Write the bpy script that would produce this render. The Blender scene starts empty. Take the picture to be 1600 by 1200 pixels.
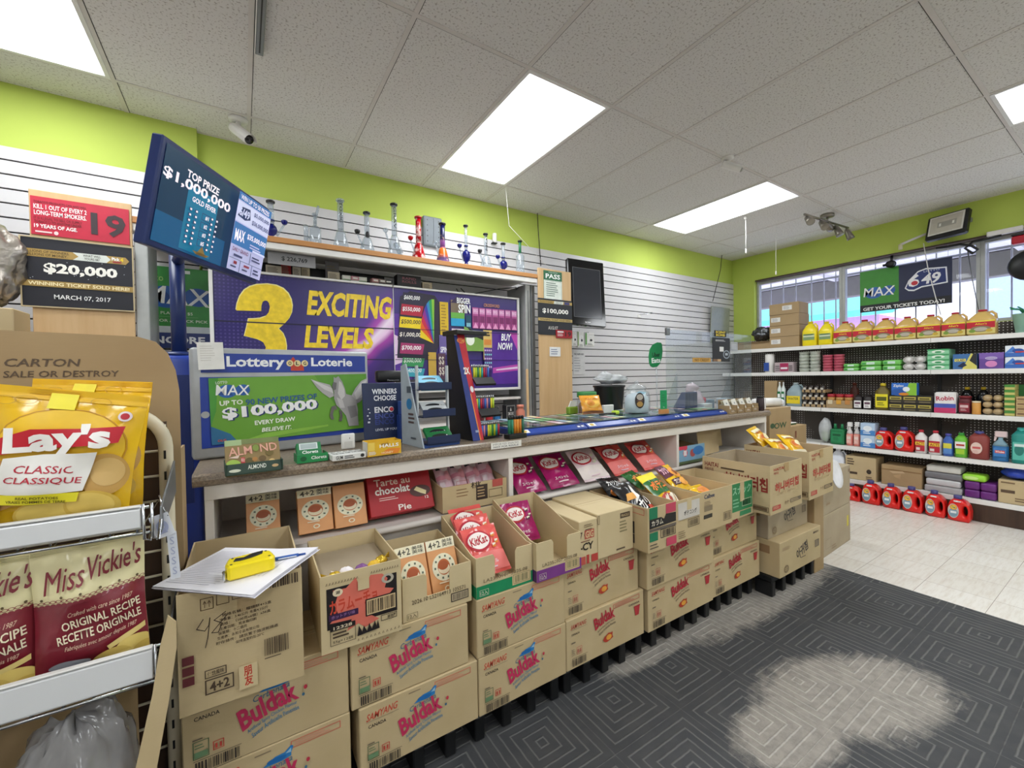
import bpy, bmesh, math, random
from mathutils import Matrix, Vector, Euler
random.seed(7)
SC = bpy.context.scene; COL = SC.collection
PI = math.pi

# ---------------------------------------------------------------- camera, world, exposure
CAMZ = 1.39; FPX = 657.94
CR = (Vector((0.84186195, -0.53941701, -0.01725508)), Vector((0.02382044, 0.0051974, 0.99970274)), Vector((0.53916699, 0.84202273, -0.01722464)))
cd = bpy.data.cameras.new('camera'); cam = bpy.data.objects.new('camera', cd); COL.objects.link(cam)
cd.sensor_width = 36; cd.lens = FPX / 1600 * 36; cd.clip_start = .02
mw = Matrix.Identity(4)
for i in range(3):
    mw[i][0] = CR[0][i]; mw[i][1] = CR[1][i]; mw[i][2] = -CR[2][i]
mw[2][3] = CAMZ
cam.matrix_world = mw; SC.camera = cam
SC.view_settings.view_transform = 'Standard'; SC.view_settings.look = 'None'
SC.view_settings.gamma = 1; SC.view_settings.use_curve_mapping = False
SC.view_settings.exposure = 0.62
LAMP = 9.0        # strength of the ceiling troffers
wd = bpy.data.worlds.new('world'); SC.world = wd; wd.use_nodes = True
wn = wd.node_tree.nodes; wl = wd.node_tree.links
bg = wn['Background']; sky = wn.new('ShaderNodeTexSky'); sky.sky_type = 'HOSEK_WILKIE'; sky.turbidity = 6
sky.sun_direction = (-.3, .5, .6)
mx = wn.new('ShaderNodeMix'); mx.data_type = 'RGBA'; mx.inputs[0].default_value = .85
mx.inputs[7].default_value = (.80, .83, 1.0, 1); wl.new(sky.outputs[0], mx.inputs[6]); wl.new(mx.outputs[2], bg.inputs[0])
bg.inputs[1].default_value = 1.7

def ray(u, v):
    return CR[0] * ((u - 800) / FPX) - CR[1] * ((v - 600) / FPX) + CR[2]
def atX(u, v, x):
    d = ray(u, v); return Vector((0, 0, CAMZ)) + d * (x / d.x)
def atY(u, v, y):
    d = ray(u, v); return Vector((0, 0, CAMZ)) + d * (y / d.y)
def atZ(u, v, z):
    d = ray(u, v); return Vector((0, 0, CAMZ)) + d * ((z - CAMZ) / d.z)

# ---------------------------------------------------------------- materials
MATS = {}
def lin(h):
    h = h.lstrip('#'); o = []
    for i in (0, 2, 4):
        c = int(h[i:i + 2], 16) / 255; o.append(c / 12.92 if c <= .04045 else ((c + .055) / 1.055) ** 2.4)
    return o
class NT:
    def __init__(s, name):
        s.m = bpy.data.materials.new(name); s.m.use_nodes = True
        s.t = s.m.node_tree; s.n = s.t.nodes; s.b = s.n['Principled BSDF']; s.out = s.n['Material Output']
    def nd(s, typ, ins=None, **kw):
        x = s.n.new('ShaderNode' + typ)
        for k, v in kw.items(): setattr(x, k, v)
        for k, v in (ins or {}).items(): s.put(x.inputs[k], v)
        return x
    def put(s, sock, v):
        if isinstance(v, bpy.types.NodeSocket): s.t.links.new(v, sock)
        elif isinstance(v, bpy.types.Node): s.t.links.new(v.outputs[0], sock)
        else: sock.default_value = v
    def math(s, op, a, b=0., c=None):
        x = s.n.new('ShaderNodeMath'); x.operation = op; s.put(x.inputs[0], a); s.put(x.inputs[1], b)
        if c is not None: s.put(x.inputs[2], c)
        return x.outputs[0]
    def mix(s, f, a, b):
        x = s.n.new('ShaderNodeMix'); x.data_type = 'RGBA'; s.put(x.inputs[0], f); s.put(x.inputs[6], a); s.put(x.inputs[7], b); return x.outputs[2]
    def obj(s): return s.nd('TexCoord').outputs['Object']
    def sep(s, v): return s.nd('SeparateXYZ', {0: v}).outputs
    def noise(s, v, sc, det=3, rough=.5): return s.nd('TexNoise', {'Vector': v, 'Scale': sc, 'Detail': det, 'Roughness': rough}).outputs[0]
    def ramp(s, f, lo, hi): return s.nd('MapRange', {0: f, 1: lo, 2: hi}).outputs[0]
    def bump(s, h, st, dist=.01): s.put(s.b.inputs['Normal'], s.nd('Bump', {'Height': h, 'Strength': st, 'Distance': dist}).outputs[0])
def c4(h, k=1.): return (*[min(1, x * k) for x in lin(h)], 1)
def mat(key, col=None, rough=.5, metal=0., var=.06, sc=18., bump=0., coat=0., emit=0., spec=.5, trans=0., alpha=1.):
    if key in MATS: return MATS[key]
    if col is None:
        col = key; nm = 'paint_' + key.strip('#')
    else: nm = key
    t = NT(nm); b = t.b; o = t.obj(); n = t.noise(o, sc)
    t.put(b.inputs['Base Color'], t.mix(t.ramp(n, .3, .7), c4(col, 1 - var), c4(col, 1 + var)))
    b.inputs['Roughness'].default_value = rough; b.inputs['Metallic'].default_value = metal
    b.inputs['Specular IOR Level'].default_value = spec; b.inputs['Coat Weight'].default_value = coat
    b.inputs['Transmission Weight'].default_value = trans; b.inputs['Alpha'].default_value = alpha
    if bump: t.bump(t.noise(o, sc * 1.7, 5), bump)
    if emit:
        b.inputs['Emission Color'].default_value = c4(col); b.inputs['Emission Strength'].default_value = emit
    MATS[key] = t.m; return t.m
def clear(key, tint='#ffffff', rough=.02, ior=1.45, dark=1., thick=0.):
    """thin clear sheet: transparent, with a fresnel reflection; `thick` is a share of dull body colour"""
    if key in MATS: return MATS[key]
    t = NT(key); t.n.remove(t.b)
    tr = t.nd('BsdfTransparent'); tr.inputs[0].default_value = c4(tint, dark)
    gl = t.nd('BsdfGlossy', {'Roughness': rough}); lw = t.nd('LayerWeight', {'Blend': .5})
    fr = t.math('ADD', ((ior - 1) / (ior + 1)) ** 2, t.math('MULTIPLY', t.math('POWER', lw.outputs[1], 4.), .75))
    a = tr.outputs[0]
    if thick:
        df = t.nd('BsdfDiffuse'); df.inputs[0].default_value = c4(tint); n = t.ramp(t.noise(t.obj(), 12), .3, .7)
        a = t.nd('MixShader', {0: t.math('MULTIPLY', t.math('ADD', t.math('MULTIPLY', n, .3), .85), thick), 1: a, 2: df.outputs[0]}).outputs[0]
    mx = t.nd('MixShader', {0: fr, 1: a, 2: gl.outputs[0]})
    t.put(t.out.inputs[0], mx.outputs[0]); MATS[key] = t.m; return t.m
def getm(k): return k if isinstance(k, bpy.types.Material) else (MATS[k] if k in MATS else mat(k))

# ---------------------------------------------------------------- mesh builder
TXT = {}
def text_geo(s, bold, res):
    k = (s, bold, res)
    if k not in TXT:
        c = bpy.data.curves.new('lettering', 'FONT'); c.body = s; c.resolution_u = res; c.offset = bold; c.space_line = .95; c.align_x = 'CENTER'
        o = bpy.data.objects.new('lettering', c); COL.objects.link(o)
        dg = bpy.context.evaluated_depsgraph_get(); ev = o.evaluated_get(dg); me = ev.to_mesh()
        V = [tuple(v.co[:2]) for v in me.vertices]; F = [tuple(p.vertices) for p in me.polygons]
        ev.to_mesh_clear(); bpy.data.objects.remove(o); bpy.data.curves.remove(c)
        xs = [v[0] for v in V] or [0, 1]; ys = [v[1] for v in V] or [0, 1]
        TXT[k] = (V, F, (min(xs), min(ys), max(xs), max(ys)))
    return TXT[k]
def V3(*a): return Vector(a)
class MB:
    def __init__(s): s.v = []; s.f = []; s.mi = []; s.sm = []; s.mats = []; s.tf = None
    def m(s, k):
        k = getm(k)
        if k not in s.mats: s.mats.append(k)
        return s.mats.index(k)
    def add(s, V, F, k, smooth=False):
        b = len(s.v); i = s.m(k)
        for p in V:
            p = Vector(p); s.v.append(tuple(s.tf @ p) if s.tf else tuple(p))
        for f in F: s.f.append(tuple(b + j for j in f)); s.mi.append(i); s.sm.append(smooth)
        return s
    def quad(s, a, b, c, d, k): return s.add([a, b, c, d], [(0, 1, 2, 3)], k)
    def box(s, p, q, k, bev=0., seg=1):
        x0, y0, z0 = p; x1, y1, z1 = q
        V = [(x0, y0, z0), (x1, y0, z0), (x1, y1, z0), (x0, y1, z0), (x0, y0, z1), (x1, y0, z1), (x1, y1, z1), (x0, y1, z1)]
        F = [(3, 2, 1, 0), (4, 5, 6, 7), (0, 1, 5, 4), (1, 2, 6, 5), (2, 3, 7, 6), (3, 0, 4, 7)]
        if bev <= 0: return s.add(V, F, k)
        bm = bmesh.new(); vs = [bm.verts.new(v) for v in V]
        for f in F: bm.faces.new([vs[i] for i in f])
        bmesh.ops.bevel(bm, geom=bm.edges[:], offset=bev, segments=seg, profile=.5, affect='EDGES')
        return s.addbm(bm, k, seg > 1)
    def addbm(s, bm, k, smooth=False):
        bm.verts.index_update(); V = [v.co.copy() for v in bm.verts]; F = [[v.index for v in f.verts] for f in bm.faces]
        bm.free(); return s.add(V, F, k, smooth)
    def prism(s, pts, ax, a, b, k, bev=0.):
        """polygon in the two axes other than ax, extruded from a to b along ax"""
        def P(p, t):
            q = list(p); q.insert(ax, t); return q
        n = len(pts); V = [P(p, a) for p in pts] + [P(p, b) for p in pts]
        F = [tuple(range(n)), tuple(range(2 * n - 1, n - 1, -1))] + [(i, i + n, (i + 1) % n + n, (i + 1) % n) for i in range(n)]
        bm = bmesh.new(); vs = [bm.verts.new(v) for v in V]
        for f in F: bm.faces.new([vs[i] for i in f])
        bmesh.ops.recalc_face_normals(bm, faces=bm.faces[:])
        if bev: bmesh.ops.bevel(bm, geom=bm.edges[:], offset=bev, segments=1, affect='EDGES')
        return s.addbm(bm, k)
    def lathe(s, prof, k, n=16, c=(0, 0, 0), sx=1., sy=1., sq=2., smooth=True):
        """profile [(r, z)]; sq > 2 squares the section off"""
        V = []; F = []
        for r, z in prof:
            for i in range(n):
                a = 2 * PI * (i + .5) / n; ca, sa = math.cos(a), math.sin(a)
                if sq != 2: g = (abs(ca) ** sq + abs(sa) ** sq) ** (-1 / sq); ca *= g; sa *= g
                V.append((c[0] + r * ca * sx, c[1] + r * sa * sy, c[2] + z))
        for j in range(len(prof) - 1):
            for i in range(n): F.append((j * n + i, j * n + (i + 1) % n, (j + 1) * n + (i + 1) % n, (j + 1) * n + i))
        if prof[0][0] > 1e-6: F.append(tuple(range(n - 1, -1, -1)))
        if prof[-1][0] > 1e-6: F.append(tuple(range((len(prof) - 1) * n, len(prof) * n)))
        return s.add(V, F, k, smooth)
    def tube(s, pts, r, k, n=8, closed=False, sq=None):
        pts = [Vector(p) for p in pts]; N = len(pts); V = []; F = []
        up = None
        for i, p in enumerate(pts):
            a = pts[(i - 1) % N] if (closed or i > 0) else p; b = pts[(i + 1) % N] if (closed or i < N - 1) else p
            t = (b - a).normalized()
            if up is None: up = t.orthogonal().normalized()
            up = (up - t * up.dot(t)); up = up.normalized() if up.length > 1e-5 else t.orthogonal().normalized(); w = t.cross(up)
            for j in range(n):
                q = 2 * PI * j / n; V.append(p + (up * math.cos(q) + w * math.sin(q)) * r)
        M_ = N if closed else N - 1
        for i in range(M_):
            for j in range(n): F.append((i * n + j, i * n + (j + 1) % n, ((i + 1) % N) * n + (j + 1) % n, ((i + 1) % N) * n + j))
        if not closed: F += [tuple(range(n - 1, -1, -1)), tuple(range((N - 1) * n, N * n))]
        return s.add(V, F, k, n > 4)
    def ball(s, c, r, k, n=14, sx=1, sy=1, sz=1, rough=0., seed=0, bx=1., fine=0.):
        rnd = random.Random(seed); V = []; F = []; m_ = max(6, n // 2 + 2)
        ph = [rnd.uniform(0, 6.28) for _ in range(6)]
        for j in range(m_ + 1):
            t = PI * j / m_
            for i in range(n):
                a = 2 * PI * i / n
                g = 1 + rough * (math.sin(3 * a + ph[0] + 2 * t) + math.sin(5 * t + ph[1] + a) + .7 * math.sin(7 * a + ph[2] - 4 * t)) / 2.7 + fine * (math.sin(11 * a + 5 * t + ph[3]) + math.sin(13 * t - 6 * a + ph[4]) * math.sin(9 * a + ph[5]))
                st = math.sin(t) ** bx
                V.append((c[0] + r * sx * g * st * math.cos(a), c[1] + r * sy * g * st * math.sin(a), c[2] - r * sz * g * math.cos(t)))
        for j in range(m_):
            for i in range(n): F.append((j * n + i, j * n + (i + 1) % n, (j + 1) * n + (i + 1) % n, (j + 1) * n + i))
        return s.add(V, F, k, True)
    def face(s, o, ux, uy, W, H, lift=.0007): return Face(s, o, ux, uy, W, H, lift)
    def build(s, name, parent=None):
        me = bpy.data.meshes.new(name); me.from_pydata(s.v, [], s.f)
        for k in s.mats: me.materials.append(k)
        me.polygons.foreach_set('material_index', s.mi); me.polygons.foreach_set('use_smooth', s.sm); me.update()
        o = bpy.data.objects.new(name, me); COL.objects.link(o)
        if parent: o.parent = parent
        return o
class Face:
    """a printed surface: u runs right, v runs up, both 0..1; fn(u,v,lift) bends it"""
    def __init__(s, m, o, ux, uy, W, H, lift=.0007, fn=None):
        s.m = m; s.o = Vector(o); s.ux = Vector(ux).normalized(); s.uy = Vector(uy).normalized(); s.n = s.ux.cross(s.uy)
        s.W = W; s.H = H; s.lift = lift; s.fn = fn; s.k = 0
    def pt(s, u, v, l=None):
        l = s.lift * (1 + .35 * s.k) if l is None else l
        if s.fn: return s.fn(u, v, l)
        return s.o + s.ux * (u * s.W) + s.uy * (v * s.H) + s.n * l
    def nx(s): s.k += 1
    def rect(s, u0, v0, u1, v1, k, n=None):
        s.nx(); n = n or (8 if s.fn else 1)
        V = [s.pt(u0 + (u1 - u0) * i / n, v0 + (v1 - v0) * j / n) for j in range(n + 1) for i in range(n + 1)]
        F = [(j * (n + 1) + i, j * (n + 1) + i + 1, (j + 1) * (n + 1) + i + 1, (j + 1) * (n + 1) + i) for j in range(n) for i in range(n)]
        s.m.add(V, F, k, bool(s.fn)); return s
    def poly(s, pts, k):
        s.nx(); s.put2(pts, [tuple(range(len(pts)))], k); return s
    def ell(s, cu, cv, ru, rv, k, r0=0., n=24, a0=0., a1=2 * PI):
        s.nx(); V = []; F = []; rings = 4 if s.fn else 1; full = a1 - a0 > 6.28
        m_ = n if full else n + 1
        for j in range(rings + 1):
            q = r0 + (1 - r0) * j / rings
            for i in range(m_):
                a = a0 + (a1 - a0) * i / n; V.append(s.pt(cu + ru * q * math.cos(a), cv + rv * q * math.sin(a)))
        for j in range(rings):
            for i in range(n): F.append((j * m_ + i, (j + 1) * m_ + i, (j + 1) * m_ + (i + 1) % m_, j * m_ + (i + 1) % m_))
        s.m.add(V, F, k, bool(s.fn)); return s
    def frame(s, u0, v0, u1, v1, t, k):
        a = t / s.W; b = t / s.H
        s.rect(u0, v0, u1, v0 + b, k, 1); s.k -= 1; s.rect(u0, v1 - b, u1, v1, k, 1); s.k -= 1
        s.rect(u0, v0 + b, u0 + a, v1 - b, k, 1); s.k -= 1; s.rect(u1 - a, v0 + b, u1, v1 - b, k, 1); return s
    def txt(s, t, u0, v0, u1, v1, k, bold=0., shear=0., rot=0., res=2, arc=0.):
        """lettering stretched to fill the rectangle; rot and shear in the plane of the face"""
        s.nx(); V, F, (x0, y0, x1, y1) = text_geo(t, round(min(bold * .55, .042), 4), res)
        w = max(x1 - x0, 1e-6); h = max(y1 - y0, 1e-6); cu = (u0 + u1) / 2; cv = (v0 + v1) / 2
        sw = (u1 - u0) * s.W; sh = (v1 - v0) * s.H; cr, sr = math.cos(rot), math.sin(rot); out = []
        for x, y in V:
            a = ((x - x0) / w - .5) * sw; b = ((y - y0) / h - .5) * sh
            b += arc * sh * (1 - (2 * a / sw) ** 2); a += shear * b
            out.append((cu + (a * cr - b * sr) / s.W, cv + (a * sr + b * cr) / s.H))
        s.put2(out, F, k); return s
    def put2(s, P, F, k):
        """lay flat outlines on the surface; on a bent one they are first cut along a grid"""
        if s.fn:
            bm = bmesh.new(); vs = [bm.verts.new((p[0], p[1], 0)) for p in P]
            for f in F:
                try: bm.faces.new([vs[i] for i in f])
                except ValueError: pass
            G = 14
            for ax in (0, 1):
                lo = min(p[ax] for p in P); hi = max(p[ax] for p in P)
                for i in range(1, G):
                    if lo + .004 < i / G < hi - .004:
                        no = (1, 0, 0) if ax == 0 else (0, 1, 0); bmesh.ops.bisect_plane(bm, geom=bm.verts[:] + bm.edges[:] + bm.faces[:], plane_co=[i / G * c for c in no], plane_no=no)
            bm.verts.index_update(); P = [(v.co.x, v.co.y) for v in bm.verts]; F = [[v.index for v in f.verts] for f in bm.faces]; bm.free()
        s.m.add([s.pt(*p) for p in P], F, k, bool(s.fn))
    def bars(s, u0, v0, u1, v1, k, n=22, seed=1):
        s.nx(); r = random.Random(seed); u = u0; w = (u1 - u0) / n; s.k -= 1
        while u < u1 - w * .5:
            a = w * r.choice((.4, .7, 1.1)); s.rect(u, v0, min(u + a, u1), v1, k, 1); s.k -= 1; u += a + w * r.choice((.4, .6, 1.))
        s.k += 1; return s
    def lines(s, u0, v0, u1, v1, n, k, seed=3, fill=.5):
        r = random.Random(seed); h = (v1 - v0) / n
        for i in range(n):
            s.rect(u0, v1 - (i + .5 + fill / 2) * h, u0 + (u1 - u0) * r.uniform(.6, 1), v1 - (i + .5 - fill / 2) * h, k, 1); s.k -= 1
        s.k += 1; return s
    def pl(s, pts, t, k, closed=False):
        """a drawn line of width t metres through uv points"""
        P = [(u * s.W, v * s.H) for u, v in pts]; n = len(P); s.nx()
        for i in range(n if closed else n - 1):
            a = Vector(P[i]); b = Vector(P[(i + 1) % n]); d = b - a
            if d.length < 1e-6: continue
            d.normalize(); q = Vector((-d.y, d.x)) * t / 2; a = a - d * t * .3; b = b + d * t * .3
            s.m.add([s.pt(p.x / s.W, p.y / s.H) for p in (a + q, a - q, b - q, b + q)], [(0, 1, 2, 3)], k)
        return s

# ---------------------------------------------------------------- things
def tag(o, label, cat, group=None, kind=None):
    if label: o['label'] = label
    if cat: o['category'] = cat
    if group: o['group'] = group
    if kind: o['kind'] = kind
    return o
def thing(name, label, cat, loc=(0, 0, 0), rot=0., group=None):
    o = bpy.data.objects.new(name, None); COL.objects.link(o); o.empty_display_size = .05
    o.location = loc; o.rotation_euler = rot if isinstance(rot, (tuple, list, Euler)) else (0, 0, rot)
    return tag(o, label, cat, group)
def solo(name, m, label, cat, loc=(0, 0, 0), rot=0., group=None):
    o = m.build(name); o.location = loc; o.rotation_euler = rot if isinstance(rot, (tuple, list, Euler)) else (0, 0, rot)
    return tag(o, label, cat, group)
def struct(name, m, parent=None):
    o = m.build(name, parent)
    if not parent: o['kind'] = 'structure'
    return o
def dup(r, loc, rot=0., label=None, group=None):
    c = r.copy(); COL.objects.link(c); c.location = loc; c.rotation_euler = rot if isinstance(rot, (tuple, list, Euler)) else (0, 0, rot)
    if label: c['label'] = label
    if group: c['group'] = group
    for ch in list(r.children):
        a = ch.copy(); COL.objects.link(a); a.parent = c
        for g in list(ch.children):
            b = g.copy(); COL.objects.link(b); b.parent = a
    return c
def sides(m, w, d, h, z0=0.):
    """the printable faces of a box standing on its base centre"""
    return dict(front=Face(m, (-w / 2, -d / 2, z0), (1, 0, 0), (0, 0, 1), w, h), left=Face(m, (-w / 2, d / 2, z0), (0, -1, 0), (0, 0, 1), d, h),
                right=Face(m, (w / 2, -d / 2, z0), (0, 1, 0), (0, 0, 1), d, h), top=Face(m, (-w / 2, -d / 2, z0 + h), (1, 0, 0), (0, 1, 0), w, d))
ORD = ['first', 'second', 'third', 'fourth', 'fifth', 'sixth', 'seventh', 'eighth', 'ninth', 'tenth', 'eleventh', 'twelfth']
# ================================================================ the room
CEIL = 3.0; WB = 3.394; WR = 5.96; WL = -2.6; WF = -3.2
GX0 = .6823; GY0 = 3.0274
mat('green_wall_paint', '#bdcf62', rough=.7, var=.03, sc=3, bump=.03, spec=.2)
mat('pale_wall_paint', '#e9e6e0', rough=.6, var=.03, sc=3)
mat('white_trim', '#e6e3df', rough=.45, var=.03)
mat('white_laminate', '#e3ddd6', rough=.35, var=.03, sc=8)
mat('white_metal', '#e9e7e3', rough=.4, var=.03)
mat('black_plastic', '#17181a', rough=.38, var=.1)
mat('black_groove', '#15130f', rough=.7)
mat('chrome', '#c9ccd0', rough=.22, metal=1., var=.03)
mat('grey_metal', '#84878a', rough=.4, metal=.7)
mat('anodised_frame', '#aeb0ae', rough=.45, metal=.35)
def m_ceiling():
    t = NT('acoustic_ceiling_tile'); o = t.obj(); n = t.noise(o, 95, 3, .6); n2 = t.noise(o, 1.3)
    base = t.mix(n2, c4('#e2dedd'), c4('#e2e0da'))
    t.put(t.b.inputs['Base Color'], t.mix(t.ramp(n, .36, .44), c4('#b5aea8'), base))
    t.b.inputs['Roughness'].default_value = .9; t.bump(n, .35, .004); MATS['ceiling_tile'] = t.m
def m_floor():
    t = NT('vinyl_floor_tile'); o = t.obj(); mp = t.nd('Mapping', {0: o}); mp.inputs[1].default_value = (-.10, -.253, 0)
    br = t.nd('TexBrick', {'Vector': mp.outputs[0], 'Scale': 1., 'Mortar Size': .0016, 'Mortar Smooth': .3, 'Bias': 0., 'Brick Width': .305, 'Row Height': .305}, offset=0., squash=1.)
    br.inputs['Color1'].default_value = c4('#f2eee8'); br.inputs['Color2'].default_value = c4('#ebe6de'); br.inputs['Mortar'].default_value = c4('#a2958a')
    st = t.nd('Mapping', {0: o}); st.inputs[3].default_value = (3, 22, 1)
    n = t.ramp(t.noise(st.outputs[0], 2.2, 5, .65), .45, .72)
    big = t.ramp(t.noise(o, 1.6, 3), .5, .75)
    c = t.mix(t.math('MULTIPLY', n, .35), br.outputs[0], c4('#b9a48c'))
    t.put(t.b.inputs['Base Color'], t.mix(t.math('MULTIPLY', big, .2), c, c4('#d4cabd')))
    t.b.inputs['Roughness'].default_value = .32; t.bump(br.outputs[1], -.25, .003); MATS['floor_tile'] = t.m
def m_mat():
    t = NT('ribbed_floor_mat'); o = t.obj(); x, y, z = t.sep(o)
    S = .38
    def cell(a, off):
        q = t.math('FRACT', t.math('DIVIDE', t.math('ADD', a, off + 20 * S), S)); return t.math('ABSOLUTE', t.math('SUBTRACT', q, .5))
    d = t.math('MAXIMUM', cell(x, .03), cell(y, .06))
    w = t.math('ADD', d, t.math('MULTIPLY', t.math('SUBTRACT', t.noise(o, 30, 2), .5), .012))
    r = t.math('PINGPONG', w, .046); rib = t.ramp(r, .033, .043)
    wear = t.noise(o, 9, 4, .6)
    # trodden-in dust: where people stand at the counter, patches with ragged edges along the ribs
    edge = t.math('MULTIPLY', t.math('SUBTRACT', t.noise(o, 15, 6, .75), .5), .8)
    def blob(cx, cy, rx, ry, rot):
        c, s_ = math.cos(rot), math.sin(rot); dx = t.math('SUBTRACT', x, cx); dy = t.math('SUBTRACT', y, cy)
        a = t.math('DIVIDE', t.math('ADD', t.math('MULTIPLY', dx, c), t.math('MULTIPLY', dy, s_)), rx)
        b = t.math('DIVIDE', t.math('SUBTRACT', t.math('MULTIPLY', dy, c), t.math('MULTIPLY', dx, s_)), ry)
        return t.math('SQRT', t.math('ADD', t.math('MULTIPLY', a, a), t.math('MULTIPLY', b, b)))
    f = None
    for B in MAT_DUST:
        g = t.ramp(t.math('ADD', blob(*B), edge), 1.06, .74); f = g if f is None else t.math('MAXIMUM', f, g)
    dust = t.math('MULTIPLY', f, t.math('ADD', .55, t.math('MULTIPLY', t.ramp(t.noise(o, 26, 5, .7), .3, .6), .33)))
    dark = t.mix(rib, c4('#404144'), c4('#6a6a69')); dark = t.mix(t.math('MULTIPLY', t.ramp(wear, .4, .75), .35), dark, c4('#5c5b5a'))
    lite = t.mix(rib, c4('#a29b92'), c4('#bfb9b0'))
    t.put(t.b.inputs['Base Color'], t.mix(dust, dark, lite)); t.b.inputs['Roughness'].default_value = .85
    t.bump(rib, .6, .004); MATS['floor_mat'] = t.m
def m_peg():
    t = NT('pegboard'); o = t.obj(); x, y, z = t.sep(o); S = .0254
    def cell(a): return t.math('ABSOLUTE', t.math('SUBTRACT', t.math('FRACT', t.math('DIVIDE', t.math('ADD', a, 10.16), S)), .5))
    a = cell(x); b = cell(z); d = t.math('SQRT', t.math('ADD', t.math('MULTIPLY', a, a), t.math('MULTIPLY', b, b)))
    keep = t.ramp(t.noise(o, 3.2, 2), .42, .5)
    h = t.math('MULTIPLY', t.ramp(d, .2, .14), keep)  # peg holes painted near white for the light showing in them
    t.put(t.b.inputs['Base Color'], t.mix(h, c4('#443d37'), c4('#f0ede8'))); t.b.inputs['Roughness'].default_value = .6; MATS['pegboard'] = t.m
def m_card(key, a, b):
    t = NT(key); o = t.obj(); st = t.nd('Mapping', {0: o}); st.inputs[3].default_value = (1, 1, 14)
    n = t.noise(st.outputs[0], 22, 4, .6); n2 = t.noise(o, 5, 3)
    c = t.mix(t.ramp(n2, .3, .7), c4(a), c4(b)); t.put(t.b.inputs['Base Color'], t.mix(t.math('MULTIPLY', n, .25), c, c4(b, .8)))
    t.b.inputs['Roughness'].default_value = .72; t.bump(n, .06, .002); MATS[key] = t.m
def m_wood(key, a, b, sc=(1, 1, .08), k=18, rough=.45):
    t = NT(key); o = t.obj(); st = t.nd('Mapping', {0: o}); st.inputs[3].default_value = sc
    n = t.noise(st.outputs[0], k, 5, .6); t.put(t.b.inputs['Base Color'], t.mix(t.ramp(n, .35, .65), c4(a), c4(b)))
    t.b.inputs['Roughness'].default_value = rough; MATS[key] = t.m
def m_counter():
    t = NT('speckled_laminate'); o = t.obj(); n = t.noise(o, 130, 4, .7); n2 = t.noise(o, 40, 3)
    c = t.mix(t.ramp(n, .4, .62), c4('#6f6152'), c4('#a4937e')); t.put(t.b.inputs['Base Color'], t.mix(t.math('MULTIPLY', n2, .4), c, c4('#8a7a68')))
    t.b.inputs['Roughness'].default_value = .28; MATS['counter_top'] = t.m
_a = [atZ(u, v, 0) for u, v in ((1330, 1085), (1180, 935), (1230, 1150), (1030, 1015))]
MAT_DUST = [(_a[0].x, _a[0].y, .47, .24, -.35), (_a[1].x + .1, _a[1].y + .02, 1.0, .20, .0), (_a[2].x, _a[2].y, .25, .16, -.2), (_a[3].x, _a[3].y, .4, .07, .0)]
m_ceiling(); m_floor(); m_mat(); m_peg(); m_counter()
m_card('cardboard', '#cbb68e', '#c1ab82'); m_card('cardboard_light', '#d6c39b', '#ccb88e'); m_card('cardboard_brown', '#b0966f', '#a58a64'); m_card('cardboard_grey', '#b3a48c', '#a8987f')
m_wood('beech_board', '#d9b687', '#cfa978'); m_wood('oak_edge', '#c98f55', '#b97e48', (.06, 1, 1)); m_wood('dark_wood', '#4a3325', '#38261b')
mat('slatwall_white', '#d3d1d3', rough=.35, var=.02, sc=4)

b = MB(); b.box((WL - .1, WF - .1, -.1), (WR + .1, WB + .1, 0), 'floor_tile'); struct('floor', b)
b = MB(); b.box((WL - .1, WF - .1, CEIL), (WR + .1, WB + .1, CEIL + .1), 'ceiling_tile'); struct('ceiling', b)
b = MB()   # T-bars of the suspended ceiling, each with a dark strip painted as its shadow line
mat('ceiling_tbar', '#d9d3ce', rough=.6, var=.03); mat('tbar_shadow_line', '#4a4744', rough=.9)
i = -6
while GX0 + .61 * i < WR:
    x = GX0 + .61 * i
    if x > WL: b.box((x - .011, WF, CEIL - .003), (x + .011, WB, CEIL + .01), 'ceiling_tbar'); b.box((x + .011, WF, CEIL - .0012), (x + .0145, WB, CEIL + .01), 'tbar_shadow_line')
    i += 1
for j in range(6):
    y = GY0 - 1.22 * j
    if y > WF: b.box((WL, y - .011, CEIL - .0034), (WR, y + .011, CEIL + .01), 'ceiling_tbar'); b.box((WL, y + .011, CEIL - .0016), (WR, y + .0145, CEIL + .01), 'tbar_shadow_line')
for a in ((WL, WB - .02, WR, WB), (WR - .02, WF, WR, WB)):
    b.box((a[0], a[1], CEIL - .0025), (a[2], a[3], CEIL + .01), 'ceiling_tbar')
struct('trim_1', b)
b = MB(); b.box((-.207, WB, 0), (WR, WB + .1, CEIL), 'green_wall_paint'); b.box((WL, WB - .05, 0), (-.207, WB + .1, CEIL), 'green_wall_paint'); struct('wall_back', b)
b = MB(); b.box((WL - .1, WF, 0), (WL, WB, CEIL), 'pale_wall_paint'); struct('wall_left', b)
b = MB(); b.box((WL, WF - .1, 0), (WR, WF, CEIL), 'pale_wall_paint'); struct('wall_front', b)
WZ0, WZ1, WY1, WY0 = 1.83, 2.64, 3.09, -1.6
b = MB(); g = 'green_wall_paint'
b.box((WR, WF, 0), (WR + .16, WB + .1, WZ0), g); b.box((WR, WF, WZ1), (WR + .16, WB + .1, CEIL), g)
b.box((WR, WY1, WZ0), (WR + .16, WB + .1, WZ1), g); b.box((WR, WF, WZ0), (WR + .16, WY0, WZ1), g); struct('wall_right', b)
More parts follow.
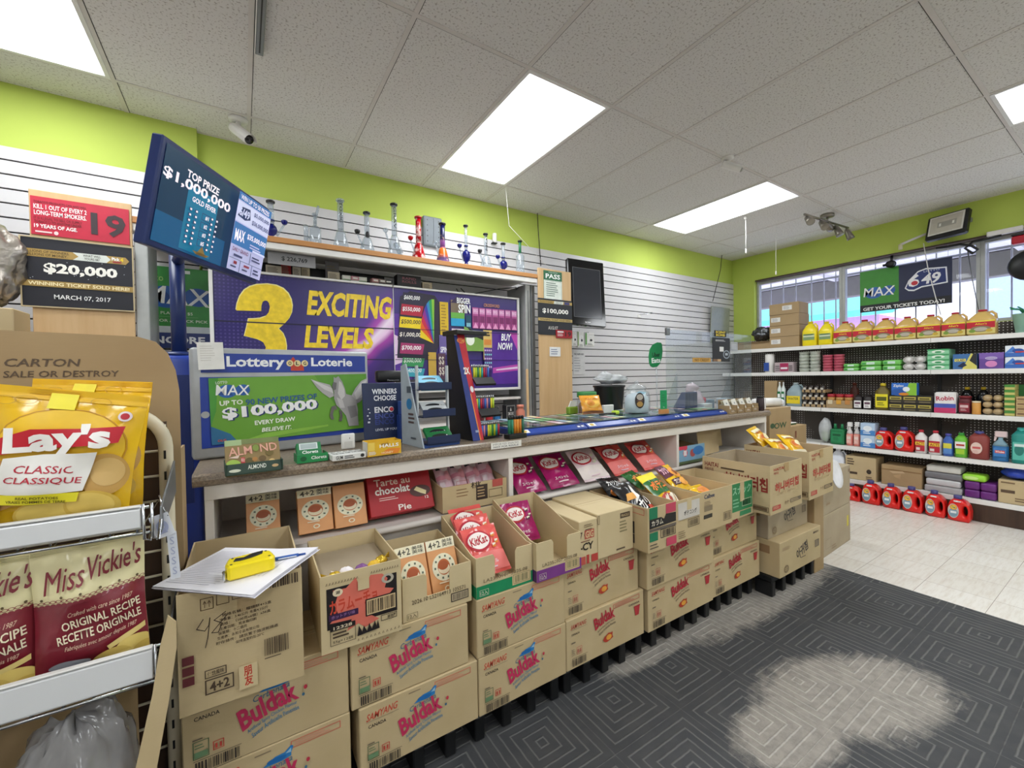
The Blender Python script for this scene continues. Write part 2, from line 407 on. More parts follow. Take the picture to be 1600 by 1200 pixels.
# slatwall cladding with real grooves, 76 mm pitch
def slatwall(name, x0, x1, y, z1=2.655, z0=.15):
    b = MB(); b.box((x0, y - .006, z0), (x1, y, z1), 'black_groove'); z = z1 - .07; top = z1
    while top > z0 + .01:
        lo = max(z, z0); b.box((x0, y - .018, lo + .0045), (x1, y - .006, top - .0045 if top < z1 else top), 'slatwall_white'); top = z; z -= .076
    struct(name, b)
slatwall('trim_2', -.2, 2.52, WB); slatwall('trim_3', 2.52, WR, WB); slatwall('trim_4', WL, -.212, WB - .05)
# windows: three sashes in aluminium frames, deep in the wall
clear('window_glass', '#eef4ff', ior=1.35)
FX = WR + .10
edges = [WY1, 2.105, .99, -.3, WY0]
for k in range(4):
    y1, y0 = edges[k], edges[k + 1]
    w = bpy.data.objects.new(f'window_{k + 1}', None); COL.objects.link(w); w['kind'] = 'structure'; w.location = (FX, (y0 + y1) / 2, WZ0)
    hw = (y1 - y0) / 2; b = MB(); t = .03; H = WZ1 - WZ0
    for p, q in (((-.03, -hw, 0), (.04, -hw + t, H)), ((-.03, hw - t, 0), (.04, hw, H)), ((-.03, -hw + t, 0), (.04, hw - t, .035)), ((-.03, -hw + t, H - .045), (.04, hw - t, H))): b.box(p, q, 'anodised_frame', .003)
    struct('window_frame', b, w)
    b = MB(); b.quad((0, -hw + t, .035), (0, hw - t, .035), (0, hw - t, H - .045), (0, -hw + t, H - .045), 'window_glass'); struct('window_pane', b, w)
b = MB(); b.box((WR - .01, WY0, WZ1 - .006), (WR + .07, WY1 - .02, WZ1 + .012), 'dark_wood'); struct('trim_5', b)
# security bars outside
t = thing('security_bars', 'pale vertical steel security bars outside the high window', 'window bars', (FX + .09, 0, WZ0))
mat('bar_steel', '#c6c3cf', rough=.5)
for n, u in enumerate((1188, 1204.7, 1224, 1243.8, 1268, 1287.5, 1306, 1345, 1368, 1399, 1431, 1463, 1500, 1543.5, 1581, 1621, 1665, 1715)):
    y = atX(u, 450, FX + .09).y; b = MB(); b.tube([(0, y, -.02), (0, y, .85)], .007, 'bar_steel', 6); b.build('bar', t)
b = MB(); b.box((-.006, WY0, .70), (.006, WY1, .725), 'bar_steel'); b.build('cross_rail', t)
# outside: canopy, next door's pink shop with a teal roof, a pale block
mat('canopy_soffit', '#e4deec', rough=.7); mat('canopy_beam', '#6f6a6a', rough=.6); mat('teal_roof', '#6fe0dc', rough=.5); mat('pink_stucco', '#f0a8dc', rough=.7); mat('pale_block', '#c4dcff', rough=.5)
b = MB(); b.box((FX + .5, -6, 2.95), (FX + 2.6, 6.5, 3.05), 'canopy_soffit'); b.box((FX + 2.4, -6, 2.62), (FX + 2.6, 6.5, 2.94), 'canopy_beam', .01)
for y in (-3, -1, 1, 3, 5): b.box((FX + .5, y, 2.9), (FX + 2.4, y + .06, 2.95), 'canopy_soffit')
solo('canopy', b, 'grey canopy beam and pale soffit outside above the windows', 'canopy')
t = thing('shop_building', 'pink building with a sloping teal roof seen through the leftmost window', 'building', (13, 7, 0))
b = MB(); b.box((0, -3.2, 0), (4, 5, 2.75), 'pink_stucco'); b.build('wall', t)
b = MB(); b.prism([(-.5, 2.7), (-.5, 2.85), (3, 4.0), (3.3, 3.9)], 1, -3.6, 5.2, 'teal_roof'); b.build('roof', t)
t = thing('office_block', 'pale blue building seen through the window beyond the two-logo banner', 'building', (19, 0.5, 0))
b = MB(); b.box((0, -7, 0), (3, 2.6, 4.2), 'pale_block')
b.build('wall', t)
mat('pale_glazing', '#dfeafc', rough=.3)
for y in (-6.4, -4.4, -2.4, -.4):
    b = MB(); b.box((-.03, y, 1.2), (0, y + 1.5, 3.0), 'pale_glazing'); b.build('window', t)
# ---------------------------------------------------------------- troffers
def m_lamp():
    t = NT('lamp_diffuser'); o = t.obj(); x, y, z = t.sep(o)
    n = t.nd('TexChecker', {'Vector': o, 'Scale': 80.}).outputs[1]
    t.b.inputs['Base Color'].default_value = (.9, .92, .95, 1); t.b.inputs['Emission Color'].default_value = (.935, .975, 1, 1)
    ex = t.math('ABSOLUTE', x); ey = t.math('ABSOLUTE', y)
    e = t.math('MULTIPLY', t.ramp(ex, .285, .2), t.ramp(ey, .60, .52))   # tubes end short of the corners
    t.put(t.b.inputs['Emission Strength'], t.math('MULTIPLY', t.math('ADD', t.math('MULTIPLY', e, .88), t.math('MULTIPLY', n, .03)), LAMP))
    t.put(t.b.inputs['Emission Strength'], t.math('ADD', t.math('MULTIPLY', e, LAMP), t.math('ADD', .62, t.math('MULTIPLY', n, .06)))); MATS['lamp'] = t.m
m_lamp()
LIGHT_LBL = {(-3, 0): 'bright ceiling light panel above the realty-green corner, cut off by the photo edge', (1, 0): 'largest bright ceiling light panel, above the glass bongs', (5, 0): 'bright ceiling light panel with a pull cord beside it', (5, 2): 'ceiling light panel cut off at the right edge of the photo'}
LIGHT_LBL[(-3, 0)] = 'bright ceiling light panel at the left, above the red 19 sign'
for i in (-3, 1, 5):
    for j in (0, 2, 4):
        x = GX0 + .61 * (i + .5); y = GY0 - 1.22 * (j + .5)
        t = thing('ceiling_light', LIGHT_LBL.get((i, j), 'ceiling light panel behind the photographer, row %d, %s' % (j, {-3: 'over the chip rack end', 1: 'mid room', 5: 'by the windows'}[i])), 'ceiling light', (x, y, CEIL), group='recessed ceiling lights')
        b = MB(); w, h = .297, .602
        for p, q in (((-w, -h, -.008), (w, -h + .018, 0)), ((-w, h - .018, -.008), (w, h, 0)), ((-w, -h + .018, -.008), (-w + .018, h - .018, 0)), ((w - .018, -h + .018, -.008), (w, h - .018, 0))): b.box(p, q, 'white_metal')
        b.build('frame', t)
        b = MB(); b.quad((-w + .018, h - .018, -.004), (w - .018, h - .018, -.004), (w - .018, -h + .018, -.004), (-w + .018, -h + .018, -.004), 'lamp'); b.build('diffuser', t)
# mat on the floor
b = MB(); b.box((-1.6, WF + .2, 0), (3.5, 1.95, .009), 'floor_mat', .003); solo('floor_mat', b, 'large dark grey ribbed rubber mat on the floor in front of the cartons', 'mat')
# ================================================================ the back of the shop: shelf of pipes, posters, signs
def rot_from(x, z):
    x = Vector(x).normalized(); z = Vector(z).normalized(); y = z.cross(x).normalized(); z = x.cross(y)
    return Matrix((x, y, z)).transposed().to_euler()
YB = 2.95
mat('poster_paper', '#f4f2ef', rough=.35)
# --- long shelf with an oak edge
t = thing('display_shelf', 'long wall shelf with an oak front edge carrying the glass pipes', 'shelf', (.8, YB, 2.2))
SZ = 2.262 - 2.2
b = MB(); b.box((-1.27, 0, SZ - .022), (1.36, .415, SZ), 'white_laminate'); b.build('shelf_board', t)
b = MB(); b.box((-1.27, -.014, SZ - .028), (1.36, 0, SZ + .006), 'oak_edge', .003); b.build('wood_edge', t)
b = MB(); b.box((-1.27, -.006, SZ - .07), (1.36, .006, SZ - .029), 'white_metal', .004); b.box((-1.27, .006, SZ - .07), (1.36, .03, SZ - .064), 'white_metal'); b.build('price_rail', t)
ZS = 2.2625
# --- glass water pipes
clear('clear_glass', '#dfe5ea', ior=1.6, rough=.03, thick=.2); clear('blue_glass', '#1c2490', ior=1.5, dark=.9, thick=.5); clear('green_glass', '#5fb68a', ior=1.45, thick=.3)
clear('red_glass', '#c01823', ior=1.5, dark=.8, thick=.75)
def m_swirl():
    t = NT('swirl_glass'); o = t.obj(); x, y, z = t.sep(o); r = t.nd('ValToRGB', {0: t.ramp(z, 0., .25)}); e = r.color_ramp.elements
    e[0].position = 0; e[0].color = c4('#8d5fa8'); e[1].position = 1; e[1].color = c4('#1c2050')
    for p, c in ((.18, '#5b4a72'), (.3, '#d8651c'), (.5, '#e2762c'), (.56, '#8a4fa0'), (.72, '#b06ac0'), (.8, '#2b2d5a')): k = e.new(p); k.color = c4(c)
    n = t.noise(o, 26, 3); t.put(t.b.inputs['Base Color'], t.mix(t.ramp(n, .6, .72), r.outputs[0], c4('#e2b8a0'))); t.b.inputs['Roughness'].default_value = .12; MATS['swirl_glass'] = t.m
m_swirl()
def m_redm():
    t = NT('red_marbled_glass'); n = t.noise(t.obj(), 24, 3); t.put(t.b.inputs['Base Color'], t.mix(t.ramp(n, .5, .62), c4('#b3121d'), c4('#f0c9c4'))); t.b.inputs['Roughness'].default_value = .1; MATS['red_marbled_glass'] = t.m
m_redm()
def pipe(u, vb, vt, label, base, tube, rim, kind='beaker', word=None, r=.018, stem=None, back=.09):
    p = atY(u, vb, YB + back * .6); top = atY(u, vt, YB + back).z; h = top - ZS
    x = atY(u, vb, YB + back).x
    t = thing('water_pipe', label, 'water pipe', (x, YB + back, ZS + .0005), group='glass water pipes on the oak-edged shelf')
    if kind == 'beaker':
        b = MB(); b.lathe([(.002, 0), (.052, 0), (.055, .012), (.03, .35 * h), (r, .42 * h)], base, 18); b.build('base', t)
    elif kind == 'bulb':
        b = MB(); b.lathe([(.002, 0), (.042, 0), (.044, .006), (.016, .1 * h), (.012, .14 * h), (.03, .2 * h), (.036, .28 * h), (.03, .36 * h), (r, .42 * h)], base, 18); b.build('base', t)
    else:
        b = MB(); b.lathe([(.002, 0), (.034, 0), (.036, .008), (.036, .55 * h), (.02, .62 * h), (r, .64 * h)], base, 18); b.build('base', t)
    z0 = .42 * h if kind != 'can' else .64 * h
    b = MB(); b.lathe([(r, z0), (r, h - .012)], tube, 14)
    if kind == 'bulb': b.lathe([(r + .004, .5 * h), (r + .004, .53 * h)], base, 14)
    if word:
        F = Face(b, (-.012, -r - .0015, h * .5), (0, 0, -1), (1, 0, 0), h * .4, .022); F.o = V3(-.011, -r - .0015, h * .93); F.n = V3(0, -1, 0); F.txt(word, 0, .1, 1, .9, '#141414', .03)
    b.build('neck', t)
    b = MB(); b.lathe([(r - .002, h - .014), (r + .007, h - .014), (r + .008, h - .004), (r + .004, h), (r - .003, h), (r - .003, h - .01)], rim, 14); b.build('mouth_rim', t)
    if stem:
        sx, bowl = stem; b = MB(); a = V3(sx * .03, -.012, .14 * h); c = V3(sx * .072, -.03, .43 * h)
        b.tube([a, c], .0065, 'clear_glass', 8); s = b.build('downstem', t)
        b = MB(); b.lathe([(.004, 0), (.012, .004), (.018, .014), (.019, .026), (.014, .03)], bowl, 12, c=tuple(c - V3(0, 0, .004))); b.build('bowl', s)
    return t
bk = 'black_plastic'
pipe(424, 370.5, 314, 'glass water pipe with a cobalt bulb and black rim beside the monitor', 'blue_glass', 'clear_glass', bk, 'bulb', stem=(1, 'blue_glass'))
t = pipe(493, 380, 334, 'clear bubbler pipe with a bent mouthpiece and side arm, second from the monitor', 'clear_glass', 'clear_glass', 'clear_glass', 'can', r=.011)
b = MB(); b.tube([(0, 0, .16), (.004, 0, .2), (.016, 0, .245), (.022, 0, .275)], .009, 'clear_glass', 10); b.build('mouthpiece', t)
b = MB(); b.lathe([(.004, .02), (.014, .02), (.015, .13), (.009, .14)], 'clear_glass', 12, c=(-.055, 0, 0)); b.tube([(-.045, 0, .06), (-.03, 0, .06)], .006, 'clear_glass'); b.build('side_arm', t)
pipe(533, 385, 312, 'tall clear beaker pipe with black vertical lettering and a clear rim', 'clear_glass', 'clear_glass', 'clear_glass', word='TOXIC', r=.02)
t = pipe(574, 390.6, 331.7, 'small clear pipe with a black bowl ball and black rim', 'clear_glass', 'clear_glass', bk, 'beaker', r=.017, stem=(-1, bk))
b = MB(); b.ball((0, -.018, .135), .014, bk, sz=1.7, sy=.5); b.build('emblem', t)
t = pipe(617, 402, 318.7, 'tallest clear pipe with black rim, lettered neck and angled ice tube', 'clear_glass', 'clear_glass', bk, word='GRAV', r=.019, stem=(-1, 'clear_glass'))
b = MB(); b.tube([(.0, -.02, .1), (.028, -.05, .03)], .02, 'clear_glass', 14); b.lathe([(.001, 0), (.02, 0), (.02, .004)], 'clear_glass', 14, c=(.03, -.052, .012)); b.build('ash_catcher', t)
pipe(654.5, 400.7, 339, 'red marbled glass beaker pipe beside the grey wall box', 'red_marbled_glass', 'red_marbled_glass', 'red_glass', r=.02, stem=(-1, 'red_glass'))
t = pipe(692, 406, 349, 'purple and orange beaker pipe with a navy collar', 'swirl_glass', 'swirl_glass', 'black_plastic', r=.02, stem=(-1, 'clear_glass'))
pipe(728.6, 411, 352, 'slim clear pipe with blue bulb base, just past the purple and orange one', 'blue_glass', 'clear_glass', bk, 'bulb', r=.012, stem=(-1, 'blue_glass'))
pipe(759.5, 416.5, 365, 'short clear beaker pipe with black letters down its neck', 'clear_glass', 'clear_glass', bk, word='1ON', r=.013, stem=(-1, bk))
pipe(786.7, 419, 380, 'shortest clear pipe with blue bulb and blue side bowl', 'blue_glass', 'clear_glass', bk, 'bulb', r=.014, stem=(-1, 'blue_glass'))
pipe(813, 424, 376, 'clear pipe with a green band at the end of the shelf', 'clear_glass', 'green_glass', bk, 'can', r=.012)
# --- grey electrical box and small sensor on the wall above the shelf
p0 = atY(660, 337, 3.36); p1 = atY(690, 388, 3.36)
b = MB(); w = p1.x - p0.x; h = p0.z - p1.z; mat('box_grey', '#6f777e', rough=.5); b.box((-w / 2, -.035, 0), (w / 2, 0, h), 'box_grey', .006)
b.box((-w / 2 + .012, -.038, .01), (-.004, -.034, h - .01), 'box_grey', .002); b.box((.004, -.038, .01), (w / 2 - .012, -.034, h - .01), 'box_grey', .002)
for sx in (-.05, .05):
    for k in range(5): b.box((sx - .003, -.0395, .03 + k * h * .18), (sx + .003, -.0375, .04 + k * h * .18), 'black_plastic')
solo('junction_box', b, 'grey metal electrical box on the wall behind the red pipe', 'electrical box', ((p0.x + p1.x) / 2, WB - .018, p1.z))
p0 = atY(769, 364, 3.37); b = MB(); b.lathe([(.004, 0), (.018, .002), (.02, .02), (.02, .08), (.016, .09)], 'white_trim', 14); b.box((-.03, -.02, -.006), (.02, .018, .002), 'black_plastic', .002)
solo('air_freshener', b, 'small white cylinder dispenser on the wall above the pipes', 'dispenser', (p0.x + .015, WB - .04, atY(773, 381, 3.37).z))

# --- the two printed lottery panels (a cabinet with poster doors)
PY_ = 3.08; X0 = -.134; XM = .945; X1 = 2.03; Z0 = 1.30; Z1 = 2.06
mat('poster_purple', '#3b2a78', rough=.3, var=.1, sc=3); mat('poster_violet', '#5b2f9a', rough=.3); mat('poster_magenta', '#c24bb4', rough=.3); mat('poster_pinkwhite', '#efd0ef', rough=.3)
def m_neb():
    t = NT('poster_glow_print'); o = t.obj(); x, y, z = t.sep(o)
    n = t.noise(o, 3, 2); a = t.math('ADD', t.math('MULTIPLY', x, 1.1), t.math('MULTIPLY', z, -1.2)); a = t.math('ADD', a, t.math('MULTIPLY', n, .18))
    r = t.nd('ValToRGB', {0: a}); e = r.color_ramp.elements; e[0].position = 0; e[0].color = c4('#2d2468'); e[1].position = .98; e[1].color = c4('#37206b')
    for p, c in ((.3, '#47307f'), (.46, '#5c2f92'), (.56, '#b24ab4'), (.63, '#f5e2f5'), (.7, '#f0cdee'), (.76, '#a63ea6'), (.86, '#4b2582')): k = e.new(p); k.color = c4(c)
    d = t.nd('Mapping', {0: o}); q = t.sep(d.outputs[0])
    def cell(a): return t.math('SUBTRACT', t.math('FRACT', t.math('MULTIPLY', a, 46.)), .5)
    ca, cb = cell(x), cell(z); dd = t.math('SQRT', t.math('ADD', t.math('MULTIPLY', ca, ca), t.math('MULTIPLY', cb, cb)))
    dot = t.math('MULTIPLY', t.ramp(dd, .3, .2), t.math('MULTIPLY', t.ramp(x, .45, .1), t.ramp(n, .3, .6)))
    t.put(t.b.inputs['Base Color'], t.mix(t.math('MULTIPLY', dot, .3), r.outputs[0], c4('#8c7ad0'))); t.b.inputs['Roughness'].default_value = .28; MATS['poster_glow'] = t.m
m_neb()
t = thing('advertising_poster', 'wide purple advertising panel with yellow 3 EXCITING LEVELS lettering', 'advertising panel', (X0, PY_, Z0))
w = XM - X0; h = Z1 - Z0
b = MB(); b.box((0, .0, 0), (w - .002, .26, h), 'black_plastic'); b.box((0, -.004, 0), (w, 0, h), 'poster_glow')
F = Face(b, (0, -.004, 0), (1, 0, 0), (0, 0, 1), w, h)
def gold(F, s, a, **k): F.txt(s, *a, '#8f6f10', .05, **k); F.txt(s, *a, 'gold_letter', .02, **k)
mat('gold_letter', '#f2cf2a', rough=.35, var=.16, sc=30)
P3 = [(365, 485), (372, 440), (392, 385), (425, 340), (465, 315), (515, 300), (585, 296), (650, 306), (700, 328), (738, 365), (760, 410), (768, 455), (762, 505), (742, 548), (708, 586), (668, 615), (700, 648), (718, 690), (726, 740), (722, 800), (700, 850), (640, 885), (560, 895), (480, 875), (430, 830), (415, 780), (520, 765), (545, 790), (570, 785), (578, 750), (560, 715), (520, 692), (425, 668), (440, 610), (455, 548), (500, 547), (540, 543), (575, 528), (598, 500), (608, 460), (600, 430), (588, 416), (572, 413), (556, 422), (547, 450), (545, 490)]
def qf(x, y): p = atY(290 + x / 4.615, 380 + y / 4.615, PY_ - .004); return ((p.x - X0) / (XM - X0), (p.z - Z0) / (Z1 - Z0))
F.poly([qf(x - 6 if x < 560 else x + 6, y - 7 if y < 600 else y) for x, y in P3], '#f6ea9a'); F.poly([qf(*p) for p in P3], 'gold_letter')
F.txt('EXCITING', .475, .685, .985, .905, 'gold_letter', .09, shear=.12); F.txt('LEVELS', .455, .40, .865, .60, 'gold_letter', .09, shear=.12)
F.rect(0, .595, 1, .605, '#1b1738', 1); F.rect(0, .30, 1, .307, '#1b1738', 1)
b.build('poster', t)
b = MB()
for p, q in (((-.02, -.02, h), (w - .006, -.0045, h + .014)), ((-.02, -.02, -.02), (w - .006, -.0045, 0)), ((-.02, -.02, 0), (0, -.0045, h))): b.box(p, q, 'white_metal', .002)
b.build('frame', t)
t = thing('advertising_poster', 'purple advertising panel with the money wheel and BUY NOW! lettering', 'advertising panel', (XM, PY_, Z0))
w = X1 - XM
b = MB(); b.box((0, 0, 0), (w, .26, h), 'black_plastic'); b.box((0, -.004, 0), (w, 0, h), 'poster_purple'); F = Face(b, (0, -.004, 0), (1, 0, 0), (0, 0, 1), w, h)
F.poly([(0, .1), (.0, .75), (.12, .75), (.12, .1)], 'poster_violet'); F.poly([(0, .25), (0, .55), (.1, .48), (.1, .3)], 'poster_pinkwhite')
F.poly([(.76, .04), (.76, .62), (1, .62), (1, .04)], 'poster_violet')
F.poly([(.77, .22), (1, .26), (1, .19), (.77, .16)], 'poster_magenta'); F.poly([(.8, .205), (1, .235), (1, .21), (.8, .19)], 'poster_pinkwhite')
F.poly([(.93, .62), (1, .62), (1, .42)], 'poster_magenta')
# wheel: drum of prize bands with a rainbow fan side
F.poly([(.02, .32), (.05, .92), (.12, .98), (.30, .96), (.36, .84), (.34, .5), (.28, .3)], '#2a2438')
bands = [('$600,000', .87, '#2b2740', '#ffffff'), ('$550,000', .755, '#b3203c', '#ffffff'), ('$500,000', .63, '#f0d321', '#201a30'), ('$1,000,000', .505, '#2a2438', '#f8f2e8'), ('$700,000', .375, '#a63068', '#ffffff'), ('$500,000', .25, '#3a9a5c', '#e6f4e8'), ('$400,000', .15, '#3aa0b4', '#d8f0f4')]
for k, (s, v, c, tc) in enumerate(bands):
    hh = .105 if k < 5 else .085; x0 = .025 + .012 * abs(k - 3); x1 = .2 if k not in (3,) else .22
    F.poly([(x0, v - .01), (x0 + .01, v + hh - .01), (x1 + .015, v + hh - .02), (x1, v - .02)], c); F.txt(s, x0 + .015, v + .02, x1 - .01, v + .068, tc, .03, shear=.15)
cx, cy = .285, .5; rb = ['#f2d21e', '#e8641e', '#c8244a', '#8c2a8c', '#3c3ca8', '#2a8ac0', '#2aa05a', '#8cc83c']
for k in range(8):
    a0 = PI * .98 - k * .2; a1 = a0 - .2
    F.poly([(cx, cy - .03), (cx + .1 * math.cos(a0), cy + .42 * math.sin(a0)), (cx + .1 * math.cos(a1), cy + .42 * math.sin(a1))], rb[k])
F.rect(.335, .56, .4, .9, '#d9b52c'); F.lines(.345, .6, .39, .88, 9, '#a8842a')
F.rect(.325, .36, .395, .56, '#6d5fa0'); F.txt('SPIN', .335, .38, .39, .44, '#ffffff', .03); F.rect(.24, .12, .30, .38, '#c9a443')
F.rect(.31, .1, .37, .37, '#5a3a50'); F.txt('$$\n$$', .32, .14, .36, .34, '#e8e0d0')
F.rect(.42, .66, .53, .93, '#7b6a58'); F.rect(.42, .66, .53, .74, '#2aa0d0'); F.rect(.42, .74, .53, .8, '#6ab04a'); F.poly([(.42, .9), (.47, .97), (.53, .93), (.53, .9)], '#3a2c50')
F.txt('BIGGER', .47, .9, .58, .96, '#ffffff', .04); F.txt('SPIN', .48, .8, .58, .89, '#ffffff', .05); F.rect(.54, .64, .585, .78, '#1f4a60'); F.rect(.545, .66, .58, .7, '#7fb6c8')
for k in range(7):
    x = .595 + k * .057; F.rect(x, .645, x + .053, .87, '#b0508e'); F.rect(x + .004, .8, x + .049, .86, '#d893c4'); F.rect(x + .006, .71, x + .047, .78, '#7c2a64'); F.poly([(x + .004, .65), (x + .026, .71), (x + .049, .65)], '#e8a0cc'); F.txt('BIG', x + .01, .82, x + .044, .85, '#f4dcec')
F.txt('CROSSWORD', .69, .885, .83, .92, '#c98a5a', .04)
F.rect(.42, .47, .52, .63, '#d9c9d8'); F.lines(.425, .48, .515, .62, 8, '#9a8f9c'); F.poly([(.52, .47), (.52, .66), (.63, .6), (.72, .5), (.72, .4), (.52, .4)], '#7ba34a'); F.ell(.57, .52, .035, .06, '#e9eee0'); F.poly([(.54, .66), (.62, .6), (.72, .62), (.68, .52), (.6, .56)], '#141414')
F.rect(.68, .3, .755, .63, '#d9b96a'); F.lines(.685, .56, .75, .62, 2, '#4a3a28', fill=.6); F.rect(.685, .47, .75, .53, '#d88a3c'); F.rect(.685, .2, .755, .44, '#5a3a8a')
for a in range(5):
    for c in range(4): F.ell(.692 + c * .017, .23 + a * .045, .006, .011, ('#d8b8e8', '#8ad0e0')[a % 2], n=8)
F.txt('BUY\nNOW!', .81, .42, .94, .6, '#ffffff', .05, shear=.12)
F.rect(0, .345, .24, .352, '#1b1738'); F.rect(0, .3, 1, .306, '#1b1738', 1); F.rect(0, .6, 1, .606, '#1b1738', 1)
F.poly([(.0, .02), (.0, .11), (.4, .11), (.4, .02)], '#3a3644')
b.build('poster', t)
b = MB()
for p, q in (((0, -.02, h), (w + .02, -.0045, h + .014)), ((0, -.02, -.02), (w + .02, -.0045, 0)), ((w, -.02, 0), (w + .02, -.0045, h)), ((.0, -.008, 0), (.005, -.0045, h))): b.box(p, q, 'white_metal', .002)
b.build('frame', t)
ZT = Z1 + .0006
# --- odds and ends standing on top of the panels, under the shelf
def slip(u0, v0, u1, v1, y, label, cat, col, name, fn=None, d=.004, rot=0.):
    p = atY(u0, v0, y); q = atY(u1, v1, y); w = q.x - p.x; h = max(.02, p.z - ZT); b = MB(); b.box((-w / 2, -d / 2, 0), (w / 2, d / 2, h), col)
    F = Face(b, (-w / 2, -d / 2, 0), (1, 0, 0), (0, 0, 1), w, h)
    if fn: fn(F)
    return solo(name, b, label, cat, ((p.x + q.x) / 2, y, ZT), rot)
b = MB(); b.box((-.135, 0, 0), (.135, .004, .075), '#8f8e90'); F = Face(b, (-.135, 0, 0), (1, 0, 0), (0, 0, 1), .27, .075); F.txt('$ 226,769', .28, .3, .82, .72, '#16161a', .03)
solo('jackpot_strip', b, 'grey strip reading $ 226,769 hanging under the oak-edged shelf', 'sign', (.285, YB + .05, 2.191 - .075))
b = MB(); b.box((-.54, 0, 0), (.54, .006, .125), 'black_plastic'); b.box((-.54, 0, 0), (.54, .03, .004), 'black_plastic')
b.box((-.54, .0, .12), (.54, .02, .125), 'black_plastic'); solo('backing_panel', b, 'black backing panel between the 3 EXCITING LEVELS poster and the shelf above', 'panel', (.41, 3.30, ZT))
lp = lambda F: F.lines(.1, .15, .9, .85, 6, '#7c7468')
slip(415, 414, 440, 432, 3.12, 'cream betting slips behind the monitor edge, under the $ 226,769 strip', 'paper slips', '#cbbfae', 'betting_slips', lp, .02)
slip(439, 411, 455, 434, 3.13, 'small red card standing between the cream slips', 'card', '#a8202c', 'ticket_card', lp, .006)
slip(457, 417, 470, 436, 3.12, 'cream slips just right of the red card', 'paper slips', '#c9bfae', 'betting_slips', lp, .02)
slip(471, 418, 484, 437, 3.14, 'yellowish slips at the end of the row right of the red card', 'paper slips', '#b8a98a', 'betting_slips', lp, .015)
slip(508, 408, 530, 436, 3.2, 'grey card standing against the black backing panel', 'card', '#77757a', 'ticket_card', lp)
slip(512, 424, 531, 440, 3.12, 'tan card below the grey card on the panel top', 'card', '#b4a78e', 'ticket_card', lp)
rnd = random.Random(4)
for nm, u0, u1, lab in (('pack_pile', 534, 573, 'low pile of small white and green packets on the panel top'), ('pack_pile', 580, 612, 'low pile of pink and dark packets beside the white and green packets')):
    pa = atY(u0, 440, 3.12).x; pb = atY(u1, 440, 3.12).x
    for k in range(6):
        b = MB(); c = rnd.choice(['#d9dcd0', '#7a9a72', '#c98f98', '#3c3a40', '#b9b2a8', '#dfe6dc'] if u0 < 550 else ['#c08a8a', '#2c2a30', '#8a7a70', '#d8d0c4'])
        b.box((-.028, -.02, 0), (.028, .02, .028), c, .002); F = Face(b, (-.028, -.02, 0), (1, 0, 0), (0, 0, 1), .056, .028); F.rect(.2, .3, .8, .7, '#ece8e0')
        solo('cigarette_pack', b, lab.replace('low pile', 'packet') + (', lower row' if k < 3 else ', upper row') + ', ' + ['left end', 'middle', 'right end'][k % 3], 'packet', (pa + (pb - pa) * (.17 + .33 * (k % 3)), 3.12, ZT + .029 * (k // 3)), rnd.uniform(-.2, .2), 'packets on top of the purple panels')
def blk(F): F.txt('RAPID\nROLLS', .2, .45, .8, .85, '#9a5560', .02)
slip(618, 430, 655, 452, 3.14, 'black box with dull red lettering on the panel top', 'box', '#1b191b', 'carton_box', blk, .08)
slip(659, 441, 674, 452, 3.14, 'small tan box right of the black box with red lettering', 'box', '#c2b18f', 'carton_box', lp, .03)
b = MB(); q = [(0, 0, .02), (-.05, .01, .05), (-.09, 0, .075), (-.06, -.01, .02), (.0, 0, .012), (.06, .01, .006), (.02, 0, .02), (-.05, 0, .085)]; b.tube(q, .004, 'black_plastic', 6)
solo('power_cable', b, 'loose black cable lying on top of the BUY NOW! panel', 'cable', (atY(735, 456, 3.2).x - .03, 3.22, ZT - .003))
b = MB(); b.tube([(0, 0, 0), (.18, 0, .05), (.34, -.02, .09), (.42, -.04, .1), (.46, -.1, .1), (.44, -.13, .07), (.47, -.13, .1)], .0035, 'black_plastic', 6)
solo('power_cable', b, 'black cable sagging from the BUY NOW! panel towards the metal post', 'cable', (1.56, 3.16, ZT + .0045))
# --- aluminium post, oak-faced end board with its notices
p0 = atY(816, 443, YB + .1); p1 = atY(834, 443, YB + .1)
b = MB(); b.box((0, 0, 0), (.05, .3, 1.15), 'anodised_frame', .004); b.box((.055, -.005, 0), (.095, .3, 1.15), 'grey_metal', .004); b.box((.02, -.002, .02), (.03, .002, 1.1), 'grey_metal')
solo('metal_post', b, 'aluminium post between the BUY NOW! panel and the tall oak board', 'post', (2.075, YB + .05, 1.035))
b = MB(); b.box((-.012, -.006, 0), (.012, .006, .42), 'beech_board', .003); solo('wood_slat', b, 'loose thin wooden slat leaning against the aluminium post', 'wood slat', (atY(824, 640, YB - .02).x, YB - .03, 1.036), (-.1, .06, 0))
def end_board(x0, x1, z0, label):
    b = MB(); b.box((0, 0, 0), (x1 - x0, .018, 2.325 - z0), 'beech_board', .002); return solo('end_board', b, label, 'wooden board', (x0, YB - .02, z0))
end_board(2.165, 2.53, 1.035, 'tall pale wooden board carrying the green PASS notice')
end_board(-.835, -.467, .6, 'pale wooden board behind the red 19 sign and $20,000 sign')
b = MB(); b.box((0, 0, 0), (.055, .3, 1.585), 'anodised_frame', .004); solo('metal_post', b, 'grey metal edge post beside the $20,000 sign board', 'post', (-.463, YB - .01, .6))
def sign(label, u0, v0, u1, v1, y, col, fn, name='wall_sign', cat='sign', d=.003, rot=0.):
    p = atY(u0, v0, y); q = atY(u1, v1, y); w = q.x - p.x; h = p.z - q.z; b = MB(); b.box((0, -d, 0), (w, 0, h), col); fn(Face(b, (0, -d, 0), (1, 0, 0), (0, 0, 1), w, h))
    return solo(name, b, label, cat, (p.x, y, q.z), rot)
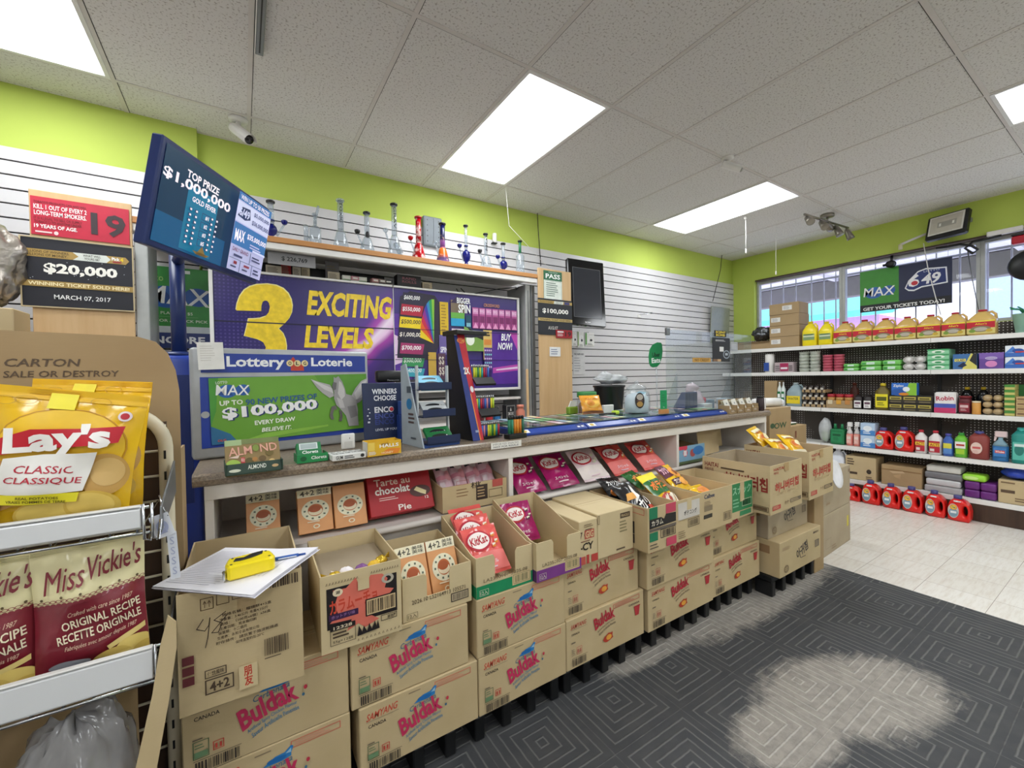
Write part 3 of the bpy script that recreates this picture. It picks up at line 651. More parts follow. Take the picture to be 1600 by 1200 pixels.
def f_pass(F):
    F.rect(0, 0, 1, .82, '#e6ece4', 1); F.rect(0, .68, 1, 1, '#2f6a48', 1); F.txt('PASS', .1, .74, .9, .9, '#f4f8f4', .05); F.txt('TORONTO', .25, .93, .75, .97, '#cfe0d4'); F.lines(.12, .12, .88, .62, 7, '#8b9a90'); F.frame(.04, .03, .96, .66, .002, '#5f8a70')
sign('green and white PASS inspection notice on the tall wooden board', 849, 422, 878, 471, YB - .0215, '#2f6a48', f_pass)
def f_100(F):
    F.rect(0, .87, 1, .95, '#b99b56', 1); F.poly([(.45, .87), (.47, .95), (.74, .95), (.72, .87)], '#dfe3dc'); F.txt('WHAT WILL\nYOURS BE?', .5, .875, .7, .945, '#2a2a30'); F.rect(.76, .875, .92, .945, '#3a3a70'); F.txt('MILLIONS OF WINNERS.', .05, .885, .42, .935, '#4a3c20')
    F.rect(0, .38, 1, .46, '#bfa568', 1); F.txt('WINNING TICKET SOLD HERE!', .05, .395, .95, .445, '#2c2618', .02); F.txt('$100,000', .12, .58, .88, .73, '#f6f4ee', .06); F.txt('AUGUST', .28, .15, .56, .24, '#e8e6e0')
sign('black and gold $100,000 winning ticket sign on the tall wooden board', 840, 465, 894, 525, YB - .024, '#22242c', f_100)
def f_19s(F): F.txt('19', .55, .2, .92, .8, '#3a1a1a', .06); F.rect(.08, .65, .45, .85, '#e8e0e0'); F.lines(.08, .2, .5, .55, 3, '#e8c0c0')
sign('small red age-limit sticker at the corner of the $100,000 sign', 868.5, 515, 894, 529, YB - .0285, '#a01824', f_19s)
sign('small white handwritten note taped on the tall wooden board', 858.5, 542, 875.5, 557, YB - .0215, '#e9e9ea', lambda F: F.lines(.12, .15, .9, .85, 3, '#7c86a0', fill=.35), 'paper_note', 'note')
def f_19(F):
    F.txt('KILL 1 OUT OF EVERY 2\nLONG-TERM SMOKERS.', .03, .52, .55, .8, '#fdf6f4', .03); F.txt('TOBACCO PRODUCTS CAN AND WILL', .03, .83, .55, .89, '#5a0a14', .02); F.txt('IT IS ILLEGAL TO SELL OR SUPPLY\nTOBACCO TO ANYONE UNDER', .03, .31, .5, .47, '#6a0a16', .02)
    F.txt('19 YEARS OF AGE.', .03, .18, .45, .28, '#fdf6f4', .04); F.txt('19', .59, .16, .96, .78, '#3b2a30', .05); F.rect(.04, .06, .2, .1, '#f0d0d0'); F.ell(.24, .08, .022, .05, '#f0d0d0')
sign('red tobacco age warning sign with a large black 19', 47, 305, 203, 383, YB - .0215, '#c41e3c', f_19)
def f_20(F):
    F.rect(0, .72, .5, .83, '#b3924e', 1); F.poly([(.44, .72), (.49, .775), (.44, .83), (.74, .83), (.78, .775), (.74, .72)], '#dfe3dc'); F.poly([(.74, .72), (.78, .775), (.74, .83), (.92, .83), (.955, .775), (.92, .72)], '#b3924e')
    F.txt('MILLIONS OF WINNERS.\nMILLIONS OF MONEY.', .03, .735, .41, .815, '#4a3a18', .02); F.txt('WHAT WILL\nYOURS BE?', .53, .735, .69, .815, '#30302c', .02); F.txt('Pick', .79, .765, .865, .815, '#ffffff', .06); F.txt('4', .87, .76, .9, .82, '#f2d31e', .06); F.rect(.8, .735, .88, .757, '#a02834')
    F.txt('$20,000', .19, .475, .84, .645, '#f8f5ec', .09); F.rect(0, .3, 1, .385, '#a88a4a', 1); F.txt('WINNING TICKET SOLD HERE!', .06, .318, .95, .37, '#f4e6b8', .05); F.txt('MARCH 07, 2017', .27, .12, .77, .195, '#f2f2f0', .02)
    r = random.Random(2)
    for k in range(14): u, v = r.uniform(.05, .95), r.uniform(.4, .7); F.ell(u, v, .005, .006, '#aeb0b8', n=6)
    F.frame(0, 0, 1, 1, .006, '#c2b08a')
sign('black and gold $20,000 winning ticket sign below the red 19 sign', 30, 367, 212, 488, YB - .026, '#1c1d27', f_20)
# --- green lottery poster and dark banner on the left slatwall
def maxlogo(F, u0, v0, u1, v1, top=True):
    w = u1 - u0; h = v1 - v0
    F.ell(u0 + w * .33, v0 + h * .38, w * .3, h * .4, '#2c63b0'); F.ell(u0 + w * .8, v0 + h * .42, w * .22, h * .34, '#2a5ca8'); F.poly([(u0 + w * .02, v0 + h * .2), (u0 + w * .3, v0 + h * .62), (u0 + w * .5, v0 + h * .1)], '#204a90')
    F.txt('MAX', u0, v0 + h * .12, u1, v0 + h * .75, '#f4f6f4', .012, rot=-.05, shear=.05)
    if top: F.txt('LOTTO', u0, v0 + h * .84, u0 + w * .34, v1, '#e8f0e0', .03, rot=.05)
def f_grn(F):
    F.rect(0, .27, 1, 1, '#3c9444', 1); F.rect(0, .19, 1, .27, '#d3dadd', 1); F.rect(0, 0, 1, .19, '#2a3a78', 1)
    F.txt('Lotto', .02, .82, .3, .9, '#a8cc7c'); maxlogo(F, .02, .5, 1.0, .84, False); F.txt('PLAY FOR $5', .25, .41, .72, .45, '#e4efdc', .01); F.rect(.02, .385, .8, .388, '#8ac080'); F.txt('ASK FOR A QUICK PICK', .0, .315, .95, .355, '#e4efdc', .02)
    F.txt('ENCORE', .02, .055, .9, .145, '#f2f4f8', .06); F.ell(.475, .1, .035, .02, '#c8242c'); F.rect(.4, .93, .7, .97, '#e8ece8')
sign('green lottery poster taped to the slatwall behind the monitor pole', 221, 413, 331, 545, 3.318, '#3c9444', f_grn, 'lottery_poster', 'poster')
# --- leftmost stock on the back shelf
mat('foil_silver', '#b6aea4', rough=.3, metal=.85, var=.25, sc=14, bump=.5)
x1 = atY(48, 480, 2.72).x
t = thing('stock_shelf', 'dark shelf unit at the left holding cartons and a foil bag', 'shelf', (-1.15, 2.75, 0))
b = MB(); b.box((-.6, 0, 0), (.28, .5, 1.40), 'dark_wood'); b.build('cabinet', t); b = MB(); b.box((-.61, -.01, 1.4005), (.285, .5, 1.45), 'dark_wood', .004); b.build('shelf_board', t)
zc = 1.452
b = MB(); b.box((-.33, 0, 0), (.33, .3, .115), 'cardboard', .004); solo('carton', b, 'lower brown carton at the far left beside the $20,000 sign', 'carton', (-1.14, 2.76, zc))
b = MB(); b.box((-.33, 0, 0), (.33, .18, .16), 'cardboard', .004); solo('carton', b, 'upper brown carton at the far left under the foil bag', 'carton', (-1.17, 2.74, zc + .117))
b = MB(); b.ball((0, 0, .19), .2, 'foil_silver', 40, .75, .5, .9, rough=.14, seed=5, bx=.6, fine=.05); b.box((.02, -.125, .02), (.10, -.12, .2), '#3a56b8'); solo('foil_bag', b, 'crumpled silver foil bag with a blue label on the far left carton', 'bag', (-1.0, 2.90, zc + .31))
# --- television on the slatwall
t = thing('television', 'black flat television hung upright on the white slatwall', 'television', (2.836, 3.053, 2.194), rot_from((.972, -.226, -.057), (.088, .131, .987)))
mat('gloss_black', '#101114', rough=.12, var=0); mat('dark_screen', '#34363d', rough=.16, var=.12, sc=2)
w, h = .40, .66
b = MB(); b.box((-w / 2, 0, -h / 2), (w / 2, .05, h / 2), 'gloss_black', .006)
F = Face(b, (-w / 2, 0, -h / 2), (1, 0, 0), (0, 0, 1), w, h); F.txt('acer', .42, .035, .58, .06, '#d8d8dc', .04); b.build('casing', t)
b = MB(); b.box((-w / 2 + .05, -.001, -h / 2 + .075), (w / 2 - .045, .003, h / 2 - .085), 'dark_screen'); F = Face(b, (-w / 2 + .05, -.001, -h / 2 + .075), (1, 0, 0), (0, 0, 1), .305, .50); F.frame(0, 0, 1, 1, .004, '#6b6d73'); b.build('screen', t)
b = MB(); b.box((-.05, .05, -.05), (.05, .16, .05), 'black_plastic'); b.box((-.12, .16, -.12), (.12, .175, .12), 'black_plastic'); b.build('wall_bracket', t)
# --- chargers hanging on hooks below the television
for k, (u0, v0, u1, v1, lab, c2) in enumerate(((893, 518, 902, 541, 'narrow white charger pack half hidden by the tall wooden board', '#cfd2c6'), (902.5, 518, 913, 543, 'white charging cable pack with a green edge below the television', '#8aa86a'), (914.5, 520, 929, 541, 'white earphone pack with green corner below the television', '#62a050'))):
    p = atY(u0, v0, 3.22); q = atY(u1, v1, 3.22); w = q.x - p.x; h = p.z - q.z; b = MB(); b.box((0, 0, 0), (w, .035, h), '#e6e5e2', .004); F = Face(b, (0, 0, 0), (1, 0, 0), (0, 0, 1), w, h)
    F.rect(0, .1, .16, 1, c2); F.pl([(.3, .3), (.45, .75), (.75, .7), (.7, .35)], .006, '#f8f8f8'); F.ell(.62, .45, .14, .09, '#2b2d30'); F.lines(.25, .06, .9, .22, 2, '#9a9a96'); b.tube([(w / 2, .02, h - .002), (w / 2, .02, h + .012), (w / 2, .16, h + .012)], .002, 'chrome', 6)
    solo('charger_pack', b, lab, 'package', (p.x, 3.22, q.z), group='white charger packs on hooks')
# wire hooks and string on the slatwall
b = MB(); b.tube([(0, 0, 0), (0, -.02, .002), (.1, -.12, .02)], .003, 'chrome', 6); b.tube([(.03, 0, 0), (.03, -.02, 0), (.13, -.12, .01)], .003, 'chrome', 6); b.box((-.01, -.004, -.03), (.04, .0, .01), 'white_metal')
solo('wire_hook', b, 'bare double wire hook on the empty white slatwall', 'hook', (atY(998, 492, 3.37).x, 3.375, atY(998, 492, 3.37).z))
sign('pale cardboard notice fixed to the slatwall below the charger packs', 895, 548, 914, 585, 3.374, '#cfcecf', lambda F: (F.txt('NO REFUND', .1, .82, .9, .9, '#3a3a40', .02), F.lines(.08, .1, .7, .75, 6, '#8f8f94', fill=.25)), 'paper_notice', 'notice')
# --- security cameras, cords
def cctv(u, v, d, label, s=1.):
    p = atZ(u, v, CEIL); t = thing('security_camera', label, 'camera', (p.x, p.y, CEIL))
    b = MB(); b.lathe([(.05 * s, 0), (.05 * s, -.012), (.03 * s, -.02), (.001, -.021)][::-1], 'white_trim', 16); b.build('mount', t)
    b = MB(); b.tube([(0, 0, -.02), (0, 0, -.05 * s), Vector(d) * .03 + Vector((0, 0, -.06 * s))], .014 * s, 'white_trim', 10); b.build('bracket', t)
    d = Vector(d).normalized(); a = Vector((0, 0, -.07 * s)); o = a + d * .115 * s
    b = MB(); b.tube([a - d * .05 * s, a - d * .04 * s, o], .03 * s, 'white_trim', 16); b.build('body', t)
    b = MB(); b.tube([o - d * .002, o + d * .003], .025 * s, 'gloss_black', 16); b.build('lens', t)
    b = MB(); n = 9; r = .034 * s; side = d.cross(Vector((0, 0, 1))).normalized(); up = side.cross(d)
    V = []
    for k in range(n):
        g = PI * k / (n - 1)
        for e in (-.02, .135): V.append(a + d * e * s + side * math.cos(g) * r + up * math.sin(g) * r)
    b.add(V, [(2 * k, 2 * k + 1, 2 * k + 3, 2 * k + 2) for k in range(n - 1)], 'white_trim'); b.build('hood', t)
cctv(372, 186, (.30, -.45, -.42), 'white bullet security camera on the ceiling above the monitor', 1.05)
cctv(1137, 246, (.55, -.55, -.35), 'white bullet security camera on the ceiling between the two nearest light panels', .85)
p = atZ(405, 78, CEIL); b = MB(); b.box((-.017, -4., -.028), (.017, 0, 0), 'grey_metal', .003); b.box((-.003, -4, -.0285), (.003, -.02, -.0275), 'black_plastic'); b.box((-.021, -4, -.028), (-.017, 0, -.006), 'white_metal')
solo('track_rail', b, 'grey metal track rail on the ceiling at the top of the photo', 'track rail', (p.x, p.y, CEIL))
def cord(pts, r, k, label, cat='cord', name='cord'):
    o = Vector(pts[0]); b = MB(); b.tube([Vector(p) - o for p in pts], r, k, 6); return solo(name, b, label, cat, o)
t = thing('pull_cord', 'white pull cord with a plastic end hanging below the ceiling light panel', 'pull cord', (*atZ(1165, 338, CEIL).xy, CEIL))
b = MB(); b.box((-.012, -.012, -.03), (.012, .012, 0), 'white_trim', .003); b.build('cord_mount', t)
b = MB(); b.tube([(0, 0, -.03), (.004, 0, -.2), (0, 0, -.33)], .0035, 'white_trim', 6); b.build('cord_line', t)
b = MB(); b.lathe([(.003, -.38), (.008, -.375), (.007, -.34), (.003, -.33)], 'white_trim', 10); b.build('cord_end', t)
q = atZ(1212, 352, CEIL); t = thing('pull_cord', 'thin white cord hanging from the ceiling just left of the track spotlights', 'pull cord', (q.x, q.y, CEIL))
b = MB(); b.tube([(0, 0, 0), (0, 0, -.5)], .0022, 'white_trim', 6); b.build('cord_line', t)
b = MB(); b.lathe([(.002, -.54), (.007, -.535), (.006, -.505), (.002, -.498)], 'white_trim', 10); b.build('cord_end', t)
a = atY(840, 336, 3.37); c = atY(846, 412, 3.36); cord([(a.x, WB - .022, CEIL), (a.x + .005, WB - .024, a.z - .15), (c.x, WB - .024, c.z - .02)], .004, 'black_plastic', 'black cable running down the wall behind the PASS board', 'cable', 'power_cable')
a = atY(1128, 398, 3.3); c = atY(1118, 470, 3.3); cord([(a.x, 3.3, CEIL), (a.x - .02, 3.31, 2.8), (c.x, 3.34, c.z)], .004, 'black_plastic', 'black cable hanging down the slatwall near the right corner', 'cable', 'power_cable')
a = atZ(790, 292, CEIL); cord([(a.x, a.y, CEIL), (a.x + .06, a.y + .05, 2.7), (2.30, 2.942, 2.327)], .002, 'white_trim', 'thin white wire slanting from the ceiling to the aluminium post', 'cable', 'power_cable')
# ================================================================ the sales counter and what stands on it
CY = 1.70; CT = 1.087; CZS = .775; CX0 = -.145; CX1 = 3.52
t = thing('sales_counter', 'long white sales counter with a speckled brown worktop and open front shelves', 'counter', (0, CY, 0))
b = MB(); prof = [(0, CT - .02), (.004, CT - .006), (.014, CT), (.72, CT), (.72, CT - .042), (.014, CT - .042), (.004, CT - .036)]
b.prism(prof, 0, CX0, CX1, 'counter_top'); b.build('worktop', t)
b = MB(); b.box((CX0 + .03, .02, .995), (CX1 - .03, .04, CT - .042), 'white_laminate', .002); b.build('fascia', t)
for x, n in ((CX0 + .03, 'end_panel'), (CX1 - .055, 'end_panel'), (1.075, 'divider'), (2.362, 'divider')):
    b = MB(); b.box((x, .021, 0 if n == 'end_panel' else CZS + .002), (x + .025, .62, .995), 'white_laminate', .002); b.build(n, t)
b = MB(); b.box((CX0 + .056, .03, CZS - .02), (CX1 - .056, .55, CZS), 'white_laminate'); b.tube([(CX0 + .056, .026, CZS - .004), (CX1 - .056, .026, CZS - .004)], .014, 'white_laminate', 10); b.build('shelf', t)
b = MB(); b.box((CX0 + .056, .55, .05), (CX1 - .056, .56, CT - .05), 'white_laminate'); b.box((CX0 + .056, .06, 0), (CX1 - .056, .07, CZS - .021), 'white_laminate'); b.build('back_panel', t)
b = MB(); F = Face(b, (-.085, -.0015, CT - .034), (1, 0, 0), (0, 0, 1), .17, .03); F.rect(0, 0, 1, 1, '#eceae4', 1); F.txt('IMPORTED SNACKS', .06, .55, .9, .85, '#8a8a88'); F.txt('NOT FOR RESALE', .08, .15, .9, .42, '#55565a', .02)
solo('edge_label', b, 'white printed label on the front edge of the worktop', 'label', (1.05, CY, 0))

def at_c(u, v): return atZ(u, v, CT)
Z1C = CT + .0008
# --- lottery sign
mat('sign_grey', '#a9acae', rough=.4, metal=.2); mat('lottery_blue', '#233f9e', rough=.35); mat('poster_green', '#6fa83a', rough=.35, var=.12, sc=4)
SW, SH = .697, .435; sx = Vector((.987, .163, 0)).normalized()
t = thing('lottery_sign', 'grey framed sign reading Lottery Loterie with a green winged horse poster', 'sign', (.179, 2.063, CT + .002), math.atan2(sx.y, sx.x))
b = MB(); b.box((-SW / 2, 0, 0), (SW / 2, .06, SH), 'sign_grey', .012, 2); b.build('frame', t)
b = MB(); F = Face(b, (-SW / 2, -.001, 0), (1, 0, 0), (0, 0, 1), SW, SH)
F.rect(.045, .775, .975, .95, 'lottery_blue', 1); F.txt('Lottery', .165, .80, .465, .925, '#f6f7fb', .055); F.txt('Loterie', .62, .835, .885, .925, '#f6f7fb', .055)
F.poly([(.50, .79), (.50, .9), (.515, .93), (.53, .89), (.575, .84), (.575, .79)], '#c8402c')
for k, c in enumerate('OLG'): F.ell(.495 + k * .043, .865, .02, .032, '#e8d7a0', n=16); F.txt(c, .486 + k * .043, .847, .504 + k * .043, .883, '#2a2420', .05)
b.build('header_panel', t)
b = MB(); F = Face(b, (-SW / 2, -.001, 0), (1, 0, 0), (0, 0, 1), SW, SH); F.rect(.04, .10, .965, .735, 'lottery_blue', 1); F.ell(.06, .4, .02, .03, '#a9acae'); b.build('poster_holder', t)
b = MB(); PW, PH = .90 * SW, .60 * SH
F = Face(b, (-SW / 2 + .085 * SW, -.006, .125 * SH), (1, 0, .02), (-.02, 0, 1), PW, PH); F.rect(0, 0, 1, 1, 'poster_green', 1)
F.poly([(0, 0), (0, .28), (.1, .14), (.14, 0)], '#2f6f9a'); F.poly([(0, .28), (0, 1), (.05, 1), (.03, .5)], '#4d9a3c'); F.poly([(.62, 1), (1, 1), (1, .2), (.86, .05)], '#5f9c34'); F.poly([(.14, .0), (.3, .1), (.7, .13), (.7, .1), (.4, .04)], '#8cc048')
maxlogo(F, .035, .70, .215, .95)
F.txt('UP TO', .05, .58, .175, .655, '#f4f8ec', .05, rot=.02); F.txt('90 NEW PRIZES OF', .19, .575, .63, .67, '#2e5f8e', .05, rot=.03)
F.txt('$100,000', .07, .355, .64, .56, '#26366e', .11, rot=.035); F.txt('$100,000', .06, .365, .63, .57, '#f6f6f8', .09, rot=.035)
F.txt('EVERY DRAW', .235, .245, .48, .315, '#f4f8ec', .05, rot=.02); F.txt('BELIEVE IT.', .275, .12, .455, .185, '#eef4e4', .05, shear=.2); F.txt('OLG', .03, .04, .075, .075, '#d2502c', .04)
def hx(x, y):
    a = (y - 222) / 468
    top = 222 - 44 * (x - 158) / 1142; bot = 690 - 100 * (x - 190) / 1135; L = 158 + 32 * a; R = 1300 + 25 * a
    return ((x - L) / (R - L), 1 - (y - top) / (bot - top))
def hp(pts, c): F.poly([hx(*p) for p in pts], c)
hp([(835, 225), (900, 245), (985, 265), (1010, 300), (1020, 350), (985, 365), (930, 330), (885, 290)], '#b3b1b0'); hp([(835, 225), (1000, 290), (1015, 330), (940, 300)], '#d4d2d2')
hp([(1310, 210), (1305, 300), (1285, 350), (1240, 395), (1190, 420), (1165, 350), (1200, 290), (1250, 235)], '#b9b7b7'); hp([(1300, 225), (1255, 245), (1190, 330), (1210, 380), (1270, 320)], '#d6d4d3'); hp([(1285, 350), (1240, 395), (1190, 420), (1200, 380)], '#8f8e90')
hp([(1012, 300), (1002, 280), (1015, 240), (1015, 205), (1030, 215), (1055, 200), (1066, 215), (1085, 240), (1108, 290), (1120, 335), (1165, 345), (1205, 380), (1222, 450), (1222, 500), (1230, 575), (1145, 580), (1120, 500), (1075, 450), (1040, 420), (1020, 370), (1020, 320)], '#a3a1a1')
hp([(1060, 235), (1080, 250), (1105, 300), (1110, 350), (1080, 380), (1050, 330)], '#cfcdcb'); hp([(1003, 282), (1015, 245), (1040, 250), (1035, 300), (1015, 308)], '#6f6c6c'); hp([(1040, 360), (1090, 380), (1110, 440), (1070, 440)], '#c4c2c1'); hp([(1130, 430), (1200, 420), (1220, 500), (1160, 520)], '#858384')
hp([(1035, 420), (1000, 430), (985, 500), (1000, 530), (1020, 525), (1010, 490), (1020, 455), (1045, 450)], '#6c6865'); hp([(1060, 455), (1070, 500), (1060, 540), (1085, 540), (1090, 510), (1085, 465)], '#5c5856')
b.build('poster', t)
b = MB(); b.box((0, -.002, 0), (.083, 0, .105), '#f1f0ec'); F = Face(b, (0, -.002, 0), (1, 0, 0), (0, 0, 1), .083, .105); F.lines(.1, .3, .75, .9, 7, '#d3d0ca', fill=.25)
p = atY(310, 578, 1.985); solo('paper_note', b, 'blank white paper note taped over the L of the Lottery sign', 'note', (p.x, 1.992, p.z), (0, -.04, .13))
# --- blue terminal and pole monitor at the left end
b = MB(); b.box((-.10, -.06, 0), (.075, .12, 1.5), 'lottery_blue', .02, 2); b.box((-.07, -.064, .9), (.05, -.06, 1.42), '#1c3274')
solo('terminal_stand', b, 'dark blue lottery stand behind the left edge of the Lottery sign', 'stand', (-.225, 2.20, 0))
mat('navy_plastic', '#1c2f66', rough=.35)
MC = Vector((-.058, 1.819, 1.951)); Rm = rot_from((.526, .851, .003), (.175, -.111, .978))
t = thing('pole_monitor', 'tilted lottery monitor on a dark blue pole reading TOP PRIZE $1,000,000', 'monitor', (-.218, 2.23, 1.5005))
pole = V3(-.218, 2.23, 1.5005)
b = MB(); b.tube([(0, 0, 0), (0, 0, .42)], .026, 'navy_plastic', 18); b.build('pole', t)
b = MB(); b.lathe([(.075, 0), (.075, .008), (.03, .018)], 'navy_plastic', 20); b.build('base_plate', t)
RM = Rm.to_matrix().to_4x4(); RM.translation = MC - pole
b = MB(); b.tf = RM; w, h = .55, .32
b.box((-w / 2, 0, -h / 2), (w / 2, .035, h / 2), 'navy_plastic', .004); b.box((-.12, .035, -.1), (.12, .06, .1), 'black_plastic', .01); b.build('casing', t)
b = MB(); b.tube([MC - pole + Rm.to_matrix() @ V3(0, .06, 0), V3(0, 0, .39)], .02, 'navy_plastic', 10); b.build('arm', t)
def scr(k, c, e=.28): return mat(k, c, rough=.25, emit=e, var=.03)
scr('screen_dark', '#12344f', .35); scr('screen_teal', '#1b6f92', .35); scr('screen_deep', '#16527c', .35); scr('screen_white', '#c9cdea', .35); scr('screen_lilac', '#b3b4d8', .35); scr('screen_blue', '#3c6fa8', .35); scr('screen_text', '#e8dfe6', .45); scr('screen_line', '#2c3f66', .3)
b = MB(); b.tf = RM; F = Face(b, (-w / 2 + .016, -.0006, -h / 2 + .018), (1, 0, 0), (0, 0, 1), w - .03, h - .034)
F.rect(0, 0, 1, 1, 'screen_dark', 1); F.rect(0, 0, .585, .32, 'screen_deep', 1)
F.rect(.2, .03, .465, .74, 'screen_teal', 1); F.txt('TOP PRIZE', .17, .8, .45, .885, 'screen_text', .05); F.txt('$1,000,000', .005, .66, .58, .79, 'screen_text', .05)
F.txt('GOLD FEVER', .24, .58, .45, .64, 'screen_text', .04)
for x in (.225, .265, .395, .43):
    for k in range(7): F.rect(x, .1 + k * .062, x + .022, .135 + k * .062, 'screen_line', 1)
    for k in range(7): F.rect(x + .004, .107 + k * .062, x + .018, .128 + k * .062, 'screen_text', 1)
for k, s in enumerate(('#5', '#3', '#2', '#1')): F.frame(.3, .12 + k * .1, .385, .2 + k * .1, .002, 'screen_line'); F.txt(s, .33, .135 + k * .1, .36, .185 + k * .1, 'screen_text', .03)
F.poly([(.3, .02), (.345, .13), (.39, .02), (.42, .05), (.345, .04), (.27, .05)], '#a88848')
F.rect(.6, 0, 1, 1, 'screen_lilac', 1); F.rect(.6, .9, 1, 1, 'screen_blue', 1); F.txt('WIN UP TO 50 PRIZES', .62, .915, .97, .975, 'screen_text', .02)
F.rect(.6, .63, 1, .885, 'screen_white', 1); F.rect(.6, .33, 1, .615, 'screen_blue', 1)
F.poly([(.615, .7), (.65, .83), (.74, .85), (.76, .72), (.7, .68)], '#27407a'); F.txt('6/49', .625, .71, .745, .82, 'screen_white', .06)
F.txt('$5,000,000', .79, .79, .985, .85, '#3a4a88', .03); F.txt('$36,000,000', .78, .67, .99, .74, '#3a4a88', .03)
F.txt('MAX', .62, .39, .73, .54, 'screen_text', .05, rot=.06); F.txt('$35,000,000', .755, .46, .99, .54, 'screen_text', .04); F.lines(.8, .36, .97, .43, 2, 'screen_lilac')
F.rect(.84, .33, 1, .36, 'screen_white'); F.txt('DAILY GRAND', .62, .25, .8, .3, '#8a4068', .03); F.lines(.64, .17, .78, .23, 1, '#5a6090'); F.rect(.6, .15, 1, .156, 'screen_line', 1); F.rect(.72, 0, .726, .15, 'screen_line', 1); F.rect(.86, 0, .866, .15, 'screen_line', 1); F.rect(.82, .15, .826, .31, 'screen_line', 1)
F.rect(.65, .085, .685, .125, '#a82c40'); F.lines(.62, .03, .71, .07, 1, '#4a5080'); F.rect(.765, .09, .83, .12, '#b04a60'); F.lines(.75, .03, .84, .07, 1, '#4a5080'); F.lines(.88, .03, .97, .12, 2, '#4a5080'); F.lines(.84, .2, .97, .28, 2, '#4a5080')
b.build('screen', t)
# --- chocolate almonds in a dark green tray
def prod(name, label, cat, u0, u1, v, fn, rz=0., dy=0., group=None, z=Z1C):
    """a thing on the worktop whose base spans pixels u0..u1 at row v; fn(thing, width)"""
    p = atZ(u0, v, z); q = atZ(u1, v, z); w = (q.x - p.x)
    y = (p.y + q.y) / 2 + dy; d = y; p = V3(ray(u0, v).x / ray(u0, v).y * y, y, z); q = V3(ray(u1, v).x / ray(u1, v).y * y, y, z); w = q.x - p.x
    t = thing(name, label, cat, ((p.x + q.x) / 2, y, z), rz, group); fn(t, w); return t
def print_box(w, h, d, k, fn, tilt=0., dz=0., m=None):
    b = m or MB(); T = Matrix.Translation((0, 0, dz)) @ Matrix.Rotation(tilt, 4, 'X'); b.tf = T
    b.box((-w / 2, 0, 0), (w / 2, d, h), k, .0015); fn(Face(b, (-w / 2, 0, 0), (1, 0, 0), (0, 0, 1), w, h)); b.tf = None; return b
def f_alm(t, w):
    b = MB(); b.box((-w / 2, 0, 0), (w / 2, .11, .004), '#1f3a2c'); b.prism([(0, 0), (.012, .034), (.016, .034), (.006, .004)], 0, -w / 2, w / 2, '#1f3a2c'); b.box((-w / 2, .0, 0), (-w / 2 + .004, .11, .036), '#1f3a2c'); b.box((w / 2 - .004, 0, 0), (w / 2, .11, .036), '#1f3a2c')
    F = Face(b, (-w / 2, 0, 0), (1, 0, 0), (0, .33, 1), w, .036); F.n = V3(0, -1, .33); F.txt('ALMOND', .38, .4, .7, .8, '#e8ece0', .02); F.ell(.16, .4, .1, .14, '#cfd3c0'); F.ell(.86, .5, .06, .14, '#c2a070'); b.build('tray', t)
    def pr(F):
        F.rect(0, 0, 1, 1, '#8a7448', 1); F.rect(0, .82, .3, 1, '#9ab080', 1); F.rect(.3, .84, 1, 1, '#6f7a48', 1)
        for cu, cv, r, c in ((.55, .72, .07, '#6a5a2c'), (.42, .3, .08, '#5a4f26'), (.66, .34, .07, '#66502c'), (.52, .34, .05, '#a8763c'), (.13, .2, .14, '#9ab84a'), (.8, .5, .08, '#70602f'), (.83, .22, .06, '#d0b070')): F.ell(cu, cv, r, r * 1.3, c)
        F.txt('ALM', .06, .5, .48, .76, '#d8a08c', .02, rot=.04); F.txt('ND', .63, .55, .95, .8, '#d8a08c', .02, rot=.04); F.ell(.55, .68, .06, .11, '#7a8a3c'); F.rect(.27, .25, .34, .42, '#b8242c'); F.txt('明治', .275, .28, .335, .4, '#f0dcd0'); F.poly([(.05, .44), (.25, .5), (.22, .4)], '#d8c0b0')
    print_box(w * .97, .12, .03, '#7d6a42', pr, -.62, .006).build('chocolate_box', t).location = (0, .016, 0)
prod('snack_tray', 'dark green display tray of ALMOND chocolate boxes at the left of the worktop', 'snack display', 352, 443, 742, f_alm, .06, .03)
# --- green gum tray
def gumpack(w, h, d, c1, c2, txt, tc='#f4f6f4'):
    def pr(F):
        F.rect(0, .55, 1, 1, c2, 1); F.ell(.5, .45, .36, .32, '#1a1d22'); F.txt(txt, .2, .3, .8, .62, tc, .06)
    return print_box(w, h, d, c1, pr)
def f_clo(t, w):
    b = MB(); b.box((-w / 2, 0, 0), (w / 2, .075, .004), '#1f8a4a'); b.box((-w / 2, 0, .004), (w / 2, .003, .03), '#1f8a4a'); b.box((-w / 2, .003, .004), (-w / 2 + .003, .075, .03), '#177040'); b.box((w / 2 - .003, .003, .004), (w / 2, .075, .03), '#177040')
    F = Face(b, (-w / 2, 0, 0), (1, 0, 0), (0, 0, 1), w, .03); F.txt('Clorets', .45, .35, .95, .75, '#f2f6f0', .04); F.ell(.2, .5, .1, .3, '#0f5a30'); b.build('tray', t)
    def pr(F): F.rect(0, 0, 1, .4, '#1c7a44', 1); F.txt('Clorets', .2, .2, .85, .42, '#f2f6f0', .04); F.rect(.1, .5, .85, .95, '#dfe6e6'); F.rect(.15, .55, .8, .9, '#aebcbc')
    p = print_box(w * .8, .055, .03, '#22804a', pr, -.5, .006); o = p.build('gum_pack', t); o.location = (-.004, .03, .012)
prod('gum_display', 'green counter tray of gum packs beside the ALMOND chocolate', 'gum display', 464, 513, 722, f_clo, .05)
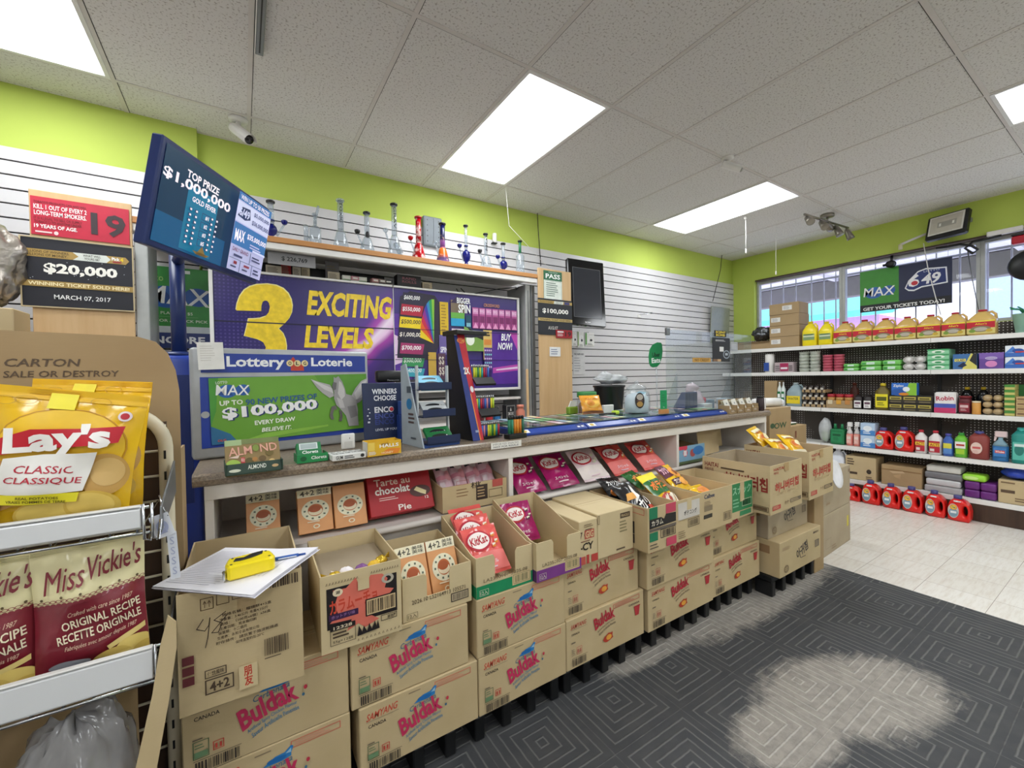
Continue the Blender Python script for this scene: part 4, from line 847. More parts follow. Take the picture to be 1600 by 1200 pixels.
# --- white gum cartons and the white sensor
def f_wht(t, w):
    b = MB(); b.box((-w / 2, 0, 0), (w / 2, .08, .022), '#e4e4e0', .002); F = Face(b, (-w / 2, 0, 0), (1, 0, 0), (0, 0, 1), w, .022); F.txt('GUM', .1, .2, .3, .8, '#3a3a3a', .03); F.lines(.35, .2, .7, .8, 2, '#555555'); F.ell(.88, .5, .06, .3, '#2c2c2c')
    F = Face(b, (-w / 2, 0, .022), (1, 0, 0), (0, 1, 0), w, .08)
    for k in range(5): F.txt('GUM', .06 + k * .18, .15, .2 + k * .18, .45, '#4a4a4a', .02); F.txt('MINT', .06 + k * .18, .55, .2 + k * .18, .8, '#6a6a6a', .01)
    b.build('carton_tray', t)
prod('gum_carton', 'flat white carton of gum with small black print, between the green gum and yellow drops', 'gum carton', 519, 573, 718, f_wht, .08)
b = MB(); b.box((-.028, 0, 0), (.028, .012, .068), '#ecebe8', .006, 2); F = Face(b, (-.028, -.0002, 0), (1, 0, 0), (0, 0, 1), .056, .068); F.rect(.2, .12, .8, .5, '#d5d4d0', 1); F.ell(.6, .7, .03, .05, '#6a6a6a')
p = at_c(549, 706); solo('motion_sensor', b, 'small white plastic sensor standing behind the flat gum carton', 'sensor', (p.x + .004, p.y + .075, Z1C))
# --- yellow cough drops
def f_hal(t, w):
    b = MB(); d = .06; h = .055; bw = .0025; k = '#e5b52a'
    b.box((-w / 2, 0, 0), (w / 2, d, .003), k); b.box((-w / 2, d - bw, .003), (w / 2, d, h * 1.05), k); b.box((-w / 2, bw, .003), (-w / 2 + bw, d - bw, h), '#dcd7cf'); b.box((w / 2 - bw, bw, .003), (w / 2, d - bw, h), k)
    b.prism([(-w / 2, .003), (-w / 2, h), (-.014, h), (-.014, h * .7), (.016, h * .7), (.016, h), (w / 2, h), (w / 2, .003)], 1, 0, bw, k); F = Face(b, (-w / 2, 0, 0), (1, 0, 0), (0, 0, 1), w, h)
    F.rect(.0, .4, .2, .98, '#f0cf5c', 1); F.txt('HALLS', .34, .55, .92, .8, '#f6f4ec', .05); F.poly([(.35, .1), (.6, .45), (.98, .4), (.9, .05)], '#e8892c'); F.txt('HONEY', .4, .1, .75, .25, '#f4e4b8', .03); F.lines(.02, .1, .28, .36, 3, '#f4f0e0'); b.build('display_carton', t)
    b = MB(); b.box((-w / 2 + .006, .008, .004), (w / 2 - .006, d - .008, h * .72), '#8a6a20', .003); b.build('drop_packs', t)
prod('cough_drop_carton', 'yellow cough drop display carton in front of the navy WINNERS CHOOSE sign', 'cough drops', 574, 628, 711, f_hal, .1)
# --- navy WINNERS CHOOSE sign
def f_win(F):
    F.txt('WINNERS\nCHOOSE', .17, .70, .62, .9, '#f2f4fa', .05); F.txt('ENCO', .2, .5, .55, .6, '#f2f4fa', .06); F.ell(.51, .55, .035, .035, '#c8303c'); F.txt('ENCO', .2, .4, .55, .49, '#4a5aa8', .05); F.txt('ENCO', .2, .3, .55, .39, '#2c3c88', .05)
    F.txt('LEVEL UP YOUR', .2, .2, .62, .24, '#dfe4f2', .03)
    for u, v, r in ((.08, .56, .012), (.1, .5, .012), (.06, .45, .015), (.09, .4, .014), (.07, .34, .02)): F.rect(u, v, u + r * 2, v + r * 1.4, '#e4e6ee', 1)
t = thing('encore_display', 'navy blue sign reading WINNERS CHOOSE with a slip box', 'lottery display', (.602, 2.012, Z1C), .03)
mat('navy_card', '#182850', rough=.35)
b = MB(); b.tf = Matrix.Rotation(-.09, 4, 'X'); b.box((-.132, 0, 0), (.132, .006, .285), 'navy_card', .002); f_win(Face(b, (-.132, 0, 0), (1, 0, 0), (0, 0, 1), .264, .285)); b.tf = None; b.build('backboard', t)
b = MB(); b.box((-.03, -.058, 0), (.082, .06, .012), '#1f3f8a', .003); b.box((.02, -.05, .012), (.075, -.004, .13), '#1b3a82', .003); b.build('stand', t)
b = MB(); b.box((.025, -.06, .1301), (.085, -.008, .195), '#24488e', .003); b.ball((.055, -.061, .175), .002, '#c0c4d0', 8); b.build('slip_box', t)
# --- customer display behind it
t = thing('customer_display', 'black customer display on a stalk behind the navy WINNERS CHOOSE sign', 'display', (.64, 2.16, Z1C))
b = MB(); b.box((-.07, -.06, 0), (.07, .06, .025), 'black_plastic', .004); b.tube([(0, 0, .02), (0, 0, .28)], .014, 'black_plastic', 10); b.build('stalk', t)
b = MB(); b.box((-.075, -.03, .285), (.075, .02, .345), 'black_plastic', .012, 2); F = Face(b, (-.075, -.0303, .285), (1, 0, 0), (0, 0, 1), .15, .06); F.txt('Panasonic', .35, .12, .75, .24, '#b8b8bc'); b.build('display_head', t)
b = MB(); b.box((-.11, -.05, .2), (.02, .05, .26), 'black_plastic', .006); b.build('printer', t)
# --- the three-tier gum rack
t = thing('gum_rack', 'three-tier gum rack with blue, white and green packs and a grey side panel', 'gum rack', (.735, 1.735, Z1C), .12)
b = MB(); b.prism([(0, 0), (.21, 0), (.21, .36), (.16, .37)], 0, -.088, -.082, '#aab4be')
F = Face(b, (-.0885, .21, 0), (0, -1, 0), (0, 0, 1), .21, .36); F.ell(.4, .52, .13, .07, '#2f7fb8'); F.rect(.3, .66, .5, .74, '#4a525c'); F.lines(.35, .27, .7, .42, 3, '#5c4a4c'); F.lines(.45, .08, .8, .12, 1, '#5a626c'); b.build('side_panel', t)
for s in (-.07, .085):
    b = MB(); b.box((s, .085, .02), (s + .008, .1, .36), '#c3c8cc'); b.build('upright', t)
b = MB(); b.box((-.082, 0, 0), (.095, .21, .012), '#1f3f7e'); b.build('base', t)
for k, (c1, c2, nm, z, y) in enumerate((('#2f9a54', '#1f7a40', 'green', .012, -.006), ('#a7adb1', '#c8ccce', 'white', .128, .03), ('#2f9ac8', '#6fc0e0', 'blue', .248, .06))):
    b = MB(); b.box((-.07, y, z), (.095, y + .1, z + .004), '#182850'); b.box((-.07, y, z), (.095, y + .004, z + .035), '#182850'); b.build('tier_tray', t)
    for j in range(2):
        p = gumpack(.125, .06, .016, c1, c2, 'excel'); p2 = p.build('gum_pack', t); p2.location = (.012 + .004 * j, y + .012 + .028 * j, z + .008 + .018 * j); p2.rotation_euler = (-.85, 0, 0)
# --- lighter tower
t = thing('lighter_tower', 'tall black lighter display tower with a red and blue front panel', 'lighter display', (.985, 1.775, Z1C), .12)
TH = .53
def lean(z): return z * .30
b = MB(); b.prism([(.012, 0), (.22, 0), (.22 + .02, TH), (lean(TH) + .012, TH)], 0, -.07, -.062, 'black_plastic'); b.prism([(.012, 0), (.03, 0), (lean(TH) + .03, TH), (lean(TH) + .012, TH)], 0, -.062, -.01, 'black_plastic'); b.build('side_wall', t)
b = MB(); F = Face(b, (-.07, .011, 0), (1, 0, 0), (0, lean(1), 1), .062, TH * 1.044); F.n = V3(0, -1, .3).normalized(); F.rect(0, 0, 1, 1, '#1c2f7c', 1); F.poly([(.3, 1), (1, 1), (1, 0), (.7, .0), (.55, .4)], '#bf1f2e'); F.poly([(.52, .42), (.6, .42), (.75, .0), (.65, 0)], '#e08a2c')
F.rect(0, .97, .25, 1, '#e8e8ee'); F.ell(.55, .92, .36, .026, '#d88a3c'); F.txt('BIC', .33, .9, .77, .94, '#c81f2c', .06, shear=.2); F.txt('2X', .3, .6, .85, .665, '#f6f2e8', .08); F.ell(.75, .46, .16, .03, '#e8e6ea'); F.lines(.35, .06, .8, .1, 1, '#9aa2c0'); b.build('front_panel', t)
b = MB(); b.prism([(lean(TH) - .01, 0), (.27, 0), (.27, .012), (lean(TH) - .01, .012)], 0, -.075, .13, 'black_plastic'); b.tf = Matrix.Translation((0, 0, TH)); b.prism([(lean(TH) - .03, -.012), (.27, -.012), (.27, .012), (lean(TH) - .03, .01)], 0, -.075, .11, 'black_plastic', .003); b.tf = None; b.build('roof', t)
LC = ['#2a3f8a', '#8a2a6a', '#c9d42a', '#e8d83a', '#3a6fc8', '#2aa0a0', '#b8d83a', '#d88a9a', '#c82a3a', '#3a8a4a']
for lv, (z, y0) in enumerate(((.29, .10), (.135, .06), (.005, .02))):
    b = MB(); b.box((-.008, y0, z), (.115 + .012 * (2 - lv) * 0, y0 + .13, z + .006), 'black_plastic'); lv < 2 and b.prism([(y0 - .03, z - .03), (y0, z), (y0, z + .012), (y0 - .035, z - .02)], 0, -.008, .115, 'black_plastic'); b.build('tier_shelf', t)
    for k in range(9):
        c = LC[(k * 3 + lv * 2) % 10]; b = MB(); x = .0 + k * .0125; b.lathe([(.0055, 0), (.0055, .055)], c, 8, c=(x, y0 + .014, z + .0065), sy=.7); b.lathe([(.0053, .0552), (.005, .066), (.003, .07)], 'chrome', 8, c=(x, y0 + .014, z + .0065), sy=.7); b.build('lighter', t)
# --- lottery ticket trays set in a row along the worktop
mat('tray_blue', '#1f3f96', rough=.3); clear('tray_glass', '#dfe8ec', ior=1.5, rough=.02)
TX = [1.16, 1.63, 2.05, 2.48, 3.01]
for k in range(4):
    w = TX[k + 1] - TX[k] - .008
    t = thing('ticket_tray', 'blue scratch ticket counter tray, ' + ['nearest the lighter tower', 'second from the lighter tower', 'below the green leaf sign', 'farthest along, before the paper tags'][k], 'ticket tray', (TX[k], CY + .055, Z1C), group='blue scratch ticket trays on the worktop')
    b = MB(); b.prism([(0, 0), (0, .012), (.035, .03), (.52, .034), (.52, 0)], 0, 0, w, 'tray_blue', .002); F = Face(b, (0, 0, .012), (1, 0, 0), (0, .89, .46), w, .036); F.rect(.03, .15, .16, .95, '#eceae2', 1); F.ell(.095, .55, .035, .3, '#c9a83c')
    F.rect(.86, .25, .9, .6, '#e4e4e8'); F.rect(.92, .25, .96, .6, '#e4e4e8'); F.rect(.85, .65, .97, .95, '#16286a'); b.build('tray_body', t)
    b = MB(); F = Face(b, (.015, .045, .0315), (1, 0, 0), (0, 1, .006), w - .03, .46); r = random.Random(k + 20)
    F.rect(0, 0, 1, 1, '#39496c', 1)
    for a in range(6):
        for c in range(3):
            F.rect(.02 + a * .163, .03 + c * .325, .155 + a * .163, .33 + c * .325, r.choice(['#b9c4bc', '#7fae74', '#c5cdd6', '#8fa6b8', '#d8c9a0', '#a0b8a8', '#6f9a66', '#c8a8b0', '#dfe3e2']), 1); F.rect(.04 + a * .163, .06 + c * .325, .13 + a * .163, .13 + c * .325, r.choice(['#e8e0a0', '#4a7a5a', '#d05a5a', '#f0f0f0', '#3a5a9a']), 1)
    b.build('tickets', t)
    b = MB(); b.box((.008, .038, .0355), (w - .008, .512, .0385), 'tray_glass'); b.build('glass_cover', t)
TRZ = Z1C + .041
# --- things on the trays: jars, bucket, leaf sign, shield
clear('clear_plastic', '#f2f5f6', ior=1.4, rough=.06, thick=.12); clear('acrylic_sheet', '#eef2f4', ior=1.33, rough=.03, thick=.05)
def cpos(u, v, dy=0., z=None):
    z = TRZ if z is None else z; p = atZ(u, v, z); return (p.x * (p.y + dy) / p.y, p.y + dy, z)
JY = 2.06
def atC(u, y): p = atY(u, 640, y); return p.x
t = thing('cookie_jar', 'round clear plastic jar with a black oval label and knob lid', 'jar', (atC(995, 1.98), 1.98, TRZ))
b = MB(); b.lathe([(.05, 0), (.085, .004), (.088, .02), (.088, .12), (.08, .14), (.062, .152), (.06, .158)], 'clear_plastic', 24); b.build('body', t)
b = MB(); b.lathe([(.066, .1585), (.066, .17), (.055, .183), (.02, .195), (.012, .2), (.016, .212), (.002, .22)], 'clear_plastic', 24); b.build('lid', t)
b = MB(); b.lathe([(.001, .003), (.076, .004), (.08, .05), (.078, .1), (.06, .125), (.03, .135), (.001, .138)], '#d9e3ea', 20); b.ball((.02, -.02, .13), .03, '#9fd0e6', 10, 1.4, 1, .5, rough=.15); b.build('contents', t)
b = MB(); V = []; F_ = []
def jl(u, v, l, r=.0885): a = -PI / 2 - .62 + (u - .5) * .72; return V3((r + l) * math.cos(a), (r + l) * math.sin(a), .035 + v * .105)
F = Face(b, (0, 0, 0), (1, 0, 0), (0, 0, 1), .064, .105, fn=jl); F.ell(.5, .5, .5, .5, '#20181a'); F.ell(.5, .72, .34, .19, '#b8b0a4'); F.ell(.5, .27, .32, .17, '#b08a4a'); F.rect(.2, .44, .8, .52, '#6a4a3a'); b.build('label', t)
t = thing('snack_jar', 'clear tub of snacks with a green screw lid', 'jar', (atC(917, 2.16), 2.16, TRZ))
b = MB(); b.lathe([(.06, 0), (.064, .005), (.064, .1), (.058, .112)], 'clear_plastic', 20); b.build('body', t); b = MB(); b.lathe([(.066, .1125), (.067, .118), (.067, .145), (.062, .15), (.001, .15)], '#2f7a3a', 24); b.build('lid', t)
b = MB(); b.lathe([(.001, .004), (.056, .005), (.056, .06), (.05, .075), (.001, .08)], '#8a4a2a', 16); b.build('contents', t)
t = thing('bucket', 'black bucket covered with crumpled plastic bags behind the jars', 'bucket', (atC(952, 2.32), 2.32, TRZ - .03))
t.location.z = CT + .037 + .003
b = MB(); b.lathe([(.09, 0), (.1, .004), (.115, .17), (.122, .172), (.122, .185), (.11, .186), (.095, .02), (.001, .018)], 'black_plastic', 24); b.build('body', t)
clear('film_plastic', '#e6e8ea', ior=1.4, rough=.12, thick=.55)
b = MB(); b.ball((.02, 0, .222), .1, 'film_plastic', 30, 1.4, 1, .36, rough=.22, seed=3); b.ball((-.06, -.02, .24), .05, 'film_plastic', 20, 1.3, 1, .7, rough=.3, seed=5); b.ball((.1, 0, .225), .06, 'film_plastic', 20, 1.2, 1, .45, rough=.28, seed=8); solo('plastic_bag', b, 'crumpled clear white plastic bags heaped on the black bucket', 'plastic bag', (t.location.x, 2.32, t.location.z + .01))
# chip bag lying against the tub
def pillow(m, w, h, d, k, fn=None, seed=0, n=18, wr=.004):
    r = random.Random(seed); ph = [r.uniform(0, 6.3) for _ in range(8)]
    def bul(u, v):
        a = max(0, 1 - abs(2 * u - 1) ** 2.6) ** .75; c = max(0, math.sin(PI * min(1, max(0, (v - .05) / .9)))) ** .62; return a * c
    def S(u, v, sgn, l=0.):
        e = .035 * math.sin(PI * v) ** 2; x = (u - .5) * w * (1 - e * 1.2); z = v * h
        q = bul(u, v); ends = abs(2 * v - 1) ** 3
        f = wr * (math.sin(9 * u + 3 * v + ph[0]) * .5 + math.sin(17 * v + 4 * u + ph[1]) * .5 + math.sin(24 * u + ph[2]) * ends * .8 + .5 * math.sin(13 * (u - v) + ph[3]))
        cr = .0012 * math.sin(60 * u + ph[4]) * (1 if v < .05 or v > .95 else 0)
        return V3(x, sgn * (q * d / 2 + .0006 + l) + f * (q + .25) + cr, z)
    for sg in (-1, 1):
        V = [S(i / n, j / n, sg) for j in range(n + 1) for i in range(n + 1)]
        Fc = [(j * (n + 1) + i, j * (n + 1) + i + 1, (j + 1) * (n + 1) + i + 1, (j + 1) * (n + 1) + i) for j in range(n) for i in range(n)]
        m.add(V, Fc if sg < 0 else [f[::-1] for f in Fc], k, True)
    F = Face(m, (0, 0, 0), (1, 0, 0), (0, 0, 1), w, h, fn=lambda u, v, l: S(min(max(u, 0), 1), min(max(v, 0), 1), -1, l))
    F.lift = .0019
    if fn: fn(F)
    return m
def foil(key, c, rough=.24, sc=9., bump=.35): return mat(key, c, rough=rough, var=.1, sc=sc, bump=bump, coat=.3)
foil('bag_orange', '#e0992e'); foil('bag_yellow', '#f0bf20', .2, 7, .25); foil('bag_pink', '#e0526a'); foil('bag_purple', '#a51762'); foil('bag_palepink', '#eec3cf'); foil('bag_whitepink', '#f0d8dc'); foil('bag_black', '#1b1a1c'); foil('bag_red', '#b8141f'); foil('bag_green', '#2f6a34'); foil('bag_cream', '#e9dfae', .38, 8, .2); foil('bag_maroon', '#7d1f2e', .38, 8, .2); foil('bag_coral', '#e8605a')
def f_nach(F): F.ell(.5, .55, .36, .28, '#e8b84a'); F.ell(.4, .5, .2, .16, '#d88a2a'); F.txt('NACHO', .2, .66, .8, .8, '#c8641c', .04); F.rect(0, 0, 1, .12, '#7a4a2a')
b = pillow(MB(), .15, .13, .05, 'bag_orange', f_nach, 4); solo('snack_bag', b, 'orange bag of snacks leaning on the green-lidded tub', 'snack bag', (atC(927, 2.02), 2.02, TRZ + .012), (-.45, 0, -.25))
b = MB(); b.box((-.05, 0, 0), (.05, .02, .055), '#e9e7e2', .003); solo('card_box', b, 'blank off-white card box between the orange snack bag and the clear jar', 'box', (atC(953, 2.08), 2.09, TRZ))
b = MB(); b.tube([(-.1, 0, .008), (-.03, .01, .008), (.03, -.01, .008), (.06, .02, .008)], .006, 'black_plastic', 8); b.box((.03, -.01, 0), (.075, .03, .024), '#b8d43a', .006); solo('barcode_scanner', b, 'black cable with a lime-ended plug lying by the clear jar', 'cable', (atC(950, 2.0), 1.975, TRZ))
b = MB(); b.box((-.04, -.02, 0), (.04, .02, .05), '#7d9a2c', .006); b.prism([(-.03, .05), (.03, .05), (.04, .085), (-.01, .09)], 1, -.004, .004, '#e8e6e0'); solo('lime_carton', b, 'lime green carton with a white flap just right of the tall wooden board', 'carton', (atC(899, 2.2) - .03, 2.2, TRZ))
# leaf sign
t = thing('leaf_sign', 'green leaf-shaped sign with white lettering on a clear stick', 'sign', (atC(1026, 1.93), 1.93, TRZ))
b = MB(); b.tube([(.012, .004, .01), (.006, .003, .31)], .005, 'clear_plastic', 8); b.build('stick', t)
b = MB(); b.lathe([(.035, 0), (.035, .006), (.006, .012)], 'clear_plastic', 16, c=(.012, .004, 0)); b.build('foot', t)
pts = [(1.35 * x, .484 + (z - .484) * 1.35) for x, z in [(-.052, .375), (-.056, .41), (-.048, .445), (-.024, .472), (.012, .484), (.042, .483), (.05, .474), (.054, .44), (.048, .405), (.03, .372), (.008, .357), (-.024, .354), (-.042, .36)]]
b = MB(); b.prism(pts, 1, 0, .004, '#0f8a4c', .001); F = Face(b, (-.0756, 0, .3085), (1, 0, 0), (0, 0, 1), .1485, .1755); F.txt('Uber', .24, .42, .78, .60, '#0c3420', .04, rot=.05); F.txt('Eats', .18, .18, .8, .38, '#f2faf4', .06, rot=.06); b.build('leaf_panel', t)
# acrylic shield with feet
t = thing('acrylic_shield', 'clear acrylic sneeze shield standing on triangular feet along the worktop', 'shield', (0, 1.845, TRZ))
xa, xb = atC(1042, 1.845), 3.512; z1 = atY(1120, 520, 1.845).z - TRZ
b = MB(); b.box((xa, 0, .03), (xb, .005, z1), 'acrylic_sheet', .001); b.build('sheet', t)
for x, zz in ((xa + .12, 0), (xb - .30, Z1C - TRZ)):
    b = MB(); b.prism([(.006, zz), (.12, zz), (.12, zz + .006), (.012, .26), (.006, .26)], 0, x, x + .005, 'acrylic_sheet'); b.build('foot', t)
b = MB(); b.box((xa + .0, -.008, z1 - .04), (xa + .035, .012, z1 + .01), 'grey_metal', .003); b.build('clip', t)
def f_scent(F): F.rect(0, 0, 1, 1, '#16161a', 1); F.txt('SCENT\nBOMB', .06, .1, .94, .92, '#f2d848', .05, shear=.15)
sign('small black card with yellow lettering on top of the acrylic shield', 1116, 516, 1134, 527, 1.8405, '#16161a', f_scent)
def f_post(F): F.lines(.15, .84, .85, .92, 2, '#c8c8cc'); F.rect(.38, .42, .62, .62, '#e6e6e8'); F.ell(.78, .3, .2, .18, '#9aa4b0'); F.ell(.78, .3, .15, .135, '#2a2c34'); F.rect(.7, .26, .86, .36, '#b8c0c8'); F.rect(.0, 0, .25, .1, '#8a6a50'); F.rect(.25, 0, .45, .1, '#c8a880')
sign('black poster with a round badge stuck on the acrylic shield', 1113, 527, 1140, 565, 1.8405, '#2b2c31', f_post, 'notice_poster', 'poster')
sign('thin tan strip sign stuck on the shield left of the black poster', 1082, 559, 1110, 566, 1.8405, '#cfa052', lambda F: F.txt('NO CREDIT', .1, .2, .9, .8, '#6a4a1c', .02))
sign('white square code-free card stuck on the shield right of the black poster', 1141, 534, 1152, 549, 1.8405, '#b9bcc2', lambda F: F.frame(.1, .1, .9, .9, .004, '#8a8e96'))
t = thing('card_holder', 'small green card in a wooden block in front of the shield', 'card holder', (atC(1037, 1.80), 1.80, TRZ)); b = MB(); b.box((-.038, -.014, 0), (.038, .014, .03), 'oak_edge', .002); b.build('wood_block', t)
b = MB(); b.box((-.033, -.001, .0302), (.033, .001, .155), '#14955c'); F = Face(b, (-.033, -.001, .03), (1, 0, 0), (0, 0, 1), .066, .125); F.lines(.2, .35, .8, .8, 4, '#0d7a4a', fill=.4); F.txt('Tips', .35, .06, .6, .14, '#e8f4ec'); b.build('card', t)
# bag of goods, small stand and boxes behind the shield
def f_floral(m, c): m.ball(c, .085, 'bag_whitepink', 22, 1.25, .8, .95, rough=.13, seed=9)
b = MB(); f_floral(b, (0, 0, .075)); b.ball((-.02, 0, .17), .05, 'bag_whitepink', 16, 1.4, .7, .8, rough=.3, seed=2); b.ball((.06, -.02, .06), .05, 'bag_pink', 14, 1.2, .8, .9, rough=.2, seed=6)
solo('shopping_bag', b, 'knotted white shopping bag with pink flowers behind the acrylic shield', 'bag', (atC(1087, 2.08), 2.10, Z1C + .012))
b = MB(); b.prism([(0, 0), (.1, 0), (.03, .12), (0, .12)], 0, -.09, .09, '#4b5578', .002)
for k in range(3): b.box((-.085 + k * .06, -.002, .01), (-.033 + k * .06, 0, .11), '#39425f')
solo('brochure_stand', b, 'grey-blue leaflet stand low behind the shield', 'leaflet stand', (2.90, 1.98, TRZ), .1)
b = MB(); b.box((-.055, -.03, 0), (.055, .03, .065), '#dfe4e0', .003); solo('card_box', b, 'pale box behind the shield under the pink flowered bag', 'box', (atC(1098, 1.98) + .03, 1.98, Z1C))
for k, (u, yy, c, lab) in enumerate(((1131, 1.93, '#c3cdd6', 'pale blue box'), (1146, 1.91, '#d9d6d2', 'white box'), (1105, 2.12, '#7f95a8', 'blue-grey box'))):
    b = MB(); hh = .1 - .01 * k; b.box((-.05, -.035, 0), (.05, .035, hh), c, .003); F = Face(b, (-.05, -.035, 0), (1, 0, 0), (0, 0, 1), .1, hh); F.lines(.15, .3, .85, .7, 3, '#8a8f98')
    solo('card_box', b, lab + ' in the group standing behind the shield, ' + ('under the black poster', 'towards the paper tags', 'at the back')[k], 'box', (atC(u, yy), yy, Z1C))
# row of small brown card trays with paper tags in front of the shield's far end
for k in range(4):
    x = 3.02 + k * .105; t = thing('tag_tray', 'small brown card tray of white paper tags, ' + ['first', 'second', 'third', 'last'][k] + ' towards the far end of the worktop', 'tag tray', (x, 1.745, Z1C), .05, 'brown trays of paper tags')
    b = MB(); w = .095; b.box((0, 0, 0), (w, .09, .003), 'cardboard_brown'); b.box((0, 0, .003), (w, .003, .035), 'cardboard_brown'); b.box((0, .003, .003), (.003, .09, .06), 'cardboard_brown'); b.box((w - .003, .003, .003), (w, .09, .06), 'cardboard_brown'); b.box((0, .087, .003), (w, .09, .10), 'cardboard_brown')
    F = Face(b, (0, 0, 0), (1, 0, 0), (0, 0, 1), w, .035); F.rect(.1, .2, .9, .8, '#8a7258', 1); F.lines(.2, .3, .8, .7, 2, '#e0d4c0'); b.build('tray', t)
    for j in range(3): b = MB(); b.tf = Matrix.Translation((w / 2, .02 + j * .022, .004)) @ Matrix.Rotation(-.35, 4, 'X') @ Matrix.Rotation(-.12 + .1 * j, 4, 'Y'); b.box((-.036, 0, 0), (.036, .002, .105 - .01 * j), ('#e9e6dd', '#d9d0b8', '#eceae6')[j]); F = Face(b, (-.036, 0, 0), (1, 0, 0), (0, 0, 1), .072, .1); F.ell(.5, .75, .1, .07, '#8a8f98'); F.lines(.2, .15, .8, .5, 3, '#b0a890'); b.build('paper_tag', t)
b = MB(); b.lathe([(.026, 0), (.028, .004), (.028, .095), (.022, .1)], '#2c1a20', 16); b.lathe([(.024, .1002), (.024, .112), (.001, .113)], 'black_plastic', 16); F = Face(b, (.008, -.0284, .01), (1, 0, 0), (0, 0, 1), .02, .085); F.rect(0, 0, 1, 1, '#d8d4d4', 1)
solo('supplement_bottle', b, 'dark maroon bottle at the far end of the worktop', 'bottle', (3.475, 1.76, Z1C))
# --- back counter under the posters
t = thing('service_counter', 'grey back counter with a white edged shelf below the purple posters', 'back counter', (0, 2.86, 0))
b = MB(); b.box((-.1, .04, 0), (2.2, .5, .98), '#4a484c'); b.build('cabinet', t); b = MB(); b.box((-.1, 0, .981), (2.2, .52, 1.03), 'white_laminate', .004); b.build('counter_board', t)
b = MB(); b.box((-.1, .2, 1.195), (2.05, .45, 1.215), 'white_laminate', .003); b.build('upper_shelf', t)
for x in (-.08, 1.0, 2.02): b = MB(); b.box((x, .22, 1.031), (x + .02, .45, 1.194), 'grey_metal'); b.build('bracket', t)
BZ = 1.0305
def bk_item(u, y, label, cat, fn, name): b = MB(); fn(b); return solo(name, b, label, cat, (atY(u, 640, y).x, y, BZ))
def f_bx(b): b.box((-.045, -.03, 0), (.045, .03, .13), '#1a191c', .003); F = Face(b, (-.045, -.03, 0), (1, 0, 0), (0, 0, 1), .09, .13); F.txt('▲\nSMOKE', .2, .35, .8, .85, '#d8d4d0', .02); F.frame(.06, .05, .94, .95, .003, '#b8b4b0')
bk_item(795, 2.93, 'small black box with white print on the back counter', 'box', f_bx, 'carton_box')
def f_oj(b): b.lathe([(.035, 0), (.037, .005), (.037, .07), (.026, .09), (.026, .1), (.03, .102), (.03, .125), (.001, .126)], '#d9836a', 16)
bk_item(813, 2.92, 'orange-pink capped jar next to the small black box on the back counter', 'jar', f_oj, 'spice_jar')
for u, c, l in ((750, '#5a1a22', 'dark red'), (764, '#b0242c', 'bright red'), (776, '#2a6fa8', 'blue')): bk_item(u, 2.95, l + ' small bottle on the back counter seen past the lighter tower', 'bottle', lambda b, c=c: (b.lathe([(.028, 0), (.03, .004), (.03, .07), (.014, .09), (.014, .1)], c, 14), b.lathe([(.016, .1), (.016, .118), (.001, .119)], 'black_plastic', 12)), 'bottle')
# coloured lighters standing in a pot beside the tower
t = thing('lighter_pot', 'black cup of upright coloured lighters at the foot of the lighter tower', 'lighter display', (1.13, 1.735, Z1C), .1)
b = MB(); b.box((-.055, -.02, 0), (.055, .03, .022), 'black_plastic', .003); b.build('cup', t)
for k, c in enumerate(('#2a7a5a', '#2f8a6a', '#d8862a', '#e0932f', '#d07a24', '#27684f')): b = MB(); b.lathe([(.008, .006), (.008, .075)], c, 8, c=(-.042 + k * .0168, 0, .018)); b.lathe([(.0075, .0752), (.007, .088), (.004, .092)], 'black_plastic', 8, c=(-.042 + k * .0168, 0, .018)); b.build('lighter', t)
